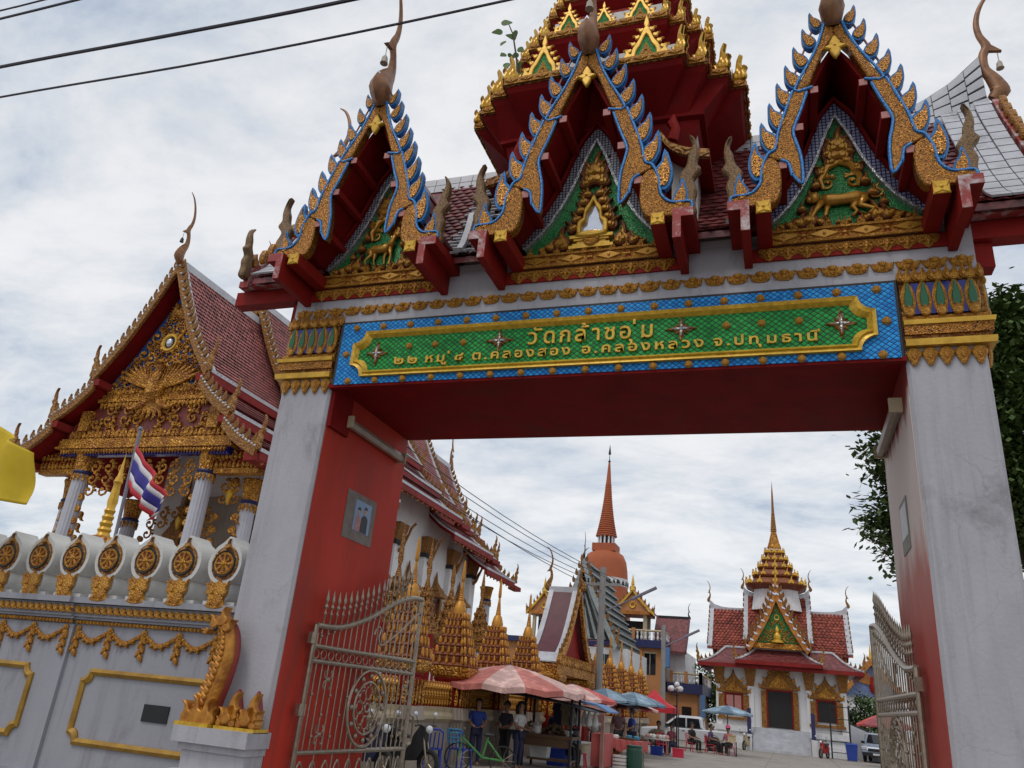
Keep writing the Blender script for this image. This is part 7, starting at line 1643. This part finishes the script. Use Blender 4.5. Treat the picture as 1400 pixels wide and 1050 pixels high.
stool('blue stool holding the teal basin', -6.05, 24.35, 'plastic_blue'); stool('red stool beside the basin stool', -5.75, 24.2, 'plastic_red', .40); stool('pink red stool under the canopy tent', -5.9, 37.4, 'plastic_red')
tag(MB().lathe([(.16, .456), (.24, .70), (.26, .71), (.23, .69), (.15, .47)], -6.05, 24.35, 16).build('basin', 'plastic_teal'), 'teal plastic basin on a blue stool', 'basin')
tag(MB().lathe([(.13, .406), (.19, .62), (.20, .63), (.17, .61), (.12, .42)], -5.75, 24.2, 14).build('basin', 'cream'), 'cream basin on a red stool', 'basin')
br = thing('barrel', 'dark green plastic barrel beside the red cloth table', 'barrel', (-4.55, 26.1, 0))
MB().lathe([(.22, 0), (.25, .05), (.26, .3), (.25, .55), (.23, .62), (.24, .64)], -4.55, 26.1, 16).build('drum', 'plastic_green', br); MB().lathe([(.245, .64), (.245, .68), (.2, .69)], -4.55, 26.1, 16).build('lid', 'plastic_green', br)
cr_ = thing('crate', 'white plastic crate in front of the green barrel', 'crate', (-4.95, 25.9, 0))
for z in (.02, .12, .22, .32):
    for (a, b, c, d) in ((-5.15, -4.75, 25.75, 25.77), (-5.15, -4.75, 26.03, 26.05), (-5.15, -5.13, 25.771, 26.029), (-4.77, -4.75, 25.771, 26.029)): MB().box(a, b, c, d, z, z+.06).build('slat', 'plastic_white', cr_)
MB().box(-5.14, -4.76, 25.76, 26.04, 0, .02).build('bottom', 'plastic_white', cr_)
yt = thing('small_table', 'small yellow topped table beside the person in pink hat', 'table', (-2.75, 43.4, 0)); MB().box(-3.0, -2.5, 43.1, 43.6, .66, .70).build('top', 'cream', yt)
for x in (-2.95, -2.55):
    for y in (43.15, 43.55): MB().tube([(x, y, 0), (x, y, .66)], .018, 5).build('leg', 'dark_iron', yt)
bx = thing('food_box', 'yellow food box on the small table by the umbrella', 'box', (-2.75, 43.35, .70)); MB().box(-2.93, -2.57, 43.2, 43.5, .702, .95).build('body', 'cream', bx); MB().box(-2.95, -2.55, 43.18, 43.52, .951, .98).build('lid', 'gold_bright', bx)
tent_t = thing('snack_table', 'low table of pale snack bags under the red tent', 'table', (-5.2, 36.5, 0)); MB().box(-5.9, -4.9, 36.1, 36.7, .62, .66).build('top', 'plastic_white', tent_t)
for x in (-5.85, -4.95):
    for y in (36.15, 36.65): MB().tube([(x, y, 0), (x, y, .62)], .018, 5).build('leg', 'steel', tent_t)
for i in range(7): tag(MB().ball((-5.8+.14*i, 36.35+.1*(i % 2), .75), .095, 8, 5, (1, 1, .95)).build('snack_bag', 'plastic_white' if i % 3 else 'panel_pink'), 'puffed white snack bag on the tent table' if i % 3 else 'puffed pink snack bag on the tent table', 'bag', 'snack bags under the tent')

# ================================================================ vehicles
for n, c in (('car_white', (.62, .63, .65)), ('car_grey', (.30, .34, .42))): mat(n, c, .25, .1, var=.05)
mat('tail_red', (.45, .02, .02), .3); mat('lamp_clear', (.7, .72, .75), .1, .3)
def pickup(label, x, y, rz, paint):
    v = thing('pickup_truck', label, 'pickup', (x, y, 0), rz, 'parked pickups'); M = W[v]
    def side(P, w, nm, m, b=.05, par=v):   # side outline (x along the car, z), half width w, edges drawn in
        I_ = inset(P if sum(p[0]*q[1]-q[0]*p[1] for p, q in zip(P, P[1:]+P[:1])) > 0 else P[::-1], b)
        P = P if sum(p[0]*q[1]-q[0]*p[1] for p, q in zip(P, P[1:]+P[:1])) > 0 else P[::-1]
        return MB().loft([[(a, -w, z) for a, z in I_], [(a, -w+b, z) for a, z in P], [(a, w-b, z) for a, z in P], [(a, w, z) for a, z in I_]]).build(nm, m, par, M)
    # front at -x
    wells = lambda c: arc(c, .36, .40, pi, 0, 8)
    body = [(-2.45, .42), (-2.42, .72), (-2.30, .90), (-1.15, 1.03), (2.45, 1.05), (2.48, .45)]+[(c, max(z, .36)) for c, z in arc(1.55, .38, .42, 0, pi, 8)]+[(c, max(z, .36)) for c, z in arc(-1.55, .38, .42, 0, pi, 8)]
    side(body, .86, 'body', paint, .06)
    cab = [(-1.20, 1.02), (-.42, 1.62), (-.20, 1.68), (.85, 1.69), (1.02, 1.62), (1.12, 1.03)]
    side(cab, .78, 'cab', paint, .12)
    for s in (1, -1):
        for P in ([(-.95, 1.08), (-.36, 1.55), (.12, 1.57), (.12, 1.08)], [(.20, 1.08), (.20, 1.57), (.84, 1.57), (.93, 1.08)]):
            MB().add([(a, s*(.79-.115*(z-1.03)/.6*0), z) for a, z in P], [(0, 1, 2, 3)]).build('side_window', 'glass_dark', v, M)
        MB().box(-1.02, -.82, min(s*.80, s*.98), max(s*.80, s*.98), 1.05, 1.20).build('mirror', 'black', v, M)
        MB().box(-2.44, -2.20, min(s*.55, s*.84), max(s*.55, s*.84), .74, .88).build('headlight', 'lamp_clear', v, M); MB().box(2.44, 2.50, min(s*.68, s*.84), max(s*.68, s*.84), .65, .95).build('tail_light', 'tail_red', v, M)
        for c in (-1.55, 1.55):
            Mw = M @ Matrix.Translation((c, s*.76, .36)); t_ = MB().torus((0, 0, 0), .27, .09, 22, 8); t_ = t_.build('tyre', 'rubber', v, Mw, True); rm = MB(); cyl_y(rm, 0, 0, .19, -.05, .05, 14); rm.build('rim', 'steel', t_, Mw)
        MB().box(-.05, .07, s*.865 if s > 0 else s*.885, s*.885 if s > 0 else s*.865, .88, .92).build('door_handle', 'black', v, M)
    MB().add([(-1.12, -.66, 1.10), (-1.12, .66, 1.10), (-.50, .58, 1.58), (-.50, -.58, 1.58)], [(0, 1, 2, 3)]).build('windscreen', 'glass_dark', v, M @ Matrix.Translation((-.025, 0, .02)))
    MB().add([(1.10, -.62, 1.12), (1.10, .62, 1.12), (1.03, .56, 1.56), (1.03, -.56, 1.56)], [(0, 1, 2, 3)]).build('rear_window', 'glass_dark', v, M @ Matrix.Translation((.02, 0, 0)))
    MB().box(-2.52, -2.40, -.80, .80, .40, .60).build('bumper', 'black', v, M); MB().box(-2.47, -2.41, -.48, .48, .66, .82).build('grille', 'dark_iron', v, M); MB().box(-2.535, -2.521, -.2, .2, .46, .56).build('number_plate', 'plastic_white', v, M)
    return v
pickup('white pickup parked behind the red canopy tent', -5.6, 48, R_(2), 'car_white')
pickup('silver blue pickup parked by the blue bin', 5.3, 58.2, R_(80), 'car_grey')
wb = thing('wheelie_bin', 'blue wheeled rubbish bin by the shrine steps', 'bin', (3.45, 55.2, 0))
MB().frus(3.2, 3.7, 54.95, 55.4, .06, 3.12, 3.78, 54.85, 55.48, .92).build('tub', 'bin_blue', wb); MB().frus(3.10, 3.80, 54.82, 55.5, .921, 3.14, 3.76, 54.9, 55.46, 1.0).build('lid', 'bin_blue', wb)
for x in (3.22, 3.68): q = MB(); q.torus((x, 55.4, .09), .07, .025, 12, 5, Matrix.Rotation(pi/2, 4, 'Z')); q.build('wheel', 'rubber', wb)
def motorbike(label, x, y, rz, m):
    b = thing('motorbike', label, 'motorbike', (x, y, 0), rz, 'parked motorbikes'); M = W[b]
    for c in (-.62, .62):
        w = MB().torus((c, 0, .28), .235, .05, 22, 7).build('wheel', 'rubber', b, M, True); MB().torus((c, 0, .28), .18, .014, 20, 5).build('rim', 'steel', w, M); s_ = MB()
        for k in range(5): a = k*2*pi/5; s_.tube([(c, 0, .28), (c+.18*cos(a), 0, .28+.18*sin(a))], .014, 4)
        s_.build('spokes', 'steel', w, M)
    for s in (1, -1): MB().tube([(-.62, s*.06, .28), (-.52, s*.06, .62), (-.45, s*.05, .86)], .022, 6).build('fork', 'steel', b, M); MB().tube([(.62, s*.08, .28), (.35, s*.09, .62)], .02, 6).build('shock', 'steel', b, M)
    MB().loft([[(cx_, -w_, z0), (cx_, w_, z0), (cx_, w_*.7, z1), (cx_, -w_*.7, z1)] for cx_, w_, z0, z1 in ((-.52, .07, .55, .95), (-.38, .15, .32, .98), (-.25, .17, .30, .80), (-.05, .10, .28, .48), (.15, .12, .30, .62), (.45, .13, .45, .74), (.78, .07, .62, .78))]).build('fairing', m, b, M, True)
    MB().loft([[(cx_, -w_, z0), (cx_, w_, z0), (cx_, w_*.8, z0+h_), (cx_, -w_*.8, z0+h_)] for cx_, w_, z0, h_ in ((.0, .10, .70, .05), (.15, .14, .72, .09), (.45, .14, .76, .10), (.75, .10, .78, .07))]).build('seat', 'black', b, M, True)
    MB().tube([(-.45, -.34, .98), (-.46, -.18, 1.0), (-.42, 0, .95), (-.46, .18, 1.0), (-.45, .34, .98)], .018, 6).build('handlebar', 'black', b, M)
    MB().ball((-.56, 0, .92), .10, 10, 7, (.6, 1, .8)).build('headlight', 'lamp_clear', b, M, True)
    for s in (1, -1): MB().tube([(-.44, s*.24, 1.0), (-.42, s*.32, 1.18)], .008, 4).build('mirror_stem', 'dark_iron', b, M); MB().ball((-.42, s*.33, 1.21), .06, 10, 6, (.3, 1, .8)).build('mirror', 'mirror_white', b, M, True)
    MB().box(.80, .815, -.09, .09, .48, .62).build('number_plate', 'plastic_white', b, M)
motorbike('black motorbike parked by the steel gate leaf', -7.72, 16.5, R_(165), 'black'); motorbike('small motorbike parked by the shrine steps', -2.6, 55.6, R_(75), 'cream'); motorbike('dark motorbike parked by the iron rail stand', 1.9, 55.3, R_(70), 'tail_red')
bc = thing('bicycle', 'green framed bicycle with wire basket beside the food cart', 'bicycle', (-6.85, 18.7, 0), R_(20)); M = W[bc]
for c in (-.52, .52):
    w = MB().torus((c, 0, .32), .30, .018, 26, 6).build('wheel', 'rubber', bc, M); s_ = MB()
    for k in range(10): a = k*pi/5; s_.tube([(c, 0, .32), (c+.3*cos(a), 0, .32+.3*sin(a))], .004, 3)
    s_.build('spokes', 'steel', w, M)
for P in ([(-.52, 0, .32), (-.42, 0, .80)], [(-.43, 0, .72), (.05, 0, .35)], [(.05, 0, .35), (.15, 0, .80)], [(.05, 0, .35), (.52, 0, .32)], [(.52, 0, .32), (.14, 0, .72)]): MB().tube(P, .022, 6).build('frame_tube', mat('bike_green', (.06, .26, .06), .4), bc, M)
MB().tube([(-.42, -.26, .95), (-.40, 0, .90), (-.42, .26, .95)], .014, 5).build('handlebar', 'steel', bc, M); MB().ball((.16, 0, .84), .11, 10, 6, (1.2, .8, .4)).build('saddle', 'black', bc, M)
bk = MB()
for z, r in ((.62, .13), (.72, .15), (.82, .17), (.90, .18)): bk.torus((-.66, 0, z), r, .008, 16, 4, Matrix.Rotation(pi/2, 4, 'X'))
for k in range(14): a = k*2*pi/14; bk.tube([(-.66+.13*cos(a), .13*sin(a), .62), (-.66+.18*cos(a), .18*sin(a), .90)], .006, 4)
stuff(bk.build('basket', 'plastic_teal', bc, M))
lw = thing('side_wall', 'low white curved wall running beside the shrine', 'wall', (5, 59, 0))
MB().prism([(3.7, 0), (8.5, 0), (8.5, 1.2), (5.8, 1.25), (4.8, 1.7), (3.7, 2.1)], 60, 60.3).build('panel', 'white_clean', lw); MB().tube(smooth([(3.7, 60.15, 2.12), (4.8, 60.15, 1.72), (5.8, 60.15, 1.27), (8.5, 60.15, 1.22)], 3), .08, 6).build('coping', 'dark_iron', lw)

# ================================================================ more goods and people round the stalls
motorbike('dark blue motorbike half hidden behind the steel gate leaf', -7.95, 15.2, R_(150), 'c_navy')
for lab, x, y, z, w, h, m in (('white foam box under the food cart counter', -6.6, 22.8, .25, .5, .3, 'plastic_white'), ('blue cooler box behind the food cart', -6.4, 23.9, 0, .55, .42, 'plastic_blue'), ('orange cooler box under the red cloth table', -5.4, 27.0, 0, .5, .4, 'orange_wall'),
                            ('brown carton behind the red cloth table', -6.2, 27.4, 0, .5, .55, 'food_brown'), ('white foam box stacked by the pink stall frame', -5.95, 25.6, 0, .55, .6, 'plastic_white'), ('red drinks crate by the canopy tent leg', -4.5, 36.4, 0, .45, .32, 'plastic_red'), ('blue drinks crate under the snack table', -5.4, 36.4, 0, .5, .32, 'plastic_blue')):
    b_ = thing('storage_box', lab, 'box', (x, y, z)); MB().frus(x-w*.46, x+w*.46, y-.18, y+.18, z+.002, x-w/2, x+w/2, y-.2, y+.2, z+h).build('body', m, b_); MB().box(x-w*.52, x+w*.52, y-.21, y+.21, z+h+.001, z+h+.05).build('lid', m, b_)
for i in range(8):
    x = -7.6+.24*i; g_ = thing('hanging_shirt', 'dark garment hanging on the rail of the food cart' if i % 2 else 'pale garment hanging on the rail of the food cart', 'clothes', (x, 23.7, 1.2), 0, 'garments on the cart rail') if i > 4 else None
    if g_: MB().prism([(x-.13, 1.68), (x+.13, 1.68), (x+.18, 1.5), (x+.11, 1.46), (x+.12, 1.1), (x-.12, 1.1), (x-.11, 1.46), (x-.18, 1.5)], 23.66, 23.72, .01).build('cloth', ('c_tan', 'c_navy')[i % 2], g_)
for lab, x, y, m, r, h in (('steel pot on the food cart counter', -6.9, 22.75, 'steel', .14, .24), ('dark wok pot at the end of the counter', -5.7, 22.9, 'dark_iron', .17, .16), ('white rice tub on the counter', -6.62, 22.42, 'plastic_white', .12, .2)):
    q_ = thing('cooking_pot', lab, 'pot', (x, y, .86)); MB().lathe([(r*.85, .862), (r, .9), (r, .86+h)], x, y, 14).build('pot', m, q_); MB().lathe([(r*1.03, .861+h), (r*.6, .89+h), (.03, .91+h), (.03, .94+h)], x, y, 14).build('lid', m, q_)
person('person in tan shirt seated under the red canopy tent', -5.55, 37.9, R_(10), 'sit', shirt='c_tan', pants='c_black', H=1.66)
person('person in pink seated beyond the snack bags', -5.0, 38.1, R_(-20), 'sit', shirt='c_pink', pants='c_navy', H=1.6)
person('person in white standing past the pale blue umbrella', -6.3, 32.6, R_(30), shirt='c_white', pants='c_black', H=1.58)
stool('stool under the person in tan shirt', -5.55, 37.95, 'plastic_blue', .46); stool('stool under the person in pink beyond the snack bags', -5.0, 38.15, 'plastic_blue', .46)
